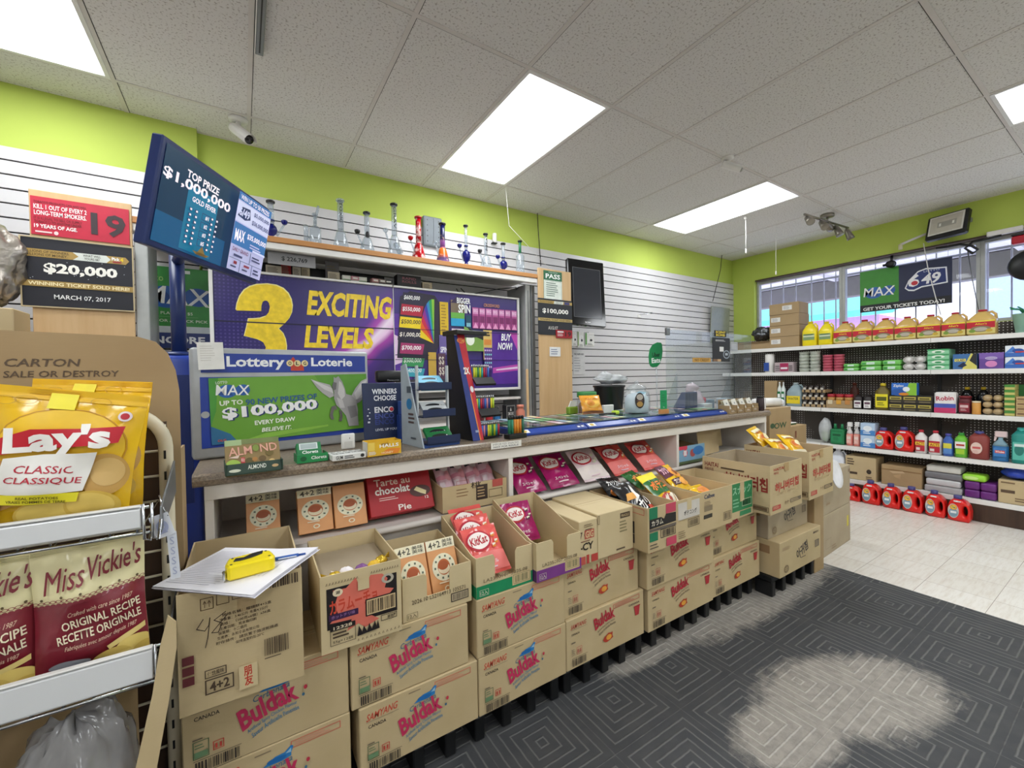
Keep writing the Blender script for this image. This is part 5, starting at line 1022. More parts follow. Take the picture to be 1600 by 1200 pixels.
# ================================================================ pallets, noodle cartons and the open cartons on top
CB = 'cardboard'; YF = 1.36; ZP = .14; ZM = .357; ZU = .5745
for k, (x0, x1, y0, lab) in enumerate(((-.145, 1.11, 1.40, 'black plastic pallet under the left noodle cartons'), (1.13, 2.66, 1.40, 'black plastic pallet under the middle noodle cartons'), (2.69, 3.26, 1.30, 'black plastic pallet under the far noodle cartons by the mat end'))):
    t = thing('pallet', lab, 'pallet', (x0, y0, .0095)); w = x1 - x0; top = ZP - .0105
    b = MB(); b.box((0, 0, top - .035), (w, .30 if y0 > 1.35 else .38, top), 'black_plastic', .004); b.build('deck', t)
    n = int(w / .105)
    for j in range(n):
        b = MB(); x = .01 + j * (w - .05) / (n - 1); b.box((x, .004, 0), (x + .042, .11, top - .036), 'black_plastic', .005); b.build('foot', t)
def buldakA(F):
    F.txt('SAMYANG', .055, .79, .29, .895, '#cf5340', .02, shear=.25, rot=.05); F.rect(.05, .765, .3, .773, '#9a8a70', 1); F.txt('CANADA', .065, .67, .2, .72, '#3a3430', .02); F.lines(.38, .92, .52, .95, 1, '#8a7a60')
    F.frame(.60, .845, .93, .945, .0022, '#d06a58'); F.lines(.62, .865, .91, .925, 2, '#d98a78', fill=.35)
    F.poly([(.42, .745), (.47, .8), (.5, .83), (.56, .84), (.6, .9), (.615, .88), (.6, .8), (.6, .76), (.54, .74)], '#2f7fc0'); F.ell(.51, .785, .06, .035, '#1f6ab0'); F.poly([(.565, .82), (.6, .87), (.6, .81)], '#9cc4dc')
    F.txt('Carbonara', .385, .67, .61, .75, '#3f6f8c', .01, shear=.25, rot=.12)
    F.txt('Buldak', .30, .40, .655, .68, '#c5305c', .06, rot=.24, arc=.12)
    F.txt('Artificial Spicy Chicken Flavour', .345, .335, .655, .40, '#3c7fa4', .015, rot=.26, arc=.5); F.txt('Saveur Artificielle Pimentée', .37, .27, .665, .335, '#3c7fa4', .015, rot=.26, arc=.5)
    F.frame(.055, .215, .14, .43, .002, '#4f6a4a'); F.rect(.062, .23, .133, .30, '#6a8a64'); F.lines(.065, .33, .125, .4, 2, '#5a7a56', fill=.35); F.lines(.055, .44, .13, .47, 1, '#6a5f50')
    F.frame(.16, .25, .22, .36, .002, '#c8473c'); F.rect(.172, .27, .184, .33, '#c8473c'); F.rect(.196, .27, .208, .33, '#c8473c')
    F.rect(.055, .195, .315, .201, '#3a3430', 1); F.bars(.065, .05, .305, .18, '#3a322c', 26, 5); F.rect(.055, .03, .315, .036, '#3a3430', 1)
    F.ell(.705, .62, .012, .03, '#c5384c'); F.ell(.69, .53, .009, .022, '#3f6f8c')
def buldakB(F):
    F.txt('SAMYANG', .05, .80, .23, .89, '#b8423a', .02, shear=.25, rot=.04); F.rect(.05, .775, .24, .782, '#9a8a70', 1); F.txt('CANADA', .055, .67, .15, .71, '#4a4238', .02); F.lines(.055, .5, .12, .55, 1, '#7a6e5c')
    F.frame(.57, .855, .93, .95, .0022, '#c04a44'); F.lines(.59, .875, .91, .93, 2, '#c86a60', fill=.4); F.txt('CANADA', .78, .755, .93, .80, '#4a4238', .02)
    F.poly([(.855, .7), (.935, .7), (.92, .5), (.87, .5)], '#b5343a'); F.rect(.85, .69, .94, .715, '#a02a30')
    F.txt('Buldak', .325, .62, .585, .87, '#b3263a', .055, rot=.2, arc=.12); F.txt('Artificial Spicy Chicken Flavour', .36, .55, .59, .6, '#57473c', .012, rot=.24, arc=.6); F.txt('Saveur Artificielle Pimentée', .38, .49, .60, .54, '#57473c', .012, rot=.24, arc=.6)
    F.poly([(.43, .3), (.45, .36), (.47, .37), (.5, .41), (.53, .39), (.555, .4), (.55, .33), (.56, .28), (.52, .25), (.48, .23), (.45, .25)], '#b8402c'); F.ell(.505, .32, .035, .055, '#e0a040')
    F.frame(.11, .27, .17, .42, .002, '#c07060'); F.rect(.122, .3, .134, .38, '#c07060'); F.rect(.146, .3, .158, .38, '#c07060'); F.lines(.05, .28, .095, .42, 4, '#8a7e6a', fill=.35)
    F.rect(.05, .225, .235, .231, '#3a3430', 1); F.bars(.055, .07, .225, .21, '#4a4036', 22, 8)
def azdol(F):
    F.txt('아귀짐', .38, .36, .66, .68, '#3b3430', .05, rot=.28); F.lines(.48, .28, .66, .33, 1, '#6a5c4c'); F.rect(.84, .4, .95, .62, '#6a5a48'); F.lines(.85, .42, .94, .6, 5, '#b09a78', fill=.3); F.rect(.8, .84, .83, .9, '#5a4a3c'); F.txt('MENU', .84, .84, .94, .9, '#6a5a48', .02); F.lines(.05, .74, .28, .84, 3, '#a8886a', fill=.3); F.ell(.14, .2, .05, .11, '#8a7458', r0=.75); F.lines(.11, .12, .17, .28, 3, '#8a7458', fill=.3)
def carton(label, x, y, z, w, d, h, fn=None, k=CB, rz=0., side=None, group=None, tape=True, name='carton', cat='carton'):
    """closed carton whose front lower left corner stands at x,y,z"""
    b = MB(); b.box((0, 0, 0), (w, d, h), k, .003)
    if tape: b.box((w * .0 + .004, d / 2 - .024, h - .0004), (w - .004, d / 2 + .024, h + .0006), 'cardboard_light'); b.box((.004, d / 2 - .0015, h), (w - .004, d / 2 + .0015, h + .0009), 'cardboard_brown')
    if fn: fn(Face(b, (0, 0, 0), (1, 0, 0), (0, 0, 1), w, h))
    if side: side(Face(b, (0, d, 0), (0, -1, 0), (0, 0, 1), d, h))
    return solo(name, b, label, cat, (x, y, z), rz, group)
def az_side(F): F.rect(.15, .62, .85, .85, '#9a7a58'); F.lines(.2, .65, .8, .82, 4, '#5f4a38', fill=.35); F.lines(.2, .12, .7, .36, 4, '#6a543e', fill=.45)
def b_side(F): F.ell(.4, .4, .12, .2, '#5a4a3c'); F.rect(.3, .7, .7, .8, '#a8504a')
G = 'noodle cartons on the pallets'
H1 = ZM - ZP - .001; H2 = ZU - ZM - .001
carton('bottom pink and blue lettered noodle carton, at the left end of the stacks', -.152, YF + .01, ZP, .41, .28, H1, buldakA, group=G)
carton('pink and blue lettered noodle carton right under the tall 4+2 carton', -.154, YF + .01, ZM, .41, .28, H2, buldakA, group=G)
carton('bottom noodle carton with Carbonara lettering, second stack from the chip rack', .282, YF, ZP, .418, .285, H1, buldakA, group=G)
carton('upper noodle carton with blue Carbonara swoosh, under the red lettered and 4+2 trays', .262, YF + .005, ZM, .405, .28, H2, buldakA, group=G)
carton('bottom noodle carton with Carbonara lettering, third from the left', .704, YF, ZP, .414, .285, H1, buldakA, group=G)
carton('upper noodle carton with Carbonara lettering under the green and purple striped trays', .70, YF, ZM, .414, .285, H2, buldakA, group=G)
carton('bottom red lettered noodle carton just right of the last Carbonara stack', 1.122, YF + .002, ZP, .483, .285, H1, buldakB, group=G)
carton('upper red lettered noodle carton under the plain closed cartons', 1.118, YF + .015, ZM, .465, .28, H2, buldakB, group=G)
carton('bottom red lettered noodle carton under the black and green striped carton', 1.622, YF - .01, ZP, .535, .29, H1, buldakB, side=b_side, group=G)
carton('upper red lettered noodle carton right beneath the green and pink striped snack carton', 1.604, YF - .02, ZM, .545, .29, H2, buldakB, side=b_side, group=G)
carton('bottom red lettered noodle carton beside the dark lettered cartons', 2.165, YF, ZP, .50, .285, H1, buldakB, group=G)
carton('upper red lettered noodle carton beside the dark lettered cartons', 2.163, YF + .015, ZM, .5, .28, H2, buldakB, group=G)
carton('bottom brown carton with dark slanted Korean lettering at the pallet end', 2.705, 1.262, ZP, .55, .385, H1, azdol, side=az_side)
carton('upper brown carton with dark slanted Korean lettering, pushed slightly back', 2.71, 1.33, ZM, .52, .325, H2, azdol, 'cardboard_grey', side=az_side)
# --- open cartons
def open_box(m, w, d, h, k=CB, t=.004, hf=None, notch=None, hb=None, kin=None):
    """open carton standing on its base, front at y=0, left at x=0; hf is the front height, notch=(left tab, right tab, sill height)"""
    hf = hf or h; hb = hb or h
    m.box((0, 0, 0), (w, d, t), k)
    if notch:
        a, c, s = notch; m.prism([(0, t), (0, hf), (a - .008, hf), (a, hf - .012), (a, s), (w - c, s), (w - c, hf - .012), (w - c + .008, hf), (w, hf), (w, t)], 1, 0, t, k)
    else: m.box((0, 0, t), (w, t, hf), k)
    m.box((0, d - t, t), (w, d, hb), k)
    for x in (0, w - t): m.prism([(t, t), (t, hf), (d * .12, hf), (d - t, hb), (d - t, t)], 0, x, x + t, k)
    if kin:
        m.box((t, d - t - .0008, t + .001), (w - t, d - t, hb - .001), kin)
        for x in (t, w - t - .0008): m.prism([(t, t + .001), (t, hf - .001), (d * .12, hf - .001), (d - t, hb - .001), (d - t, t + .001)], 0, x, x + .0008, kin)
    return Face(m, (0, 0, 0), (1, 0, 0), (0, 0, 1), w, h), Face(m, (0, d, 0), (0, -1, 0), (0, 0, 1), d, h)
ZO = ZU + .0008
# tall 4+2 carton with the papers on it
b = MB(); F, S = open_box(b, .272, .40, .30, CB)
F.frame(.17, .83, .27, .93, .0018, '#6a543c'); F.frame(.29, .845, .39, .945, .0018, '#6a543c'); F.frame(.41, .86, .51, .96, .0018, '#6a543c'); F.txt('↑↑', .19, .85, .25, .91, '#6a543c', .01); F.bars(.72, .88, .97, .97, '#4a3a2c', 18, 3)
F.pl([(.19, .76), (.14, .69), (.2, .66), (.23, .7), (.24, .76), (.22, .6), (.2, .52)], .0018, '#4a4038'); F.pl([(.36, .78), (.27, .73), (.33, .69), (.3, .62), (.25, .63), (.31, .69), (.37, .75)], .0018, '#4a4038')
for k, (s, u0, u1) in enumerate((('規格名稱：榴槤餅4+2盒', .33, .73), ('淨重量：3.46公斤 毛重4.2公斤', .31, .70), ('規格：（100克x6個）x36盒', .31, .72), ('生產日期：見本箱印刷', .31, .6), ('保質期：十二個月', .3, .52), ('生產商：永和食品有限公司', .29, .62), ('貯存條件：請放置于陰涼乾燥處', .28, .78), ('保持溫度約在-20°C', .43, .66))): F.txt(s, u0, .745 - k * .037, u1, .772 - k * .037, '#4b3c2e', .015, rot=.03)
for k in range(3): F.rect(.03, .42 - k * .085, .115, .49 - k * .085, '#6b2f34', 1)
F.bars(.66, .30, .87, .45, '#4a3a2c', 24, 4); F.lines(.66, .27, .86, .285, 1, '#4a3a2c'); F.frame(.19, .265, .355, .335, .0022, '#4a3a2c'); F.txt('傳統風味', .21, .28, .335, .32, '#4a3a2c', .02); F.frame(.19, .13, .41, .255, .003, '#4a3a2c'); F.txt('4+2', .225, .15, .375, .23, '#4a3a2c', .05, rot=.03)
F.rect(.45, .08, .60, .28, 'cardboard_light', 1); F.txt('朋\n友', .49, .1, .56, .27, '#c43a2a', .04, rot=.05); oc = solo('open_carton', b, 'tall open carton printed 4+2 with papers lying across its top', 'open carton', (-.147, 1.288, ZO), -.01)
b = MB(); Face(b, (0, -.0004, 0), (1, 0, 0), (0, 0, 1), .272, .30).rect(.45, .74, .60, .93, '#b39a72', 1); b.build('tape_strip', oc)
# papers, tape measure, pen
pc = [V3(-.199, 1.352, 0), V3(-.055, 1.54, 0), V3(.179, 1.358, 0), V3(.009, 1.164, 0)]; ZPp = ZO + .302
t = thing('paper_stack', 'stack of white printed papers lying on the tall 4+2 carton', 'papers', (0, 1.35, ZPp)); o = V3(0, 1.35, 0)
def sheet(m, c, z, k, n=10, curl=.012):
    V = []
    for j in range(n + 1):
        for i in range(n + 1):
            a, q = i / n, j / n; p = c[0].lerp(c[1], q).lerp(c[3].lerp(c[2], q), a) - o; V.append((p.x, p.y, z + curl * max(0, a - .6) * q * 1.6 - .010 * max(0, .25 - q) * a))
    m.add(V, [(j * (n + 1) + i, j * (n + 1) + i + 1, (j + 1) * (n + 1) + i + 1, (j + 1) * (n + 1) + i)[::-1] for j in range(n) for i in range(n)], k, True)
mat('paper_white', '#eceaf0', rough=.6, var=.02); mat('paper_lavender', '#dcd0e6', rough=.6, var=.02)
b = MB()
for k in range(4): sheet(b, [p + V3(.004 * math.sin(k * 2), .004 * math.cos(k * 3), 0) for p in pc], .0015 + k * .002, ('paper_lavender', 'paper_white', 'paper_lavender', 'paper_white')[k])
b.build('loose_sheets', t)
b = MB(); sheet(b, pc, .0105, 'paper_white')
def pfn(u, v, l): p = pc[0].lerp(pc[1], v).lerp(pc[3].lerp(pc[2], v), u) - o; return V3(p.x, p.y, .0112 + .012 * max(0, u - .6) * v * 1.6 - .010 * max(0, .25 - v) * u + l)
F = Face(b, (0, 0, 0), (1, 0, 0), (0, 1, 0), .27, .24, fn=pfn); F.lift = .0002
r = random.Random(5)
for k in range(22): F.rect(.05, .1 + k * .036, r.uniform(.3, .6), .106 + k * .036, '#9a98a6', 2)
for k in range(5): F.rect(.7 + k * .04, .3, .706 + k * .04, .5 + k * .05, '#b4b2c0', 2)
b.build('top_sheet', t)
t = thing('tape_measure', 'yellow tape measure with a black grip lying on the papers', 'tape measure', (.005, 1.30, ZPp + .0125), .10)
mat('yellow_plastic', '#f0d81c', rough=.3, var=.04)
b = MB(); b.prism([(-.05, -.032), (-.055, -.01), (-.045, .03), (.03, .034), (.052, .02), (.056, -.026), (.045, -.034)], 2, 0, .038, 'yellow_plastic', .005)
for p in ((-.042, -.022), (.042, -.022), (.04, .02), (-.036, .02)): b.lathe([(.003, .0378), (.003, .0388), (.001, .039)], 'black_plastic', 8, c=(p[0], p[1], 0))
b.build('case', t)
b = MB(); b.prism([(-.036, -.006), (-.03, .012), (-.012, .006), (.008, .022), (.034, .024), (.03, .006), (.005, -.006), (-.02, -.01)], 2, .0375, .0405, 'black_plastic', .001); b.build('grip', t)
b = MB(); b.box((-.061, -.03, .004), (-.054, -.012, .024), 'chrome', .002); b.build('hook', t)
b = MB(); b.tube([(0, 0, 0), (.06, .0, 0)], .0048, '#2a58a8', 10); b.tube([(.06, 0, 0), (.07, 0, 0), (.078, 0, 0)], .003, '#234a92', 8); b.box((.01, -.0065, -.001), (.055, -.0045, .001), '#d8dce6'); solo('pen', b, 'blue pen lying on the papers beside the yellow tape measure', 'pen', (.063, 1.335, ZPp + .0185), -.1)
# red karamucho carton
b = MB(); F, S = open_box(b, .24, .335, .232, 'cardboard_light')
def kara(F):
    F.rect(.07, .30, .94, .83, '#1d1719', 1); F.poly([(.16, .6), (.2, .72), (.14, .8), (.3, .79), (.42, .9), (.45, .8), (.56, .8), (.6, .88), (.75, .86), (.82, .78), (.78, .66), (.9, .62), (.78, .5), (.62, .48), (.6, .34), (.7, .26), (.52, .2), (.44, .28), (.3, .22), (.36, .36), (.1, .38), (.2, .48)], '#d9705f')
    F.txt('カラムーチョ', .10, .50, .68, .68, '#c8442f', .05, rot=.06); F.ell(.2, .76, .06, .05, '#e9d9b8'); F.txt('湖', .175, .74, .225, .785, '#2a2018', .03); F.ell(.82, .78, .08, .065, '#b8b0a0', r0=.55)
    F.rect(.09, .41, .44, .49, '#3a1c46', 1); F.txt('ホットチリ味', .12, .43, .4, .475, '#a07ab0', .01); F.rect(.53, .34, .93, .57, '#1d1719', 1); F.rect(.545, .355, .915, .555, '#d2b98c', 1); F.bars(.56, .37, .9, .54, '#2a2018', 26, 9)
    F.rect(.1, .28, .4, .34, '#1d1719', 1); F.txt('12328', .14, .29, .36, .33, '#e8d8b8', .03); F.frame(.1, .09, .4, .28, .0016, '#4a3a2c'); F.lines(.13, .17, .36, .26, 2, '#4a3a2c', fill=.5); F.txt('55g×12袋', .13, .11, .37, .155, '#3a2c20', .02)
    F.frame(.72, .22, .93, .3, .002, '#2a2018'); F.txt('湖池屋', .8, .235, .915, .285, '#2a2018', .03); F.poly([(.42, .12), (.44, .26), (.48, .16), (.5, .24), (.54, .15), (.57, .25), (.6, .16), (.64, .26), (.66, .18), (.68, .26), (.7, .14)], '#1d1719')
    for u0, u1, v in ((.06, .42, .885), (.6, .94, .905), (.42, .94, .055)):
        for j in range(11): a = u0 + (u1 - u0) * j / 10; F.poly([(a, v), (a + .012, v + .03), (a + .02, v + .028), (a + .008, v - .002)], '#5a4632'); F.ell(a + .024, v + .005, .004, .005, '#5a4632', n=6); F.k -= 2
    F.rect(.44, .72, .58, .86, 'cardboard_light', 1)
kara(F)
solo('open_carton', b, 'open carton with red and black Japanese snack lettering, right of the papers', 'open carton', (.178, 1.345, ZO), -.02)
mat('candy_gold', '#d9b53a', rough=.25, metal=.5)
for k, (x, y, c, l) in enumerate(((.05, .03, 'candy_gold', 'gold'), (.085, .045, '#efe8ea', 'white and red'), (.13, .04, '#7a4a86', 'purple'), (.17, .045, '#e6b828', 'yellow'), (.2, .07, 'candy_gold', 'far gold'))):
    b = MB(); b.ball((0, 0, .019), .019, c, 12, 1.2, 1, .85, rough=.12, seed=k); b.prism([(-.045, .012), (-.045, .03), (-.02, .021)], 1, -.002, .002, c); b.prism([(.045, .012), (.045, .03), (.02, .021)], 1, -.002, .002, c)
    b2 = MB(); 
    solo('wrapped_candy', b, l + ' wrapped candy heaped in the red lettered carton', 'candy', (.178 + x, 1.345 + y + .01, ZO + .187), .3 * k - .5, 'candies in the red lettered carton')
b = MB(); b.box((.006, .006, .005), (.232, .32, .184), 'cardboard_grey', .004); solo('snack_pile', b, 'packed snacks filling the lower part of the red lettered carton', 'snacks', (.178, 1.345, ZO), -.02)
# printed snack boxes with a round cake picture
mat('box_orange', '#d99a62', rough=.4, var=.05)
def f42(F, top=True):
    if top: F.rect(0, .82, 1, 1, '#eee6c8', 1); F.txt('4+2', .08, .85, .5, .97, '#4a4538', .03, rot=.03); F.txt('美味\n美味', .56, .845, .94, .98, '#4a4538', .02)
    F.ell(.5, .5, .40, .24, '#e9e3c6'); F.ell(.5, .5, .22, .14, '#b9622c'); F.ell(.5, .47, .2, .09, '#e8d8b8'); F.ell(.48, .53, .18, .08, '#a8501f')
    for k in range(10):
        a = k * 2 * PI / 10; u, v = .5 + .31 * math.cos(a), .5 + .19 * math.sin(a); F.txt('健康天心味好', u - .04, v - .025, u + .04, v + .025, '#5a4a38') if False else F.rect(u - .03, v - .018, u + .03, v + .018, '#5d6a58', 1)
    F.ell(.5, .13, .1, .05, '#eadfc0', r0=.6); F.lines(.25, .22, .75, .26, 1, '#f0e4c8')
def snackbox(label, x, y, z, w=.112, h=.168, d=.04, tilt=-.35, top=True, rz=0.):
    b = MB(); b.box((0, 0, 0), (w, d, h), 'box_orange', .0015); f42(Face(b, (0, 0, 0), (1, 0, 0), (0, 0, 1), w, h), top)
    o = solo('snack_box', b, label, 'snack box', (x, y, z), (tilt, 0, rz), 'orange snack boxes with a round cake picture'); return o
zc_ = CZS + .02
snackbox('orange 4+2 snack box deep in the dark left end of the counter shelf', .0, 1.84, zc_)
snackbox('orange 4+2 snack box on the counter shelf, in the middle of the three', .17, 1.80, zc_, .125)
snackbox('orange snack box without a cream top band beside the red tart box', .30, 1.79, zc_, .125, .17, top=False)
# shallow display tray with cut-away front
def tray(label, x, y, w, d, h, hf, tabs, fn, side=None, rz=0., hb=None, k='cardboard_light'):
    b = MB(); F, S = open_box(b, w, d, hf, k, hf=hf, notch=tabs, hb=h); fn(F)
    if side: side(Face(b, (0, d, 0), (0, -1, 0), (0, 0, 1), d, hf))
    return solo('display_tray', b, label, 'display tray', (x, y, ZO), rz)
def f_t1(F): F.frame(.05, .03, .2, .17, .0012, '#6a5a40'); F.txt('12入', .065, .05, .185, .15, '#5a4a34', .01); F.txt('2026.10 LS2164913 105571', .12, .36, .9, .46, '#5a4c38', .01); F.rect(.68, .12, .95, .34, '#4a4034', 1); F.rect(.695, .145, .935, .315, '#b9a88a', 1); F.bars(.71, .16, .92, .3, '#6a5e4c', 20, 6)
tray('open display tray holding two orange 4+2 snack boxes, front stamped 2026.10', .432, 1.372, .255, .31, .17, .145, (.085, .085, .065), f_t1)
snackbox('left orange 4+2 snack box standing in the tray stamped 2026.10', .443, 1.415, ZO + .020, .112, .20, .04, -.42)
snackbox('right orange 4+2 snack box standing in the tray stamped 2026.10', .560, 1.415, ZO + .020, .112, .20, .04, -.42)
def f_t2(c):
    def f(F): F.rect(0, 0, 1, .30, c, 1); F.rect(.62, .06, .96, .36, '#d2b98c', 1); F.frame(.64, .09, .94, .33, .0014, '#5a6a4a'); F.bars(.67, .12, .91, .3, '#7a7a58', 18, 2); F.txt('LA2350907 2025.08', .12, .36, .9, .45, '#7a6a50', .01); F.frame(.05, .05, .2, .2, .0012, '#e0dcc8'); F.txt('12入', .065, .07, .185, .18, '#e6e2d0', .01)
    return f
def s_t2(c): return lambda F: F.rect(0, 0, 1, .3, c, 1)
tray('open display tray with a green band holding pink wafer bags', .703, 1.364, .252, .315, .225, .15, (.08, .08, .055), f_t2('#1c8a58'), s_t2('#1c8a58'))
tray('open display tray with a purple band and one purple wafer bag', .958, 1.34, .232, .34, .25, .155, (.085, .075, .06), f_t2('#7a3a86'), s_t2('#5a2a6a'))
def cy(F): F.txt('7 GIG', .02, .60, .75, .76, '#5a4238', .03); F.rect(.28, .58, .8, .78, '#b8584a', 1); F.txt('GIG', .32, .6, .76, .76, '#d2b98c', .05); F.txt('-CY', .02, .33, .75, .50, '#2c2622', .05); F.lines(.25, .84, .85, .92, 2, '#8a765a'); F.lines(.3, .78, .85, .81, 1, '#3a3028'); F.lines(.02, .52, .8, .56, 1, '#8a5a48'); F.rect(.0, .02, .3, .2, '#c0574a', 1); F.rect(.36, .02, .5, .22, '#b8403a', 1); F.rect(.62, .03, .98, .2, '#b8403a', 1)
carton('closed pale carton with a red printed block, right of the purple banded tray', 1.193, 1.352, ZO, .105, .325, .19, cy, 'cardboard_light', tape=False)
def pl2(F): F.rect(.62, .78, .9, .9, '#4a3e30', 1); F.txt('FRAGILE', .65, .81, .87, .87, '#cbb286', .02); F.lines(.6, .45, .85, .74, 4, '#8f8460', fill=.45); F.lines(.5, .06, .85, .13, 1, '#6a5846'); F.frame(.0, .78, .05, .97, .002, '#5a4632')
carton('plain closed pale carton between the red printed one and the black striped one', 1.302, 1.355, ZO, .228, .325, .20, pl2, 'cardboard_light')
def rfoil(F, k=0): pass
def kitkat(body, low, accent):
    def f(F):
        F.rect(.0, .06, 1, .42, low, 8); F.ell(.36, .68, .34, .22, '#b8122a'); F.ell(.36, .68, .29, .175, '#f6ece6'); F.txt('KitKat', .12, .60, .6, .77, '#b8122a', .045, shear=.15, rot=.06)
        for u, v, a in ((.78, .72, .4), (.84, .58, -.3), (.72, .5, .2)): F.poly([(u - .07, v - .03), (u - .05, v + .05), (u + .07, v + .06), (u + .06, v - .02)], accent); F.poly([(u - .06, v), (u - .05, v + .05), (u + .07, v + .06), (u + .06, v + .03)], '#f0e4d0')
        F.txt('スペシャル', .22, .17, .68, .25, '#f4e8ee', .02); F.rect(.3, .1, .62, .125, '#e8c8d4')
    return f
def bag(name, label, cat, x, y, z, w, h, d, k, fn, rot, seed=0, group=None, wr=.004):
    b = MB(); pillow(b, w, h, d, k, fn, seed, wr=wr); return solo(name, b, label, cat, (x, y, z), rot, group)
KP = kitkat('bag_purple', 'bag_purple', '#5a1a3a'); KK = kitkat('bag_coral', '#ef7f7a', '#e0862a'); KW = kitkat('bag_whitepink', '#f3e6e0', '#dfe6c8')
for k in range(3): bag('wafer_bag', ('front', 'middle', 'rear')[k] + ' coral pink wafer bag leaning in the green banded tray', 'wafer bag', .812 + .006 * k, 1.42 + .072 * k, ZO + .045 + .022 * k, .16, .20, .032, 'bag_coral', KK, (-.75, 0, .02), 30 + k, 'coral wafer bags in the green banded tray')
bag('wafer_bag', 'purple wafer bag leaning at the back of the purple banded tray', 'wafer bag', 1.055, 1.55, ZO + .075, .15, .185, .03, 'bag_purple', KP, (-.62, 0, -.05), 40)
# cubby: wafer bags, tart box, sweets tray
zc = CZS + .012
ang = -.85
for u, v, kk, fn, lab, w in ((829, 765, 'bag_purple', KP, 'purple wafer bag on the counter shelf right of the first divider', .18), (880, 758, 'bag_purple', KP, 'purple wafer bag on the counter shelf, second from the first divider', .205), (930, 748, 'bag_whitepink', KW, 'white and pink wafer bag on the counter shelf between the purple and coral ones', .205), (975, 742, 'bag_coral', KK, 'coral wafer bag on the counter shelf next to the white one', .205), (1020, 732, 'bag_coral', KK, 'coral wafer bag on the counter shelf beside the second divider', .215)):
    x = atY(u, v, 1.78).x; bag('wafer_bag', lab, 'wafer bag', x, 1.755, zc + .006, w, .225, .034, kk, fn, (ang, 0, .03), int(u), 'wafer bags on the counter shelf')
b = MB(); 
bag('wafer_bag', 'coral wafer bag lying flat behind the white wafer bag on the counter shelf', 'wafer bag', atY(945, 710, 2.0).x, 1.93, zc + .1, .2, .16, .03, 'bag_red', None, (-1.3, 0, .05), 77)
def tart(F): F.txt('Tarte au', .10, .72, .66, .90, '#d9c2b0', .02); F.txt('chocolat', .10, .5, .64, .70, '#fbf5ee', .045); F.lines(.15, .34, .5, .44, 2, '#e8c8c0', fill=.35); F.ell(.8, .46, .17, .15, '#4a1c14'); F.poly([(.7, .5), (.75, .58), (.9, .44), (.88, .34), (.8, .4)], '#e6d8a4'); F.txt('12', .86, .24, .92, .31, '#f6ece4', .03); F.txt('Pie', .42, .05, .62, .2, '#f0e4dc', .03)
b = MB(); b.box((-.14, 0, 0), (.14, .06, .17), '#a8101c', .002); tart(Face(b, (-.14, 0, 0), (1, 0, 0), (0, 0, 1), .28, .17)); solo('pastry_box', b, 'dark red Tarte au chocolat box on the counter shelf', 'pastry box', (.575, 1.775, zc + .03), (-.45, 0, .0))
# carton tray of pale pink sweet bags
b = MB(); w, d = .335, .26; F, S = open_box(b, w, d, .145, 'cardboard', hf=.115)
F.txt('桃', .42, .62, .58, .82, '#3a2c22', .02); F.rect(.5, .22, .68, .7, '#3a2c28', 1); F.lines(.52, .28, .66, .66, 4, '#b89a70', fill=.4); F.lines(.2, .4, .42, .7, 3, '#8a6a48', fill=.25); F.rect(.76, .56, .93, .8, '#b5524a', 1); F.frame(.7, .24, .92, .5, .002, '#4a3a2a'); F.frame(.2, .8, .38, .93, .0015, '#b5524a')
solo('display_tray', b, 'brown carton tray of pale pink sweet bags on the counter shelf', 'display tray', (.735, 1.735, zc), 0)
def fpink(F): F.rect(.1, .62, .55, .9, '#241c20', 5); F.txt('Puré', .13, .68, .52, .82, '#f4f0f2', .03); F.rect(0, .33, 1, .44, '#d88a9c'); F.ell(.72, .42, .24, .14, '#e39aa4'); F.ell(.6, .7, .3, .14, '#f4e4e4'); F.rect(.08, .12, .4, .26, '#f0dce2')
for k in range(4): bag('sweet_bag', ORD[k] + ' pale pink sweet bag from the left in the brown carton tray', 'sweet bag', .79 + k * .076, 1.80 + .01 * (k % 2), zc + .072, .078, .18, .036, 'bag_palepink', fpink, (-.72, 0, (.02, -.02, .02, -.02)[k]), 50 + k, 'pale pink sweet bags in the carton tray')
b = MB(); b.box((.008, .03, .006), (w - .008, d - .008, .062), 'bag_palepink', .006); solo('sweet_bag_layer', b, 'lower layer of pale pink sweet bags filling the brown carton tray', 'sweet bags', (.735, 1.735, zc))
# third opening: blue printed tray and brown flaps
b = MB(); F, S = open_box(b, .30, .24, .12, 'cardboard_brown', hf=.10); F.rect(0, .15, 1, 1, '#7fa8c4', 1); F.rect(.0, .8, .35, 1, '#d8405a'); F.ell(.28, .6, .08, .2, '#d02848'); F.rect(.22, .45, .33, .75, '#e8e0e4'); F.ell(.55, .55, .1, .22, '#b85a58'); F.ell(.75, .65, .2, .25, '#3a78b8'); F.rect(.0, .0, 1, .15, '#5a6a48', 1)
solo('display_tray', b, 'blue and pink printed tray just past the second counter divider', 'display tray', (2.40, 1.745, zc), 0)
for k, (x, y, w, r, lab) in enumerate(((2.73, 1.80, .3, (-.12, .0, .12), 'nearer bent cardboard flap standing in the far counter opening'), (2.95, 1.94, .34, (-.1, 0, .08), 'farther bent cardboard flap standing in the far counter opening'))):
    b = MB(); b.box((0, 0, 0), (w, .004, .17), 'cardboard'); b.box((0, .004, 0), (w, .06, .004), 'cardboard'); solo('cardboard_flap', b, lab, 'cardboard', (x, y, zc + .012), r)
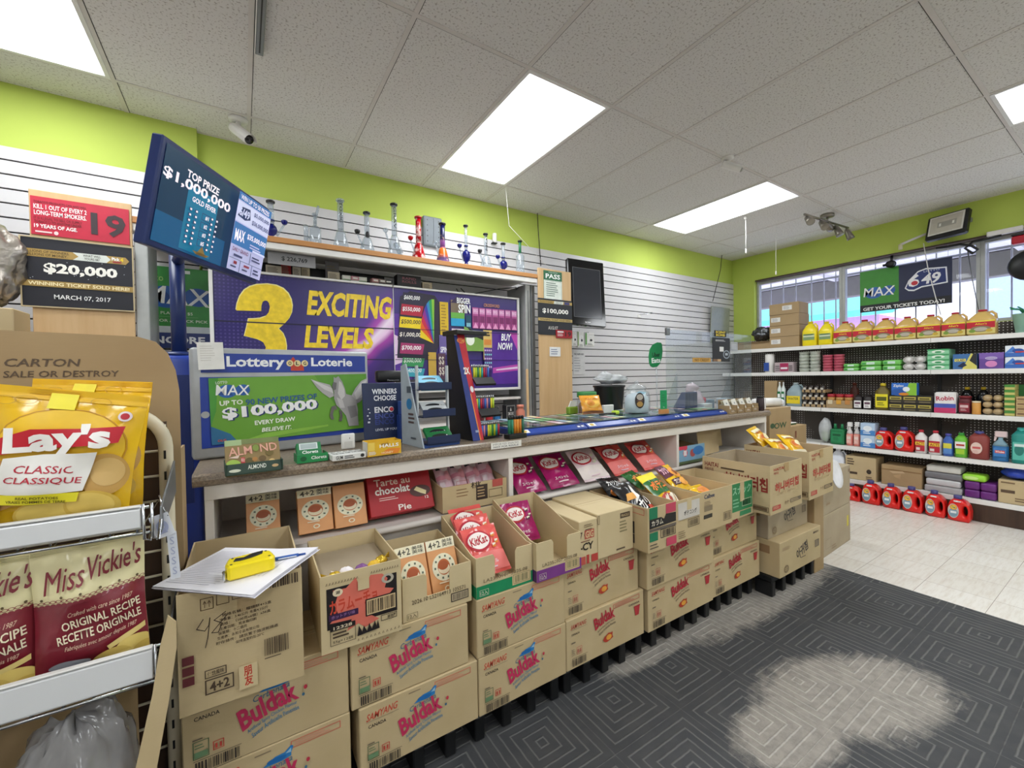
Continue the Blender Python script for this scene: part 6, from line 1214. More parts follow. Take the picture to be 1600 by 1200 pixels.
# snack cartons past the plain one
def blackbox(F): F.rect(.05, .74, .33, 1, '#1f7a54', 1); F.rect(.62, .78, .98, 1, '#c64560', 1); F.poly([(.05, .53), (.05, .74), (.45, .74), (.55, .68), (.62, .78), (.98, .76), (.98, .55)], '#221e20'); F.txt('カラム', .12, .58, .52, .7, '#e6dcc8', .03); F.rect(.05, .46, .98, .52, '#6a6058', 1); F.rect(.05, .24, .33, .44, '#1f7a54', 1); F.frame(.42, .26, .95, .46, .003, '#221e20'); F.bars(.48, .29, .9, .43, '#4a4038', 18, 3); F.rect(.62, .03, .98, .22, '#c64560', 1); F.lines(.05, .06, .4, .2, 2, '#4a4038', fill=.3)
def blackside(F): F.frame(.05, .82, .95, .96, .0025, '#c0453f'); F.rect(.06, .34, .8, .62, '#221e20', 1); F.rect(.06, .12, .8, .33, '#3a322c', 1); F.bars(.12, .15, .75, .3, '#bfa57c', 16, 3)
def ocart(label, x, y, w, d, h, k, fn, side=None, rz=0.):
    b = MB(); F, S = open_box(b, w, d, h, k); fn(F)
    if side: side(S)
    return solo('open_carton', b, label, 'open carton', (x, y, ZO), rz)
ocart('open carton with green, pink and black blocks holding black snack bags', 1.532, 1.272, .205, .38, .205, CB, blackbox, blackside)
def greybox(F): F.rect(.08, .52, .92, .93, '#cfc8bf', 1); F.rect(.42, .72, .6, 1, 'cardboard_light', 1); F.txt('ポテコング', .3, .6, .8, .72, '#3a3230', .03); F.frame(.45, .28, .9, .48, .0025, '#3a3028'); F.bars(.5, .31, .86, .45, '#6a5c48', 18, 4); F.lines(.08, .06, .4, .26, 4, '#8a7658', fill=.35); F.rect(.1, .5, .9, .52, '#a8977a', 1)
ocart('open carton with a pale printed label holding yellow and green snack bags', 1.742, 1.278, .205, .38, .2, CB, greybox)
def calb(F): F.txt('Calbee', .1, .82, .42, .93, '#2b3a5c', .04); F.rect(.1, .5, .35, .64, '#8a7a60'); F.lines(.1, .6, .35, .76, 4, '#8a765a', fill=.4); F.rect(.08, .32, .34, .42, '#3a342c', 1); F.frame(.7, .12, .95, .34, .002, '#4a3e30'); F.bars(.73, .15, .92, .31, '#7a6a54', 14, 5)
def calside(F): F.rect(.75, .3, .98, .42, '#2a2420', 1); F.lines(.75, .06, .98, .26, 4, '#4a3e30', fill=.4)
ocart('open carton with small navy top-left lettering holding purple and yellow snack bags', 1.953, 1.285, .285, .38, .205, CB, calb, calside)
def grnbox(F): F.rect(.05, .2, .97, .98, '#27814f', 1); F.txt('スナック', .1, .66, .9, .9, '#9ac8a8', .03); F.rect(.42, .45, .6, 1, 'cardboard', 1); F.frame(.5, .3, .92, .5, .002, '#d8d0b8'); F.bars(.54, .33, .88, .47, '#16301f', 16, 6); F.lines(.1, .3, .42, .58, 3, '#7ab890', fill=.4); F.rect(.4, .05, .9, .18, '#27814f', 1)
ocart('open carton with a green printed front beside the large lidless snack cartons', 2.245, 1.30, .232, .37, .2, CB, grnbox)
b = MB(); b.box((.01, .01, .006), (.215, .355, .1), '#d8cfc0', .01); b.ball((.11, .2, .12), .05, '#e8e4dc', 12, 1.3, 1, .5, rough=.1); solo('snack_pile', b, 'pale packets low in the green fronted open carton', 'snacks', (2.25, 1.30, ZO))
def fblack(F): F.poly([(.1, .2), (.3, .3), (.55, .75), (.75, .9), (.6, .45)], '#ece8e2'); F.poly([(.05, .45), (.2, .62), (.5, .6), (.42, .42)], '#e0a04a'); F.txt('カリ', .35, .12, .95, .4, '#f2f0ec', .05, rot=.3); F.rect(.7, .06, .95, .18, '#c84a3a')
def fblack2(F): F.txt('カリカリ', .15, .55, .85, .75, '#e6e4e0', .04); F.ell(.25, .3, .18, .14, '#c8742a')
def fgrn(F): F.rect(0, .8, 1, 1, '#f0dc2a'); F.rect(0, .4, 1, .8, 'bag_green'); F.txt('ポテコ', .1, .5, .9, .74, '#e87a2a', .07); F.ell(.4, .24, .34, .14, '#b8443a'); F.poly([(.1, .1), (.3, .34), (.5, .12)], '#f2ece0'); F.poly([(.5, .3), (.8, .34), (.7, .1)], '#e9dcc0'); F.txt('|||', .3, .1, .9, .34, '#f0e6d6', .02, shear=.4)
def fpur(F): F.rect(.0, .5, .5, 1, '#5a1a30'); F.txt('カツ', .05, .62, .42, .9, '#e8b8c8', .05); F.ell(.65, .62, .28, .2, '#e89a3a'); F.ell(.6, .6, .12, .1, '#8a4a1a'); F.rect(.1, .2, .6, .4, '#4a2030'); F.txt('カツ', .15, .22, .5, .38, '#f0e0d0', .04); F.ell(.7, .25, .25, .13, '#f0a848')
for nm, lab, x, y, z, w, h, kk, fn, rot in (('b', 'black snack bag with white slanted lettering at the front of the black striped carton', 1.635, 1.355, .14, .17, .2, 'bag_black', fblack, (-.95, 0, .15)), ('b', 'black snack bag with small white letters at the back of the black striped carton', 1.632, 1.50, .17, .17, .16, 'bag_black', fblack2, (-.95, .1, .05)),
        ('b', 'yellow and green snack bag with orange letters in the pale labelled carton', 1.845, 1.35, .13, .165, .23, 'bag_yellow', fgrn, (-.9, 0, .2)), ('b', 'olive green snack bag with orange letters lying behind the yellow and green one', 1.845, 1.53, .2, .15, .14, 'bag_green', lambda F: F.txt('ポテコ', .1, .35, .9, .65, '#d8862a', .06), (-1.1, 0, .3)),
        ('b', 'purple and yellow snack bag in the navy lettered carton', 2.05, 1.44, .17, .15, .19, 'bag_yellow', fpur, (-.95, 0, .1)), ('b', 'yellow snack bag lying low at the front of the navy lettered carton', 2.15, 1.35, .115, .13, .13, 'bag_yellow', lambda F: F.ell(.5, .5, .3, .25, '#e08a3a'), (-1.1, 0, -.05))):
    bag('snack_bag', lab, 'snack bag', x, y, ZO + z, w, h, .045, kk, fn, rot, int(x * 1000))
for x, y, w, dd, hh in ((1.54, 1.28, .19, .36, .125), (1.75, 1.286, .19, .36, .125), (1.962, 1.293, .268, .36, .09)):
    b = MB(); b.box((0, 0, .006), (w, dd, hh), 'bag_orange', .012); solo('snack_bag_layer', b, {1.54: 'packed bags filling the bottom of the black striped carton', 1.75: 'packed bags filling the bottom of the pale labelled carton', 1.962: 'packed bags filling the bottom of the navy lettered carton'}[x], 'snack bags', (x, y, ZO))
# two large lidless cartons with red Korean lettering
def haitai(F): F.txt('HAITAI', .1, .88, .42, .94, '#b0403a', .04); F.txt('해태', .1, .8, .24, .86, '#b86a58', .02); F.txt('허니버터칩', .14, .44, .88, .64, '#b8342e', .055, rot=.03); F.txt('HONEY BUTTER', .2, .36, .85, .42, '#cdb48a', .02); F.rect(.42, .82, .56, 1, '#b89a6c', 1); F.rect(.06, .08, .3, .17, '#b8453c'); F.lines(.07, .1, .29, .16, 3, '#d8a888', fill=.35); F.rect(.6, .12, .95, .2, '#6a5a48'); F.lines(.62, .13, .93, .19, 2, '#cbb286', fill=.4); F.txt('↑↑', .42, .12, .55, .2, '#8a6a4a', .01)
def haiside(F): F.txt('HAITAI', .04, .8, .26, .9, '#7a3028', .04); F.txt('해태', .04, .7, .18, .78, '#8a5a48', .02); F.frame(.74, .06, .98, .16, .0025, '#4a3a2a'); F.rect(.76, .08, .96, .14, '#6a563e'); F.txt('허니버터칩', .35, .45, .97, .75, '#8a2a24', .05); F.lines(.3, .78, .8, .84, 1, '#4a3a2a')
b = MB(); F, S = open_box(b, .40, .41, .28, CB, kin='cardboard_grey'); haitai(F); haiside(S); solo('open_carton', b, 'nearer large lidless carton with red Korean lettering, empty and grey inside', 'open carton', (2.50, 1.215, ZO + .001), .02)
b = MB(); F, S = open_box(b, .38, .40, .305, CB, kin='cardboard_grey'); haitai(F); haiside(S); solo('open_carton', b, 'farther large lidless carton with red Korean lettering holding yellow snack bags', 'open carton', (2.995, 1.222, ZO + .001), .03)
carton('brown carton hidden low under the farther red lettered carton', 3.262, 1.30, .0095, .14, .3, .563, None, 'cardboard_brown', tape=False)
def fyel(F): F.ell(.5, .45, .34, .2, '#e8a43a'); F.ell(.42, .48, .18, .11, '#d8702a'); F.ell(.62, .5, .16, .12, '#f2e6b8'); F.rect(.1, .74, .9, .88, '#f0e8c0'); F.txt('허니버터', .2, .66, .8, .78, '#b8442a', .04); F.rect(0, .1, 1, .22, '#e9e2c8')
for x, y, z, rot, l in ((3.085, 1.36, .225, (-.9, .1, -.1), 'front'), (3.12, 1.50, .27, (-.75, -.1, .12), 'rear'), (3.247, 1.36, .23, (-.85, .12, -.15), 'right-hand')): bag('snack_bag', l + ' yellow snack bag in the farther red lettered carton', 'snack bag', x, y, ZO + z, .155, .2, .055, 'bag_yellow', fyel, rot, int(x * 100), 'yellow snack bags in the far open carton')
b = MB(); b.box((.01, .01, .006), (.36, .38, .19), 'bag_yellow', .02); solo('snack_bag_layer', b, 'packed yellow bags filling the bottom of the farther red lettered carton', 'snack bags', (3.0, 1.226, ZO + .001), .03)
# right-hand plain stack beyond the mat, with a chip bag and a white plate on top
def plain1(F): F.lines(.12, .2, .32, .3, 1, '#9a8264'); F.ell(.25, .8, .06, .08, '#8f775a', r0=.7); F.frame(.12, .3, .34, .62, .002, '#9a8264'); F.rect(.92, .82, .99, .9, '#8a745a')
def plain2(F): F.rect(.86, .42, .92, .7, '#d9c83a'); F.frame(.1, .18, .28, .4, .002, '#8a745a'); F.lines(.3, .08, .5, .2, 2, '#8f775a')
sr = math.atan2(.033, .601)
carton('lower plain brown carton with a yellow sticker, on the bare tiles beyond the mat', 3.585, 1.377, .0008, .60, .30, .31, plain2, 'cardboard_grey', rz=sr)
carton('upper plain brown carton under the chip bag, beyond the end of the mat', 3.59, 1.38, .3120, .60, .30, .31, plain1, 'cardboard_grey', rz=sr)
def fchip(F): F.ell(.5, .6, .32, .22, '#e0a040'); F.rect(0, .0, 1, .35, 'bag_green'); F.txt('CHIPS', .2, .7, .8, .85, '#f4f0e4', .05); F.ell(.4, .55, .2, .12, '#d8862a')
bag('chip_bag', 'white, orange and green chip bag lying on the plain brown carton stack', 'chip bag', 3.93, 1.42, .655, .26, .30, .07, 'bag_whitepink', fchip, (-1.25, 0, .5), 9)
b = MB(); b.lathe([(.001, 0), (.08, .002), (.105, .016), (.104, .019), (.08, .006), (.001, .004)], '#eeedf2', 28); solo('paper_plate', b, 'round white plate leaning over the front of the plain brown carton stack', 'plate', (3.72, 1.352, .62), (1.35, 0, .06))
# cartons at the counter's far end
def ow(F): F.txt('OW', .2, .52, .78, .66, '#3f5a3c', .05); F.ell(.12, .6, .1, .06, '#3f5a3c')
def ows(F): F.txt('KI-C', .1, .55, .6, .65, '#6a7a5c', .02); F.lines(.1, .06, .7, .3, 5, '#7a6648', fill=.3)
b = MB(); b.box((0, 0, 0), (.36, .28, .36), 'cardboard_brown', .003); ow(Face(b, (0, 0, 0), (1, 0, 0), (0, 0, 1), .36, .36)); ows(Face(b, (.36, 0, 0), (0, 1, 0), (0, 0, 1), .28, .36)); solo('carton', b, 'brown carton with green OW lettering at the far end of the counter', 'carton', (3.62, 1.76, .731))
b = MB(); b.box((0, 0, 0), (.37, .36, .36), 'cardboard_brown', .003); solo('carton', b, 'middle brown carton below the green OW lettered carton', 'carton', (3.61, 1.75, .3695))
b = MB(); b.box((0, 0, 0), (.38, .38, .368), 'cardboard_brown', .003); solo('carton', b, 'lowest brown carton of the stack under the green OW lettered carton', 'carton', (3.61, 1.74, .0008))
b = MB(); b.box((0, 0, 0), (.32, .26, .9), 'cardboard_brown', .003); F = Face(b, (0, 0, 0), (1, 0, 0), (0, 0, 1), .32, .9); F.rect(.3, .88, .4, .95, '#7a4a34'); F.lines(.2, .7, .8, .78, 3, '#8a6a4a', fill=.3); solo('carton', b, 'smaller brown carton just right of the OW carton', 'carton', (4.09, 1.82, .0008))
b = MB(); b.tube([(0, 0, 0), (.14, -.02, .0), (.30, -.05, -.004)], .038, '#eceae8', 16); b.ball((.31, -.052, -.005), .04, '#e6e8f0', 12, 1.1, 1, .8, rough=.08); solo('paper_roll', b, 'white wrapped roll lying on top of the OW carton', 'roll', (3.66, 1.90, 1.131))
b = MB(); b.ball((0, 0, .035), .04, '#8a2a4a', 12, 1.3, 1, .8, rough=.1); b.box((-.06, -.05, .0), (.09, .05, .012), '#2f5a34', .004); b.box((-.06, -.05, .012), (.09, .05, .02), '#e6e4e0', .004); solo('snack_bundle', b, 'pink and green bundle on the smaller brown carton', 'bundle', (4.25, 1.92, .902))
# loose cardboard flap at the left end of the stacks
yq = 1.138; Pq = [(atY(u, v, yq).x, atY(u, v, yq).z) for u, v in ((262, 962), (275, 972), (276, 1012), (263, 1100), (245, 1200))] + [(-.185, .0095), (-.23, .0095)] + [(atY(u, v, yq).x, atY(u, v, yq).z) for u, v in ((212, 1200), (238, 1085), (250, 1010))]
b = MB(); b.prism(Pq, 1, 0, .005, 'cardboard'); solo('cardboard_flap', b, 'long bent cardboard strip standing between the chip rack and the noodle cartons', 'cardboard', (0, yq, 0))
# ================================================================ chip rack at the left
mat('rack_cream', '#d6cdb4', rough=.4, var=.04); mat('rail_plastic', '#d3d4d6', rough=.16, var=.05, sc=3)
RX0, RX1 = -.80, -.175; RY = 1.432
t = thing('chip_rack', 'cream wire chip rack with clear price rails at the left edge of the photo', 'rack', (0, RY, .0005))
zt = atY(240, 640, RY).z; xr = atY(261, 760, RY).x
def arc(x, z, r, a0, a1, n=8): return [(x + r * math.cos(a0 + (a1 - a0) * i / n), 0, z + r * math.sin(a0 + (a1 - a0) * i / n)) for i in range(n + 1)]
path = [(RX0, 0, 0), (RX0, 0, zt - .1)] + arc(RX0 + .1, zt - .1, .1, PI, PI / 2)[1:] + [(xr - .1, 0, zt)] + arc(xr - .1, zt - .1, .1, PI / 2, 0)[1:] + [(xr, 0, .4), (xr, 0, .0)]
b = MB(); b.tube(path, .0155, 'rack_cream', 12); b.build('tube_frame', t)
for k in range(18): b = MB(); z = zt - .13 - k * .055; b.box((xr - .003, -.0162, z), (xr + .002, -.0148, z + .022), 'black_plastic'); b.build('slot', t)
for k in range(16): b = MB(); z = zt - .045 - k * .066; b.tube([(RX0, .012, z), (xr, .012, z)], .0035, 'rack_cream', 6); b.build('cross_wire', t)
b = MB(); b.box((RX0, .022, .06), (xr, .03, zt - .035), 'dark_wood'); b.build('backing_board', t)
for lv, (zf, hh) in enumerate(((1.085, .042), (.765, .062))):
    yf = 1.155 - RY; x1 = atY(220 if lv == 0 else 232, 820, 1.155).x
    b = MB(); b.prism([(yf, zf), (yf - .008, zf + .006), (yf - .004, zf + hh), (yf + .006, zf + hh + .004), (yf + .006, zf)], 0, RX0, x1, 'rail_plastic', .001); b.box((RX0, yf - .004, zf + hh + .0042), (x1, yf + .009, zf + hh + .008), 'white_metal', .001); b.build('price_rail', t)
    b = MB()
    for j in range(15): x = RX0 + .012 + j * (x1 - RX0 - .02) / 14; b.tube([(x, yf + .012, zf + hh), (x, yf + .012, zf - .012), (x, -.01, zf - .004)], .0022, 'chrome', 6)
    b.tube([(RX0, yf + .012, zf + hh), (x1 + .012, yf + .012, zf + hh)], .0035, 'chrome', 6); b.tube([(RX0, yf + .012, zf - .012), (x1 + .012, yf + .012, zf - .012)], .0035, 'chrome', 6); b.build('wire_shelf', t)
    b = MB()
    for q in (0, .014): b.tube([(x1 + .004 + q, yf, zf + hh + .01), (x1 + .006 + q, yf - .006, zf - .02), (x1 + .012 + q, yf + .012, zf - .03), (x1 + .016 + q, yf + .02, zf + .01)], .003, 'chrome', 6)
    b.build('clip', t)
    b = MB(); b.prism([(yf + .02, zf - .02), (yf + .03, zf + .035), (-.02, zf + .10), (-.014, zf + .015)], 0, xr + .0165, xr + .0205, 'grey_metal', .001); b.build('shelf_bracket', t)
# tag hanging from the upper bracket
t = thing('price_tag', 'white paper tag and strip hanging from the bracket of the chip rack', 'tag', (-.142, 1.20, 1.02))
b = MB(); b.tf = Matrix.Rotation(-.25, 4, 'Y'); b.box((-.018, 0, .03), (.016, .0012, .082), '#dfe1ea'); F = Face(b, (-.018, 0, .03), (1, 0, 0), (0, 0, 1), .034, .052); F.ell(.5, .45, .3, .28, '#b4bbdc'); F.ell(.5, .45, .1, .08, '#dfe1ea'); F.lines(.15, .15, .8, .3, 2, '#a8aed0'); b.build('tag_card', t)
b = MB(); b.tf = Matrix.Rotation(-.05, 4, 'Y'); b.box((-.006, .002, -.07), (.011, .003, .036), '#d9dce6'); F = Face(b, (-.006, .002, -.07), (1, 0, 0), (0, 0, 1), .017, .1); F.txt('S\nS\nS\nS', .25, .1, .7, .95, '#a9b0cc'); b.build('tag_strip', t)
b = MB(); b.tube([(-.02, .012, .12), (-.012, .004, .09), (-.004, .001, .074)], .0016, 'chrome', 6); b.build('hook', t)
# chip bags
def lays(F):
    F.rect(.0, .92, 1, 1, '#e9b714'); F.ell(.5, .60, .44, .27, '#c8901a', r0=.975); F.ell(.5, .60, .425, .26, '#f2c42a'); F.ell(.87, .84, .05, .038, '#f0dfe2'); F.ell(.87, .84, .032, .024, '#c02436'); F.rect(.34, .86, .52, .97, '#f3e22a', 4)
    for u, v in ((.2, .91), (.68, .93), (.08, .9)): F.ell(u, v, .07, .03, '#c99a1c', r0=.9)
    F.poly([(.5, 0), (.5, 0), (.5, .01)], '#c8902a')
    F.ell(.15, .33, .17, .17, '#b8863c'); F.ell(.82, .42, .17, .15, '#c69a52'); F.ell(.84, .44, .12, .1, '#d3ae6c'); F.ell(.1, .2, .1, .09, '#7c4526')
    F.ell(.52, .13, .24, .12, '#dcb84e'); F.ell(.5, .14, .2, .09, '#e5c766'); F.ell(.77, .2, .19, .11, '#d6b24c'); F.ell(.76, .21, .16, .085, '#e2c262')
    V = [(.03, .52), (.1, .64), (.3, .715), (.6, .735), (.9, .77), (.88, .65), (.6, .61), (.35, .585), (.16, .54)]; F.poly(V, '#c4152a')
    F.txt("Lay's", .14, .53, .83, .755, '#f7f3ee', .075, rot=.13)
    F.poly([(.14, .28), (.17, .515), (.4, .55), (.62, .565), (.76, .58), (.70, .31), (.4, .27)], '#efece6'); F.txt('CLASSIC', .25, .425, .62, .475, '#b81a34', .015, shear=.1, rot=.02); F.txt('CLASSIQUE', .2, .35, .68, .4, '#b81a34', .015, shear=.1, rot=.02)
    F.poly([(.14, .21), (.16, .275), (.45, .285), (.68, .3), (.67, .235), (.4, .215)], '#ecdf2a'); F.txt('REAL POTATOES', .3, .25, .55, .268, '#5a4a10', .02); F.txt('VRAIES POMMES DE TERRE', .24, .225, .6, .243, '#5a4a10', .02)
def miss(F):
    V = [(0, .0), (0, .60)] + [(k / 16, .60 + .012 * (k % 2) + .03 * (k / 16) ** 2) for k in range(17)] + [(1, 0)]
    F.nx()
    n = 14
    vs = [F.pt(i / n, j / n * (.60 + .03 * (i / n) ** 2)) for j in range(n + 1) for i in range(n + 1)]
    F.m.add(vs, [(j * (n + 1) + i, j * (n + 1) + i + 1, (j + 1) * (n + 1) + i + 1, (j + 1) * (n + 1) + i) for j in range(n) for i in range(n)], 'bag_maroon', True)
    for k in range(20): u = (k + .5) / 20; F.ell(u, .603 + .03 * u * u, .028, .016, 'bag_maroon', n=10); F.k -= 1
    for k in range(20): u = (k + .5) / 20; F.ell(u, .632 + .03 * u * u, .027, .011, '#7d1f2e', r0=.72, n=10); F.k -= 1
    for k in range(6): u = .08 + k * .17; F.ell(u, .655 + .03 * u * u, .014, .010, '#5a4a2c', n=8)
    F.txt('Miss', .12, .70, .46, .86, '#7d1f2e', 0., shear=.25, rot=.12); F.txt("Vickie's", .47, .755, .97, .92, '#7d1f2e', .02, shear=.2, rot=.12)
    F.txt('Crafted with care since 1987', .3, .525, .88, .56, '#d8b8a0', .01, shear=.25, rot=.08)
    F.txt('ORIGINAL RECIPE', .24, .435, .95, .50, '#ece2c4', .03, rot=.1); F.txt('RECETTE ORIGINALE', .2, .345, .95, .41, '#ece2c4', .03, rot=.1); F.txt('Fabriquées avec amour depuis 1987', .26, .28, .9, .32, '#d8b8a0', .01, shear=.25, rot=.1)
    F.poly([(.62, .23), (.98, .31), (.98, .27), (.64, .195)], '#d9c27a')
    for u, v, a, c in ((.86, .17, .17, '#d9bf6a'), (.66, .13, .18, '#cfb25c'), (.8, .08, .2, '#e0c876'), (.4, .06, .2, '#d6ba64'), (.95, .1, .12, '#c8a850')): F.ell(u, v, a, .07, c)
    F.ell(.3, .17, .18, .03, '#8f9098'); F.ell(.28, .13, .2, .025, '#4a2a34')
def chip(lab, x, y, z, w, h, d, k, fn, rot, seed, nm='chip_bag'): 
    b = MB(); pillow(b, w, h, d, k, fn, seed, n=24, wr=.006); o = solo(nm, b, lab, 'chip bag', (x, y, z), rot); b = MB()
    for q in range(4): b.box((-w * .49, -.0035, h * (.958 + .01 * q)), (w * .49, .0035, h * (.963 + .01 * q)), k)
    b.build('crimped_seal', o); return o
p = atY(92, 840, 1.20)
chip('yellow CLASSIC potato chip bag with a red banner, front of the upper rack shelf', p.x - .012, 1.205, 1.095, .228, .285, .06, 'bag_yellow', lays, (-.06, .15, -.05), 3)
chip('second yellow potato chip bag standing behind the front CLASSIC bag', p.x + .012, 1.305, 1.10, .205, .30, .06, 'bag_yellow', lays, (-.10, .06, -.12), 4)
p = atY(-15, 830, 1.22); chip('black snack bag at the left photo edge beside the yellow chip bags', p.x - .10, 1.225, 1.105, .19, .29, .06, 'bag_black', lambda F: F.rect(.1, .3, .9, .8, '#3a2c30'), (-.06, .1, 0), 5)
p = atY(155, 1040, 1.215); chip('maroon and cream ORIGINAL RECIPE chip bag, right one on the lower rack shelf', p.x - .003, 1.212, .782, .172, .278, .056, 'bag_cream', miss, (-.05, -.02, .12), 6)
p = atY(-18, 1040, 1.215); chip('maroon and cream ORIGINAL RECIPE chip bag, left one cut off by the photo edge', p.x - .022, 1.21, .782, .172, .275, .056, 'bag_cream', miss, (-.05, .03, .02), 7)
# display carton behind the rack
YC = 1.52
P = [(-.9, .55), (-.9, 1.535)] + [(atY(u, v, YC).x, atY(u, v, YC).z) for u, v in ((215, 526), (243, 534), (262, 552), (274, 578), (280, 610), (285, 790))]
P += [(P[-1][0], .62), (-.19, .62), (-.19, 0)]; P[0] = (-.9, 0)
b = MB(); b.prism(P, 1, 0, .006, 'cardboard_brown'); b.box((P[-4][0] - .006, .006, .64), (P[-4][0], .1, 1.2), 'cardboard_brown')
a = atY(0, 560, YC); c = atY(118, 576, YC); x0 = atY(-75, 575, YC).x
F = Face(b, (x0, -.0002, atY(0, 594, YC).z), (1, 0, 0), (0, 0, 1), atY(186, 590, YC).x - x0, a.z - atY(0, 594, YC).z)
F.txt('ABLE CARTON', .0, .62, .74, 1.0, '#5f4d3c', .03, shear=.2); F.txt('REUSE, SALE OR DESTROY', .0, .06, 1, .42, '#5f4d3c', .02, shear=.1)
solo('display_carton', b, 'tall brown display carton with a rounded corner behind the chip rack', 'carton', (0, YC, .0))
# plastic-wrapped goods on the bottom of the rack
clear('wrap_film', '#a8a6a6', ior=1.5, rough=.15, thick=.5)
b = MB(); b.box((-.78, 0, 0), (-.23, .004, .62), 'cardboard_brown'); b.box((-.78, -.04, 0), (-.23, 0, .004), 'cardboard_brown'); solo('cardboard_flap', b, 'upright brown cardboard panel under the lower rack shelf', 'cardboard', (0, 1.335, .12))
b = MB(); b.box((-.8, 1.02, 0), (-.22, 1.385, .11), 'dark_wood', .003); solo('rack_base', b, 'dark base board under the plastic bags of the chip rack', 'base', (0, 0, .0095))
p = atY(150, 1160, 1.10); b = MB(); b.ball((0, 0, .29), .27, 'wrap_film', 44, .40, .30, 1.0, rough=.10, seed=8, bx=.55, fine=.035); solo('plastic_bag', b, 'bulky clear plastic bag at the bottom of the chip rack', 'plastic bag', (p.x - .05, 1.19, .150))
p = atY(15, 1180, 1.10); b = MB(); b.ball((0, 0, .27), .26, 'wrap_film', 40, .34, .30, 1.0, rough=.1, seed=12, bx=.55, fine=.035); solo('plastic_bag', b, 'smaller clear plastic bag at the bottom left photo corner', 'plastic bag', (p.x - .16, 1.18, .150))
# ================================================================ wall shelving on the right with its stock
GX = 5.60; SZS = [1.69, 1.385, .97, .56, .20]; GY = [3.34, 2.163, 1.245, .33, -.60]
for k in range(4):
    y1, y0 = GY[k], GY[k + 1]; hw = (y1 - y0) / 2
    t = thing('shelving_bay', ('shelving bay in the corner by the slatwall', 'shelving bay with the two yellow jugs on its top shelf', 'shelving bay under the two-logo banner', 'shelving bay cut off by the right edge of the photo')[k], 'shelving', (GX, (y0 + y1) / 2, .0005), -PI / 2, 'bays of the right-hand wall shelving')
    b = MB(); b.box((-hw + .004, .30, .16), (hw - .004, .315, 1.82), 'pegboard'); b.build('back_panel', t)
    b = MB(); b.box((-hw + .004, .0, 0), (hw - .004, .33, .16), 'dark_wood', .003); b.build('base', t)
    for s in (-1, 1): b = MB(); b.box((s * hw - (.014 if s > 0 else 0), .285, .161), (s * hw + (0 if s > 0 else .014), .30, 1.82), 'black_plastic'); b.build('upright', t)
    for z in SZS:
        b = MB(); b.box((-hw + .002, .012, z - .03), (hw - .002, .299, z), 'white_metal', .002); s = b.build('shelf', t)
        b = MB(); b.prism([(0, z - .04), (.0, z + .002), (.008, z + .003), (.0115, z - .002), (.0115, z - .04)], 0, -hw + .002, hw - .002, 'white_metal'); b.build('price_rail', s)
XF = 5.632
def slot(u0, u1, vt, sh, xf=XF):
    vm = 620; a = atX(u0, vm, xf); c = atX(u1, vm, xf); z = 0. if sh is None else SZS[sh] + .0036; h = atX((u0 + u1) / 2, vt, xf).z - z
    return (a.y + c.y) / 2, abs(a.y - c.y), h, z
def stock(name, label, cat, u0, u1, vt, sh, fn, group=None, xf=XF, gap=.97, dz=0.):
    y, w, h, z = slot(u0, u1, vt, sh, xf); t = thing(name, label, cat, (xf, y, z + dz), -PI / 2, group); fn(t, w * gap, h - dz); return t
def s1(t, w, h, k, d, fn=None, name='body', bev=.003):
    b = MB(); b.box((-w / 2, 0, 0), (w / 2, d, h), k, bev)
    if fn: fn(Face(b, (-w / 2, 0, 0), (1, 0, 0), (0, 0, 1), w, h))
    return b.build(name, t)
def f_lab(c, c2='#f0efe9'): return lambda F: (F.rect(.12, .18, .88, .8, c, 1), F.rect(.2, .55, .8, .7, c2, 1), F.lines(.25, .25, .75, .48, 3, c2, fill=.35))
# top shelf: four cartons, yellow jugs, juice jugs
zs = [atX(1225, v, XF).z for v in (543, 525, 508, 490.5, 474)]; hh = (zs[4] - SZS[0]) / 4
for k in range(4):
    y, w, h, z = slot(1203, 1249, 474, 0); b = MB(); b.box((-w / 2, 0, 0), (w / 2, .26, hh - .001), 'cardboard_brown', .003); F = Face(b, (-w / 2, 0, 0), (1, 0, 0), (0, 0, 1), w, hh)
    u = (.06, .06, .06, .45)[k]; F.rect(u, .35, u + .32, .75, '#e4e2de', 1); F.lines(u + .04, .4, u + .28, .7, 3, '#8a8a8e', fill=.35); F.rect(0, .0, 1, .02, '#6a5236', 1)
    solo('carton', b, ('bottom', 'second', 'third', 'topmost')[k] + ' brown carton of the stack on the top shelf by the corner', 'carton', (XF, y, z + hh * k), -PI / 2 + (.0, .01, -.01, .02)[k], 'brown cartons stacked on the top shelf')
def jug(body, cap, labfn, d=.15, sx=1.):
    """squarish bottle with a loop handle on its right shoulder"""
    def fn(t, w, h):
        b = MB(); r = w / 2; b.lathe([(r * .92, 0), (r, .012), (r, h * .58), (r * .9, h * .66), (r * .5, h * .84), (r * .28, h * .9), (r * .28, h * .93)], body, 20, c=(0, d / 2, 0), sy=d / w, sq=5); b.build('body', t)
        b = MB(); b.lathe([(r * .32, h * .93), (r * .33, h * .99), (r * .28, h), (.001, h)], cap, 14, c=(0, d / 2, 0)); b.build('cap', t)
        b = MB(); b.tube([(r * .3, d / 2, h * .86), (r * .62, d / 2, h * .9), (r * .88, d / 2, h * .8), (r * .92, d / 2, h * .62)], w * .06, body, 8); b.build('handle', t)
        if labfn: b = MB(); labfn(Face(b, (-w * .48, -.0012, h * .06), (1, 0, 0), (0, 0, 1), w * .96, h * .5)); b.build('label', t)
    return fn
mat('yellow_jug', '#f2dc1e', rough=.3); mat('juice_amber', '#d9b56a', rough=.22, var=.1, sc=6)
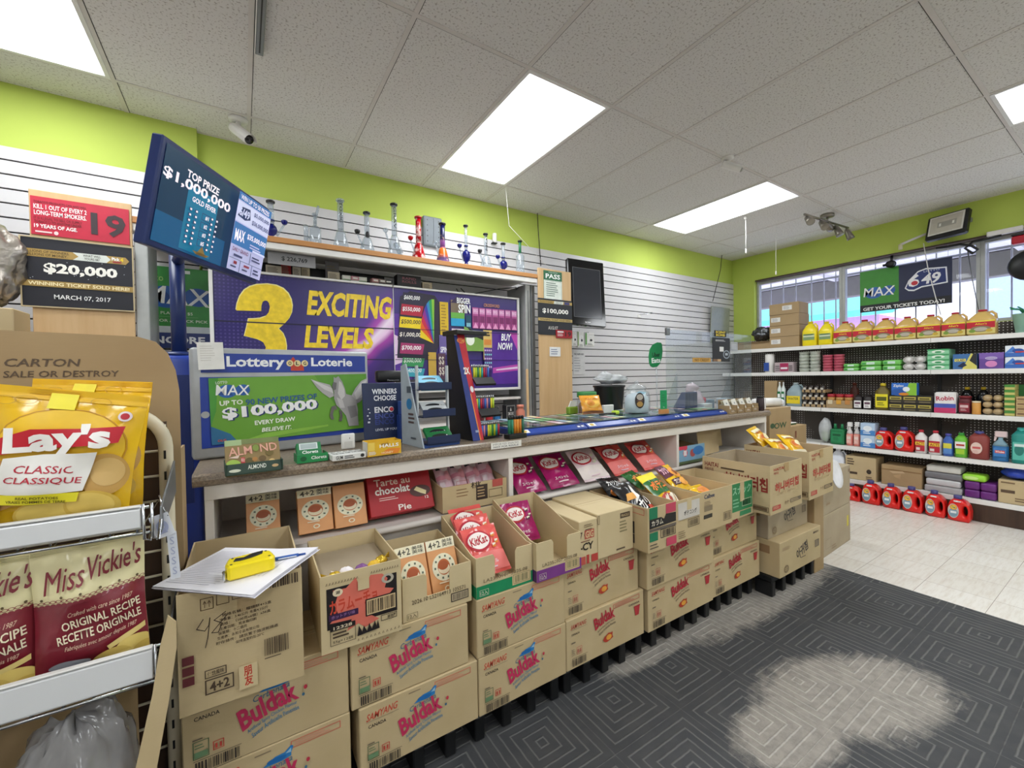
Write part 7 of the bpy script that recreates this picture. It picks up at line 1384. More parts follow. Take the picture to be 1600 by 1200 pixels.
for k, (u0, u1, w_) in enumerate(((1252, 1276, 'left'), (1277, 1301, 'right'))): stock('oil_jug', 'yellow plastic jug with a green field label, the ' + ('one beside the carton stack' if k == 0 else 'one beside the juice jugs'), 'jug', u0, u1, 502, 0, jug('yellow_jug', '#e0c81a', lambda F: (F.rect(.12, .35, .9, .85, '#7f9a6a', 1), F.rect(.12, .6, .9, .72, '#cfd6b8'), F.rect(.2, .76, .8, .82, '#3a5a3a')), .11), 'yellow jugs on the top shelf')
def juice(F): F.rect(0, .42, 1, .93, '#c01a30', 1); F.rect(0, .9, 1, 1, '#e8d23a', 1); F.rect(0, 0, 1, .42, '#d8c878', 1); F.ell(.5, .36, .36, .24, '#8a7a5a'); F.ell(.5, .34, .24, .15, '#b8b0a0'); F.txt('Allen\'s', .3, .68, .72, .82, '#f0d43a', .03); F.ell(.2, .22, .12, .12, '#7a9a3a'); F.ell(.8, .22, .12, .12, '#c8a83a')
JU = [1302, 1332, 1363, 1397, 1432, 1470, 1509, 1556]; JT = [502, 499, 496.5, 494, 491, 487.5, 483]
for k in range(7): stock('juice_jug', 'large apple juice jug with a red label band, ' + ('next to the yellow jugs' if k == 0 else 'last and nearest of the row' if k == 6 else ORD[k] + ' from the yellow jugs'), 'juice jug', JU[k], JU[k + 1], JT[k], 0, jug('juice_amber', '#b8243a', juice, .15), 'apple juice jugs on the top shelf', gap=.98)
t = thing('plant_pot', 'teal green pot with a small plant at the right end of the top shelf', 'plant', (5.70, atX(1602, 520, 5.70).y, SZS[0] + .0036))
b = MB(); b.lathe([(.05, 0), (.055, .005), (.075, .16), (.08, .165), (.07, .165), (.001, .15)], '#8fb8a4', 20); b.build('pot', t)
b = MB()
for k in range(9): a = k * .7; b.tube([(0, 0, .15), (.03 * math.cos(a), .03 * math.sin(a), .2), (.09 * math.cos(a), .09 * math.sin(a), .21 + .01 * (k % 3))], .006, '#2f8a5a', 6)
b.build('leaves', t)
# second shelf
def roll(t, w, h): b = MB(); b.lathe([(w * .46, 0), (w * .5, .005), (w * .5, h * .95), (w * .4, h)], 'white_trim', 18, c=(0, w / 2, 0)); b.build('body', t); b = MB(); Face(b, (-w * .4, -.012, h * .08), (1, 0, 0), (0, 0, 1), w * .6, h * .45).rect(0, 0, 1, 1, '#2b4fa0', 1); b.build('label', t)
stock('paper_towel', 'white jug-shaped roll with a blue label at the corner end of the second shelf', 'paper towel', 1193, 1207, 553, 1, roll)
stock('napkin_box', 'small pink, white and black patterned packet on the second shelf', 'packet', 1210, 1240, 566, 1, lambda t, w, h: s1(t, w, h, '#b9a8ac', .1, lambda F: (F.rect(.3, .1, .75, .9, '#a82a58', 1), F.rect(.34, .3, .7, .5, '#f0e4ea'), [F.ell(.08 + .06 * (k % 4), .2 + .2 * (k // 4), .02, .07, '#2a2428', n=8) for k in range(12)], [F.ell(.8 + .05 * (k % 4), .2 + .2 * (k // 4), .02, .07, '#2a2428', n=8) for k in range(12)])))
clear('cup_clear', '#e6ece0', ior=1.35, rough=.15, thick=.6); mat('cup_red', '#c0566a', rough=.3)
def cups(k, n, lid=None):
    def fn(t, w, h):
        for j in range(n):
            b = MB(); x = -w / 2 + (j + .5) * w / n; r = w / n * .48
            for q in range(6): z = h * q / 6.; b.lathe([(r * .86, z), (r * .98, z + h * .12), (r, z + h * .155), (r * .92, z + h * .16)], k, 16, c=(x, r + .002, 0))
            b.build('cup_sleeve', t)
    return fn
stock('cup_stack', 'two sleeves of clear plastic cups on the second shelf', 'cups', 1245, 1280, 549, 1, cups('cup_clear', 2))
stock('cup_stack', 'two sleeves of red plastic cups on the second shelf', 'cups', 1282, 1318, 554, 1, cups('cup_red', 2))
foil('wipe_green', '#6fbf58', .3, 8, .2)
def wipes(t, w, h):
    for q in range(2): b = MB(); b.box((-w / 2, .0, q * h / 2), (w / 2, .18, (q + 1) * h / 2 - .002), 'wipe_green', min(.015, h * .2), 3); F = Face(b, (-w / 2, -.0003, q * h / 2), (1, 0, 0), (0, 0, 1), w, h / 2); F.rect(.3, .25, .7, .7, '#cfe6d8', 1); F.rect(.1, .3, .26, .55, '#2f8a4a'); b.build('packet', t)
for u0, u1, v, l in ((1317, 1342, 568, 'small'), (1344, 1377, 563.5, 'middle'), (1378, 1408, 562, 'far right')): stock('wipe_pack', 'green packs of wipes lying on the second shelf, ' + l + ' pile', 'wipes', u0, u1, v, 1, wipes, 'green wipe packs on the second shelf')
def rolls(t, w, h):
    r = h / 4.1
    for j in range(4):
        b = MB(); x = (-.25 + .5 * (j % 2)) * w; z = r + (j // 2) * 2 * r; n = 16
        V = [(x + q * w * .24 * math.cos(2 * PI * i / n), y, z + q * r * math.sin(2 * PI * i / n)) for y, q in ((.01, .9), (0, .99), (0.004, 1), (.2, 1)) for i in range(n)]
        b.add(V, [(m * n + i, m * n + (i + 1) % n, (m + 1) * n + (i + 1) % n, (m + 1) * n + i) for m in range(3) for i in range(n)] + [tuple(range(n))], 'white_trim', True); b.build('paper_roll', t)
stock('toilet_roll_pack', 'pack of white paper rolls seen end on, in the middle of the second shelf', 'paper rolls', 1410, 1447, 556, 1, rolls)
def boxes(n, k, fn): 
    def f(t, w, h):
        for q in range(n): b = MB(); b.box((-w / 2, .002 * (q % 2), q * h / n), (w / 2, .17, (q + 1) * h / n - .0015), k, .002); fn(Face(b, (-w / 2, .002 * (q % 2), q * h / n), (1, 0, 0), (0, 0, 1), w, h / n)); b.build('box', t)
    return f
y, w, h, z = slot(1449, 1483, 545.5, 1)
for q in range(4): b = MB(); b.box((-w / 2, .002 * (q % 2), 0), (w / 2, .22, h / 4 - .0015), '#8fd0a4', .002); F = Face(b, (-w / 2, .002 * (q % 2), 0), (1, 0, 0), (0, 0, 1), w, h / 4); F.rect(0, .7, 1, 1, '#4aa86a', 1); F.ell(.5, .5, .3, .3, '#e9f2e6'); F.ell(.5, .42, .16, .18, '#3a9a5a'); solo('tissue_box', b, ('bottom', 'second', 'third', 'top')[q] + ' green tissue box in the pile on the second shelf', 'tissue box', (XF, y, z + q * h / 4), -PI / 2, 'green tissue boxes')
stock('bag_box', 'blue and yellow box with a black diagonal on the second shelf', 'box', 1488, 1527, 553, 1, lambda t, w, h: s1(t, w, h, '#3f6fa8', .14, lambda F: (F.poly([(.4, 0), (1, 0), (1, 1), (.75, 1)], '#d8cf6a'), F.poly([(.7, .55), (.85, 1), (1, 1), (1, .2)], '#26262c'), F.rect(.08, .5, .55, .68, '#e8dc6a'), F.poly([(.2, .2), (.45, .45), (.6, .25), (.4, .1)], '#1c2a4a'), F.txt('GLAD', .12, .52, .5, .66, '#26406a', .03))))
stock('pad_box', 'purple box with a pink oval on the second shelf', 'box', 1529, 1569, 551, 1, lambda t, w, h: s1(t, w, h, '#6a4a9a', .14, lambda F: (F.rect(0, .62, 1, 1, '#7f5fb0', 1), F.ell(.5, .3, .24, .2, '#d88ac0'), F.ell(.5, .66, .25, .1, '#c8b8e0'), F.txt('always', .3, .62, .7, .7, '#3a2a6a', .02))))
y, w, h, z = slot(1570, 1612, 539, 1)
for q in range(2): b = MB(); b.box((-w / 2, 0, 0), (w / 2, .2, h / 2 - .002), '#e8edf4', .004); F = Face(b, (-w / 2, 0, 0), (1, 0, 0), (0, 0, 1), w, h / 2); F.rect(0, 0, 1, .35, '#3f6fc0', 1); F.poly([(0, .35), (.3, .9), (.5, .4)], '#4a80d0'); F.ell(.5, .5, .22, .2, '#2a4fa0'); F.rect(.4, .35, .9, .45, '#d8453a'); solo('tissue_pack', b, ('lower', 'upper')[q] + ' blue and white tissue pack at the right end of the second shelf', 'tissue pack', (XF, y, z + q * h / 2), -PI / 2, 'blue tissue packs')
# third shelf
def bottle(k, cap, labfn=None, neck=.35, d=None, sq=2.6, shoulder=.7):
    def fn(t, w, h):
        r = w / 2; dd = d or min(w, .1); b = MB(); b.lathe([(r * .9, 0), (r, .008), (r, h * shoulder), (r * neck, h * (shoulder + .17)), (r * neck, h * .9)], k, 18, c=(0, dd / 2, 0), sy=dd / w, sq=sq); b.build('body', t)
        b = MB(); b.lathe([(r * neck * 1.2, h * .9), (r * neck * 1.2, h * .985), (r * neck, h), (.001, h)], cap, 14, c=(0, dd / 2, 0), sy=min(1, dd / w * 1.3)); b.build('cap', t)
        if labfn: b = MB(); labfn(Face(b, (-w * .4, -.0015, h * .1), (1, 0, 0), (0, 0, 1), w * .8, h * .5)); b.build('label', t)
    return fn
def L(c, c2='#f0f0ee', c3=None): return lambda F: (F.rect(0, 0, 1, 1, c, 1), F.rect(.1, .5, .9, .8, c2), F.lines(.15, .12, .85, .4, 2, c3 or c2, fill=.4))
stock('carton', 'brown carton at the corner end of the third shelf', 'carton', 1194, 1214, 595, 2, lambda t, w, h: s1(t, w, h, 'cardboard_brown', .2))
for k in range(2): stock('vinegar_bottle', 'white and green bottle on the third shelf, ' + ('beside the corner carton' if k == 0 else 'beside the grey water jug'), 'bottle', 1214 + k * 6, 1220 + k * 6, 597, 2, bottle('#dfe6e2', '#e8e8e6', L('#2f7a4a')), 'white and green bottles')
stock('water_jug', 'greyish clear gallon jug with a yellow label on the third shelf', 'jug', 1227, 1252, 598, 2, jug('#93a6ac', '#b8c4c8', lambda F: (F.rect(0.05, .1, .95, .75, '#e8cf2a', 1), F.txt('WATER', .15, .42, .85, .62, '#3a4a2a', .03)), .15))
mat('can_dark', '#2b221e', rough=.3); mat('can_gold', '#8a7448', rough=.35)
y, w, h, z = slot(1253, 1289, 602, 2)
def cans(t, w, h):
    s1(t, w, .035, 'cardboard_brown', .2, name='tray')
    for j in range(4): b = MB(); x = -w / 2 + (j + .5) * w / 4; b.lathe([(w / 9, .002), (w / 8.6, .006), (w / 8.6, h - .006), (w / 9.4, h - .002)], 'can_dark', 14, c=(x, w / 8 - .004, 0)); F = Face(b, (x - w / 16, w / 8 - .004 - w / 8.6 - .0008, h * .4), (1, 0, 0), (0, 0, 1), w / 8, h * .3); F.rect(0, 0, 1, 1, '#c9c3b8', 1); b.build('can', t)
for q in range(3): t = thing('can_tray', ('bottom', 'middle', 'top')[q] + ' tray of dark cans in the pile beside the grey water jug', 'cans', (XF, y, z + q * h / 3), -PI / 2, 'trays of dark cans'); cans(t, w, h / 3 - .002)
def redjars(t, w, h):
    s1(t, w, h * .55, 'cardboard_brown', .17, name='tray')
    for j in range(3): b = MB(); x = -w / 2 + (j + .5) * w / 3; r = w / 6.4; b.lathe([(r, h * .5), (r, h * .78)], '#b88a4a', 14, c=(x, r, 0)); b.lathe([(r * 1.02, h * .78), (r * 1.02, h), (.001, h)], '#a8222e', 14, c=(x, r, 0)); F = Face(b, (x - r * .6, -.004, h * .28), (1, 0, 0), (0, 0, 1), r * 1.2, h * .3); F.rect(0, 0, 1, 1, ('#d8c8a8', '#d8a03a', '#c88a4a')[j], 1); b.build('jar', t)
stock('jar_tray', 'cardboard tray of red-lidded jars on the third shelf', 'jars', 1290, 1332, 616, 2, redjars)
for k, (u0, u1) in enumerate(((1333, 1347), (1348, 1362))): stock('syrup_bottle', 'dark squat bottle with a white label, ' + ('beside the red-lidded jars' if k == 0 else 'beside the golden oil bottle'), 'bottle', u0, u1, 617, 2, bottle('#241c1c', 'black_plastic', L('#ecebe8', '#6a4a5a'), .5, .09, 5, .8), 'dark bottles with white labels')
stock('oil_bottle', 'golden oil bottle with a yellow label on the third shelf', 'bottle', 1365, 1390, 599, 2, bottle('#6a5a1a', '#d8c02a', L('#e3d42a', '#5a5a1a'), .3))
stock('sauce_bottle', 'brown bottle at the back of the third shelf behind the dark bottles', 'bottle', 1327, 1341, 598, 2, bottle('#5a2c1c', '#7a3a2a', None, .4, .06), xf=5.832)
def noodles(t, w, h):
    for j in range(3): s1(t, w, h, '#2e2a26', .18, lambda F: [(F.rect(.03 + q * .33, .45, .31 + q * .33, .85, '#b9a850', 1), F.rect(.06 + q * .33, .55, .28 + q * .33, .7, '#3a3420'), F.rect(.05 + q * .33, .08, .3 + q * .33, .3, '#6a6048')) for q in range(3)], 'tray') if j == 0 else None
y, w, h, z = slot(1387, 1458, 618, 2)
for q in range(2): t = thing('cup_tray', ('lower', 'upper')[q] + ' dark tray of yellow labelled cups under the blue and green box', 'cups', (XF, y, z + q * h / 2), -PI / 2, 'dark trays of yellow labelled cups'); noodles(t, w * .97, h / 2 - .002)
t = stock('freezer_bag_box', 'blue and green box standing on the dark cup trays', 'box', 1392, 1433, 598.5, 2, lambda t, w, hh_: s1(t, w, hh_, '#2f6fc8', .08, lambda F: (F.poly([(.55, 0), (1, 0), (1, 1), (.7, 1)], '#8ac03a'), F.ell(.3, .25, .3, .3, '#2a5aa8'), F.ell(.6, .5, .14, .2, '#e8eef2'), F.txt('Ziploc', .08, .62, .5, .88, '#f2f4f8', .04), F.ell(.5, .1, .2, .12, '#d8862a'))), dz=h + .001)
stock('flour_bag', 'white flour bag with a red word and blue and pink base on the third shelf', 'flour bag', 1459, 1494, 613, 2, lambda t, w, h: s1(t, w, h, '#ece8e6', .1, lambda F: (F.rect(0, 0, 1, .3, '#c83a6a', 1), F.rect(0, .25, 1, .45, '#4a5ab0', 1), F.txt('Robin', .1, .6, .9, .82, '#b82a4a', .04, rot=.08)), bev=.012))
for u0, u1, vt, w_ in ((1497, 1522, 605, 'nearer the flour bag'), (1523, 1547, 605, 'behind the cookie bags')): stock('kettle', 'round black bottle at the back of the third shelf, ' + w_, 'bottle', u0, u1, vt, 2, lambda t, w, h: (lambda b: (b.lathe([(w * .4, 0), (w * .5, h * .2), (w * .48, h * .6), (w * .25, h * .85), (w * .15, h * .9)], 'gloss_black', 18, c=(0, w / 2, 0)), b.build('body', t)))(MB()) and (lambda b: (b.lathe([(w * .17, h * .9), (w * .17, h), (.001, h)], '#d8b82a', 12, c=(0, w / 2, 0)), b.build('cap', t)))(MB()), 'round black bottles', xf=5.77)
stock('jam_jar', 'dark red jam jar with a maroon label on the third shelf', 'jar', 1496, 1517, 619, 2, bottle('#5a1a24', '#7a1a24', L('#8a2434', '#d8b8b8'), .85, .09, 2.6, .74))
stock('tin', 'small orange tin beside the dark red jam jar', 'tin', 1517, 1532, 627, 2, lambda t, w, h: (lambda b: (b.lathe([(w * .48, 0), (w * .5, .004), (w * .5, h * .85), (w * .46, h * .88)], '#d89a4a', 16, c=(0, w / 2, 0)), b.lathe([(w * .5, h * .88), (w * .5, h), (.001, h)], '#e8d8b8', 16, c=(0, w / 2, 0)), b.build('body', t)))(MB()))
foil('cookie_bag', '#b9a078', .35, 9, .4)
def cookies(t, w, h):
    for q in range(3):
        for j in range(2): b = MB(); b.ball((-w * .25 + j * w * .5, .05, h * (q + .5) / 3), .5, 'cookie_bag', 14, w * .52, .1, h / 3.1, rough=.08, seed=q * 2 + j); b.build('packet', t)
stock('cookie_packs', 'pile of clear beige cookie packs on the third shelf', 'cookies', 1533, 1567, 617, 2, cookies)
stock('cracker_pack', 'stack of green and yellow cracker packs at the right end of the third shelf', 'crackers', 1569, 1586, 601, 2, boxes(6, '#c9c070', lambda F: F.rect(0, .5, 1, 1, '#4a8a3a', 1)))
stock('noodle_pack', 'stack of beige noodle packs cut off by the right photo edge on the third shelf', 'noodles', 1587, 1612, 620, 2, boxes(4, '#c4a878', lambda F: F.rect(.1, .3, .9, .7, '#8a6a4a', 1)))
stock('bread_bag', 'clear bag with a green band behind the cracker packs on the third shelf', 'bag', 1572, 1612, 601, 2, lambda t, w, h: s1(t, w, h, '#3f8a4a', .05, None, bev=.01), xf=5.83)
# fourth shelf
b = MB(); y, w, h, z = slot(1276, 1296, 655, 3); b.ball((0, .06, h * .54), .5, 'film_plastic', 18, w, .12, h, rough=.07, seed=4); b.ball((0, .06, h * .27), .3, '#8ac04a', 12, w, .14, h * .7, rough=.1, seed=5); solo('produce_bag', b, 'clear plastic bag of green goods at the corner end of the fourth shelf', 'bag', (XF, y, z), -PI / 2)
stock('water_pack', 'dark green wrapped bottle pack on the fourth shelf', 'bottle pack', 1296, 1318, 663, 3, lambda t, w, h: (s1(t, w, h * .75, '#1f7a4a', .12, f_lab('#2a8a58', '#1a5a38'), bev=.012), [(lambda b: (b.lathe([(w * .14, h * .75), (w * .1, h * .9), (w * .1, h), (.001, h)], '#23804e', 10, c=((-.25 + .5 * j) * w, .06, 0)), b.build('bottle_top', t)))(MB()) for j in range(2)]))
def spray(body, top, head, lab=None):
    def fn(t, w, h):
        r = w * .42; b = MB(); b.lathe([(r * .95, 0), (r, .006), (r, h * .5)], body, 16, c=(0, .05, 0), sy=.06 / w, sq=3); b.build('body', t)
        b = MB(); b.lathe([(r, h * .5), (r * .85, h * .58), (r * .3, h * .72), (r * .28, h * .8)], top, 16, c=(0, .05, 0), sy=.06 / w, sq=3); b.build('shoulder', t)
        b = MB(); b.box((-w * .3, .035, h * .8), (w * .35, .065, h), head, .006); b.prism([(-w * .34, h * .66), (-w * .26, h * .66), (-w * .16, h * .82), (-w * .3, h * .84)], 1, .042, .058, head); b.build('trigger', t)
        if lab: b = MB(); lab(Face(b, (-w * .32, .05 - .0315, h * .08), (1, 0, 0), (0, 0, 1), w * .64, h * .38)); b.build('label', t)
    return fn
for k in range(2): stock('spray_bottle', 'pink spray bottle with a white trigger, ' + ('beside the dark green pack' if k == 0 else 'beside the blue and white packs'), 'spray bottle', 1319 + k * 11.5, 1331 + k * 11.5, 660, 3, spray('#e8897c', '#d9d4d2', '#e9e7e4', L('#f0b4a8', '#f4dcd4')), 'pink spray bottles')
y, w, h, z = slot(1344, 1367, 661, 3)
for q in range(2): b = MB(); b.box((-w / 2, 0, 0), (w / 2, .12, h / 2 - .002), '#b8cfe8', .004); F = Face(b, (-w / 2, 0, 0), (1, 0, 0), (0, 0, 1), w, h / 2); F.rect(0, 0, 1, .4, '#4a86c8', 1); F.ell(.5, .55, .3, .22, '#e9f0f6'); F.lines(.2, .1, .8, .35, 2, '#dfe9f4'); solo('soap_pack', b, ('lower', 'upper')[q] + ' pale blue soap pack beside the red detergent jugs', 'soap pack', (XF, y, z + q * h / 2), -PI / 2, 'pale blue soap packs')
mat('detergent_red', '#e0231e', rough=.22, var=.04); mat('detergent_cap', '#4a4a86', rough=.3)
def detergent(t, w, h):
    d = .12; b = MB(); hb = h * .86
    P = [(-.5, .0), (.48, 0), (.5, .06), (.5, .5), (.44, .74), (.3, .9), (.1, 1.), (-.3, 1.), (-.44, .86), (-.5, .55)]; P = [(x * w, z * hb) for x, z in P]
    hole = [(.2, .28), (.36, .3), (.4, .5), (.36, .68), (.22, .74), (.14, .6)]
    # body as an outline with a finger hole: outer and inner rings joined
    n = 28; out = []; inn = []
    import bisect
    for i in range(n):
        a = 2 * PI * i / n; dirv = (math.cos(a), math.sin(a)); c = (.27 * w, .5 * hb)
        best = 9
        for j in range(len(P)):
            p, q = P[j], P[(j + 1) % len(P)]; e = (q[0] - p[0], q[1] - p[1]); den = dirv[0] * e[1] - dirv[1] * e[0]
            if abs(den) < 1e-9: continue
            tt = ((p[0] - c[0]) * e[1] - (p[1] - c[1]) * e[0]) / den; ss = ((p[0] - c[0]) * dirv[1] - (p[1] - c[1]) * dirv[0]) / den
            if tt > 0 and -1e-6 <= ss <= 1 + 1e-6: best = min(best, tt)
        out.append((c[0] + dirv[0] * best, c[1] + dirv[1] * best)); inn.append((c[0] + dirv[0] * w * .115, c[1] + dirv[1] * hb * .24))
    V = []; rings = [(out, d * .5, 1., .5), (out, .012, 1., .96), (inn, .012, 1, 1.0), (inn, d - .012, 1, 1), (out, d - .012, 1, .96), (out, d * .5, 1, .5)]
    mid = lambda o, f: [((o[i][0] - inn[i][0]) * f + inn[i][0], (o[i][1] - inn[i][1]) * f + inn[i][1]) for i in range(n)]
    R = [(out, d * .5), (mid(out, .99), .02), (mid(out, .9), .004), (mid(out, .3), .0), (inn, .012), (inn, d - .012), (mid(out, .3), d), (mid(out, .9), d - .004), (mid(out, .99), d - .02), (out, d * .5)]
    for ring, y in R: V += [(x, y, z) for x, z in ring]
    b.add(V, [(m * n + i, m * n + (i + 1) % n, (m + 1) * n + (i + 1) % n, (m + 1) * n + i) for m in range(len(R) - 1) for i in range(n)], 'detergent_red', True); b.build('body', t)
    b = MB(); b.lathe([(w * .17, hb * .985), (w * .19, hb), (w * .19, h * .99), (w * .17, h), (.001, h)], 'detergent_cap', 16, c=(-.1 * w, d / 2, 0)); b.build('cap', t)
    b = MB(); F = Face(b, (-w * .5, -.0012, 0), (1, 0, 0), (0, 0, 1), w, hb); F.ell(.28, .47, .24, .33, '#c9c0b8'); F.ell(.28, .38, .2, .2, '#7f9cae'); F.ell(.29, .64, .16, .12, '#e8862a'); F.ell(.29, .64, .12, .09, '#f2d23a'); F.txt('Tide', .2, .59, .38, .69, '#2a3a7a', .04); F.rect(.16, .36, .42, .46, '#e8ecee'); F.rect(.3, .9, .6, .96, '#e8e0e0'); b.build('label', t)
D0 = None
for k, (u0, u1, vt) in enumerate(((1365, 1395.5, 669), (1396.5, 1428, 668))): stock('detergent_jug', 'red detergent jug on the fourth shelf, ' + ('beside the pale blue packs' if k == 0 else 'beside the white and red bottles'), 'detergent jug', u0, u1, vt, 3, detergent, 'red detergent jugs on the fourth shelf')
for k, (u0, u1, vt) in enumerate(((1428, 1447, 672), (1449, 1471, 673.5))): stock('cleaner_bottle', 'white and red cleaner bottle with a red cap, ' + ('next to the detergent jugs' if k == 0 else 'next to the blue and yellow bottle'), 'bottle', u0, u1, vt, 3, bottle('#e6dfdc', '#c02838', lambda F: (F.rect(0, 0, 1, .95, '#b8283a', 1), F.rect(0, .5, 1, .78, '#e8c83a'), F.txt('ACTI', .08, .52, .92, .74, '#a81a2a', .05), F.rect(.1, .08, .5, .3, '#e4d4d0'))), 'white and red cleaner bottles')
stock('cleaner_bottle', 'blue bottle with a yellow label on the fourth shelf', 'bottle', 1472, 1489, 678, 3, bottle('#3a5fb0', '#4a4aa0', lambda F: (F.rect(0, .0, 1, .5, '#5a88c8', 1), F.rect(0, .5, 1, .95, '#d8d04a', 1)), .5))
stock('cleaner_bottle', 'bright green cleaner bottle with a white and red label', 'bottle', 1490, 1511, 677, 3, bottle('#6fc03a', '#3a9a3a', lambda F: (F.rect(0, .55, 1, 1.1, '#ece8e2', 1), F.rect(.1, .75, .9, .9, '#b83a2a'), F.rect(.1, .08, .9, .5, '#a8cf3a')), .4, shoulder=.75))
stock('cleaner_bottle', 'big brownish red cleaner bottle with a round pale label', 'bottle', 1512, 1545, 674.5, 3, bottle('#8a3a34', '#4a4a86', lambda F: (F.ell(.4, .6, .36, .42, '#e4c8bc'), F.rect(.15, .55, .65, .7, '#c85a5a'), F.lines(.15, .2, .6, .45, 3, '#d8a8a0')), .4, .1, 4, .78))
stock('spray_bottle', 'blue glass cleaner spray bottle with a white and red trigger', 'spray bottle', 1546, 1578, 674.5, 3, spray('#2f6fa8', '#7f9fae', '#e2c8c8', lambda F: (F.rect(0, .2, 1, .95, '#3f7fc0', 1), F.rect(.1, .5, .9, .75, '#d8453a'), F.txt('Windex', .14, .54, .86, .72, '#f2f2f4', .03))))
stock('mouthwash_bottle', 'large teal bottle cut off by the right photo edge on the fourth shelf', 'bottle', 1579, 1612, 669, 3, bottle('#1f8a80', '#4ac0b8', lambda F: (F.rect(0, 0, 1, 1, '#5ab8a8', 1), F.ell(.4, .55, .3, .3, '#2a7a70'), F.rect(.1, .75, .8, .9, '#d8e8e4')), .4, .1, 4, .78))
# bottom shelf
stock('bleach_jug', 'white bleach jug with a blue label at the corner end of the bottom shelf', 'jug', 1293, 1319, 701, 4, jug('#dfe3ec', '#e6e8ec', lambda F: (F.rect(0, 0, 1, .5, '#8fa8c8', 1), F.rect(0, .45, 1, .6, '#3a4a7a')), .14))
stock('carton', 'brown carton with dark print on the bottom shelf beside the bleach jug', 'carton', 1320, 1369, 714, 4, lambda t, w, h: s1(t, w, h, 'cardboard', .24, lambda F: (F.lines(.06, .6, .35, .92, 3, '#5a4a38', fill=.5), F.rect(.06, .22, .4, .32, '#4a3c2e'), F.ell(.78, .4, .08, .1, '#3a3026'), F.lines(.68, .05, .95, .2, 2, '#6a5844'))))
stock('carton', 'brown carton closed with shiny tape on the bottom shelf', 'carton', 1376, 1441, 729, 4, lambda t, w, h: s1(t, w, h, 'cardboard_brown', .24, lambda F: (F.rect(.0, .74, 1, .8, '#8a6a44', 1), F.poly([(.2, .7), (.55, .76), (.6, .68), (.3, .6)], '#c2a884'), F.poly([(.3, .5), (.5, .62), (.48, .35), (.36, .42)], '#b89a72'))))
def towels(t, w, h):
    for q in range(4): b = MB(); b.box((-w / 2 + .01 * (q % 2), .0 + .006 * q, q * h / 4), (w / 2 - .01 * (q % 2), .23, (q + 1) * h / 4 - .003), ('#aaa8aa', '#c9c8ca', '#77767a', '#d2d0c8')[q], .014, 3); b.build('folded_layer', t)
stock('foil_pan_stack', 'stack of shiny grey and white wrapped packs on the bottom shelf', 'packs', 1443, 1504, 729, 4, towels)
mat('purple_plastic', '#6a2a7a', rough=.35, var=.12)
def purple(t, w, h):
    for q in range(2):
        for j in range(2): b = MB(); b.box((-w / 2 + j * w / 2, 0, q * h / 2), (-w / 2 + (j + 1) * w / 2 - .003, .22, (q + 1) * h / 2 - .003), 'purple_plastic', .015, 3); b.build('packet', t)
stock('towel_pack', 'purple wrapped packs stacked on the bottom shelf', 'packs', 1506, 1559, 754, 4, purple)
y, w, h, z = slot(1503, 1541, 744, 4); z0 = atX(1530, 757, XF).z + .03; b = MB(); b.box((-w / 2, 0, 0), (w / 2, .16, .06), '#9ad83a', .02, 3); F = Face(b, (-w / 2, -.0004, 0), (1, 0, 0), (0, 0, 1), w, .06); F.ell(.4, .5, .3, .25, '#c8ec8a'); solo('wipe_pack', b, 'lime green pack lying on the purple packs of the bottom shelf', 'pack', (XF, y, slot(1506, 1559, 754, 4)[2] + SZS[4] + .0042), -PI / 2)
y, w, h, z = slot(1560, 1614, 752, 4); b = MB(); b.box((-w / 2, 0, 0), (w / 2, .24, h), 'cardboard', .003); F = Face(b, (-w / 2, 0, 0), (1, 0, 0), (0, 0, 1), w, h); F.rect(.08, .45, .5, .58, '#5a4634', 1); F.rect(.08, .86, .5, .92, '#7a6248'); F.lines(.5, .1, .9, .3, 2, '#7a6248'); solo('carton', b, 'brown carton under the blue plastic bag at the right end of the bottom shelf', 'carton', (XF, y, z), -PI / 2)
b = MB(); b.ball((0, .12, .055), .5, mat('blue_film', '#2446b8', rough=.25, var=.2), 22, w * .95, .25, .11, rough=.1, seed=3); solo('plastic_bag', b, 'bright blue plastic bag on the carton at the right end of the bottom shelf', 'plastic bag', (XF, y, z + h + .002), -PI / 2)
# detergent jugs standing on the floor in front of the shelving
for k, (u0, u1, vt) in enumerate(((1314, 1343, 757), (1345, 1374, 752), (1377, 1406, 757), (1408, 1441, 762), (1444, 1477, 768), (1479, 1517, 776))):
    stock('detergent_jug', 'red detergent jug standing on the floor, ' + ('half hidden by the plain cartons' if k == 0 else 'nearest and last of the row' if k == 5 else ORD[k] + ' of the row from the plain cartons'), 'detergent jug', u0, u1, vt, None, detergent, 'red detergent jugs on the floor', xf=5.46)
# --- window wall: banner, floodlight, track spots, fan, camera, cables
def f_ban(F):
    F.rect(0, .17, .455, 1, '#3f9030', 1); F.rect(.455, .17, 1, 1, '#1c2347', 1); F.rect(0, 0, 1, .17, '#15171c', 1); maxlogo(F, .05, .32, .41, .66, False)
    F.poly([(.52, .45), (.56, .62), (.66, .8), (.74, .84), (.95, .8), (.96, .45), (.7, .42), (.62, .36), (.56, .38)], '#e9ebf2'); F.poly([(.535, .455), (.57, .615), (.665, .775), (.74, .81), (.935, .775), (.945, .475), (.7, .45), (.62, .395), (.565, .41)], '#1f2f6e')
    F.txt('6', .56, .46, .68, .74, '#f2f2f6', .07, shear=.15); F.ell(.625, .54, .035, .05, '#c8283a'); F.txt('49', .70, .48, .89, .72, '#f2f2f6', .05, shear=.15); F.txt('LOTTO', .72, .75, .88, .79, '#c8d0e8', .02); F.txt('GET YOUR TICKETS TODAY!', .04, .03, .93, .11, '#f0f0f0', .05)
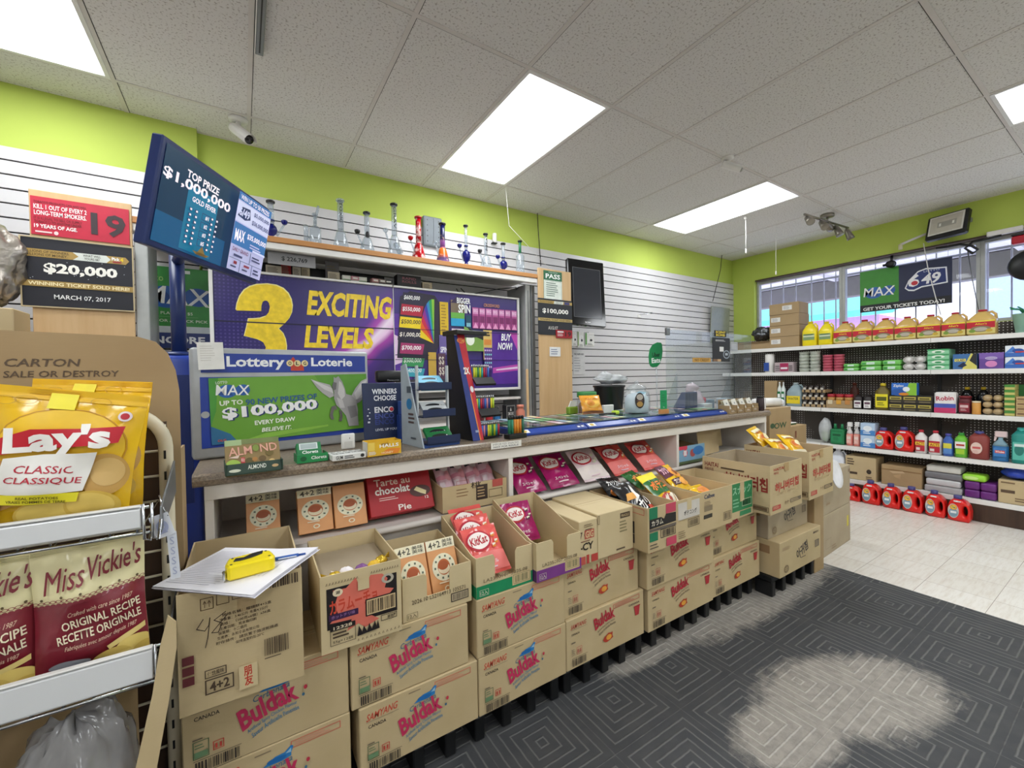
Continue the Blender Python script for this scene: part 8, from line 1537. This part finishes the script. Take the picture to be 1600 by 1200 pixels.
XB = 5.99; a = atX(1344, 430, XB); c = atX(1488, 475, XB); bw = a.y - c.y; zt_ = atX(1344, 426, XB).z; zb_ = atX(1344, 489, XB).z
t = thing('lottery_banner', 'green and navy lottery banner reading GET YOUR TICKETS TODAY! in the window', 'banner', (XB - .005, (a.y + c.y) / 2, zb_), -PI / 2)
b = MB(); hB = zt_ - zb_; b.box((-bw / 2, 0, 0), (bw / 2, .003, hB), '#1c2347'); f_ban(Face(b, (-bw / 2, 0, 0), (1, 0, 0), (0, 0, 1), bw, hB)); b.build('panel', t)
b = MB(); 
for s in (-.46, .46): b.tube([(s * bw, .002, hB - .005), (s * bw, .0, WZ1 - zb_ + .0)], .0015, 'white_trim', 6)
b.build('string', t)
p = atX(1480, 352, 5.86)
t = thing('floodlight', 'large square floodlight in a black housing tilted above the window', 'floodlight', (5.82, p.y, p.z), (0, 0, -PI / 2 - .22))
mat('flood_glass', '#cfc9bc', rough=.2); T = Matrix.Rotation(-.28, 4, 'X')
b = MB(); b.tf = T; b.box((-.155, 0, -.125), (.155, .06, .125), 'black_plastic', .012); b.build('housing', t)
b = MB(); b.tf = T; b.box((-.13, -.004, -.085), (.13, .0, .105), 'flood_glass'); F = Face(b, (-.13, -.004, -.085), (1, 0, 0), (0, 0, 1), .26, .19); F.frame(0, 0, 1, 1, .012, '#e2dfd8'); F.rect(.25, .35, .8, .65, '#a8a59a'); F.rect(.3, .42, .36, .58, '#f2f0ea'); F.rect(.68, .42, .74, .58, '#f2f0ea'); b.build('lens', t)
b = MB(); b.box((-.16, .05, -.02), (.16, .075, .02), 'grey_metal', .003); b.box((-.02, .06, -.02), (.02, .15, .02), 'grey_metal'); b.build('bracket', t)
b = MB(); b.tube([(0, 0, 0), (-.03, .12, -.04), (-.045, .2, -.07)], .012, 'white_trim', 10); b.lathe([(.014, 0), (.018, .004), (.018, .05), (.014, .055)], '#cfc8a8', 10, c=(-.045, .2, -.12)); solo('motion_sensor', b, 'pale angled sensor arm beside the floodlight', 'sensor', (5.93, p.y + .155, p.z - .02))
a = atZ(1257, 335, 2.93); c = atZ(1325, 356, 2.93)
t = thing('track_spotlight', 'brushed metal ceiling bar with five spotlight heads', 'spotlight', ((a.x + c.x) / 2, (a.y + c.y) / 2, CEIL)); o = V3((a.x + c.x) / 2, (a.y + c.y) / 2, CEIL)
mat('brushed_nickel', '#8f8980', rough=.3, metal=.85)
b = MB(); b.lathe([(.06, -.028), (.062, -.004), (.06, -.0005)], 'brushed_nickel', 20); b.tube([(0, 0, -.028), (0, 0, -.07)], .01, 'brushed_nickel', 8); b.build('canopy', t)
b = MB(); b.tube([a - o, c - o], .011, 'brushed_nickel', 10); b.build('bar', t)
for k, (q, dv) in enumerate(((.04, (-.5, -.5, -.62)), (.34, (-.45, -.55, -.75)), (.5, (.75, .1, -.2)), (.68, (.1, -.35, -.9)), (.95, (.3, -.25, -.85)))):
    s = a.lerp(c, q) - o; d = Vector(dv).normalized(); e = d.orthogonal().normalized(); f = d.cross(e); b = MB(); V = []; n = 14
    for r_, l_ in ((.012, .0), (.024, .02), (.034, .09), (.037, .12), (.031, .118)):
        for i in range(n): g = 2 * PI * i / n; V.append(s + V3(0, 0, -.02) + d * l_ + (e * math.cos(g) + f * math.sin(g)) * r_)
    b.add(V, [(m * n + i, m * n + (i + 1) % n, (m + 1) * n + (i + 1) % n, (m + 1) * n + i) for m in range(4) for i in range(n)] + [tuple(range(4 * n, 5 * n))], 'brushed_nickel', True); b.tube([s, s + V3(0, 0, -.025)], .006, 'brushed_nickel', 6); b.build('spot_head', t)
p = atX(1391, 412, 5.93); b = MB(); b.tube([(.0, 0, 0), (-.05, .0, -.01)], .035, 'black_plastic', 16); b.ball((.02, 0, 0), .04, 'black_plastic', 14); b.tube([(.02, 0, .02), (.03, 0, WZ1 - p.z)], .012, 'black_plastic', 8); b.tube([(0, .0, .0), (.02, .07, .0)], .014, 'black_plastic', 8); solo('dome_camera', b, 'round black camera hanging at the window top above the green banner half', 'camera', (5.95, p.y, p.z))
p = atX(1585, 440, 5.7); t = thing('desk_fan', 'black fan head on a stalk silhouetted against the window at the right edge', 'fan', (5.835, atX(1597, 450, 5.835).y, SZS[0] + .0036))
b = MB(); b.tube([(0, -.06, 0), (0, -.06, .5)], .028, 'black_plastic', 12); b.lathe([(.055, 0), (.055, .02), (.02, .04)], 'black_plastic', 18, c=(0, -.06, 0)); b.build('stalk', t)
b = MB(); b.ball((0, -.06, .60), .14, 'black_plastic', 20, .4, 1.1, 1.0); b.build('fan_head', t); t.location.y -= .005
p = atX(1598, 372, 5.95); b = MB(); b.box((-.03, -.06, 0), (.03, .06, .07), '#b8102a', .008); b.box((-.032, -.062, .07), (.032, .062, .09), 'black_plastic', .004); b.tube([(0, -.03, .09), (0, -.02, .3)], .004, 'black_plastic', 6); solo('alarm_light', b, 'small red alarm lamp at the top of the window on the right photo edge', 'alarm', (5.925, p.y, p.z - .05))
def wcable(pts, lab, k='black_plastic', r=.012): return cord([atX(u, v, x) for u, v, x in pts], r, k, lab, 'cable', 'power_cable')
wcable([(1463, 388, 5.93), (1480, 386, 5.92), (1500, 382, 5.92), (1518, 384, 5.92), (1528, 390, 5.92), (1520, 396, 5.92), (1508, 388, 5.92), (1520, 378, 5.93), (1545, 373, 5.94), (1565, 368, 5.94)], 'thick tangled black cable along the window top below the floodlight')
wcable([(1443, 380, 5.9), (1450, 420, 5.9), (1462, 465, 5.88), (1470, 492, 5.82)], 'pale cord slanting down in front of the navy half of the banner', 'white_trim', .004)
wcable([(1512, 392, 5.92), (1520, 440, 5.9), (1529, 484, 5.84)], 'thin dark cord hanging down beside the right window post', 'grey_metal', .004)
b = MB(); b.box((-.02, -.11, 0), (.02, .11, .045), 'white_trim', .004); p = atX(1570, 362, 5.94); solo('conduit', b, 'white conduit box on the wall above the right window pane', 'conduit', (5.938, p.y, p.z - .02))
# corner clutter above the shelving by the slatwall
p0 = atY(1117, 468, 3.26); p1 = atY(1146, 527, 3.26); b = MB(); b.box((0, 0, 0), (p1.x - p0.x, .012, p0.z - p1.z), mat('smoke_sheet', '#8d9180', rough=.2), .002); solo('plastic_sheet', b, 'greenish grey plastic sheet leaning in the corner against the slatwall', 'plastic sheet', (p0.x, 3.33, p1.z - .08), (.05, 0, 0))
p0 = atX(1160, 522, 5.62); b = MB(); b.box((-.28, 0, 0), (.2, .26, .09), 'cardboard_brown', .003); b.box((-.3, -.03, .09), (.2, .0, .094), 'cardboard_brown'); solo('carton', b, 'low brown carton at the corner end of the top shelf under the dark bag', 'carton', (XF, 2.93, SZS[0] + .0036), -PI / 2)
b = MB(); b.ball((0, 0, .08), .13, mat('dark_foil', '#5a5c60', rough=.25, metal=.7, var=.4, sc=25, bump=.6), 36, .8, .9, .62, rough=.2, seed=11, bx=.7, fine=.06); solo('foil_bag', b, 'crumpled dark silvery bag on the low corner carton', 'bag', (5.76, 2.88, SZS[0] + .122))

# ================================================================ tidy: a thing with a single piece is that piece itself
bpy.context.view_layer.update()
for o in [o for o in COL.objects if o.type == 'EMPTY' and not o.parent and len(o.children) == 1 and not o.children[0].children and 'label' in o]:
    c = o.children[0]; nm = o.name; pr = {k: o[k] for k in ('label', 'category', 'group', 'kind') if k in o}; loc, rot = o.location.copy(), o.rotation_euler.copy()
    if c.location.length > 0 or any(c.rotation_euler): continue
    c.parent = None; bpy.data.objects.remove(o); c.location = loc; c.rotation_euler = rot; c.name = nm
    for k, v in pr.items(): c[k] = v
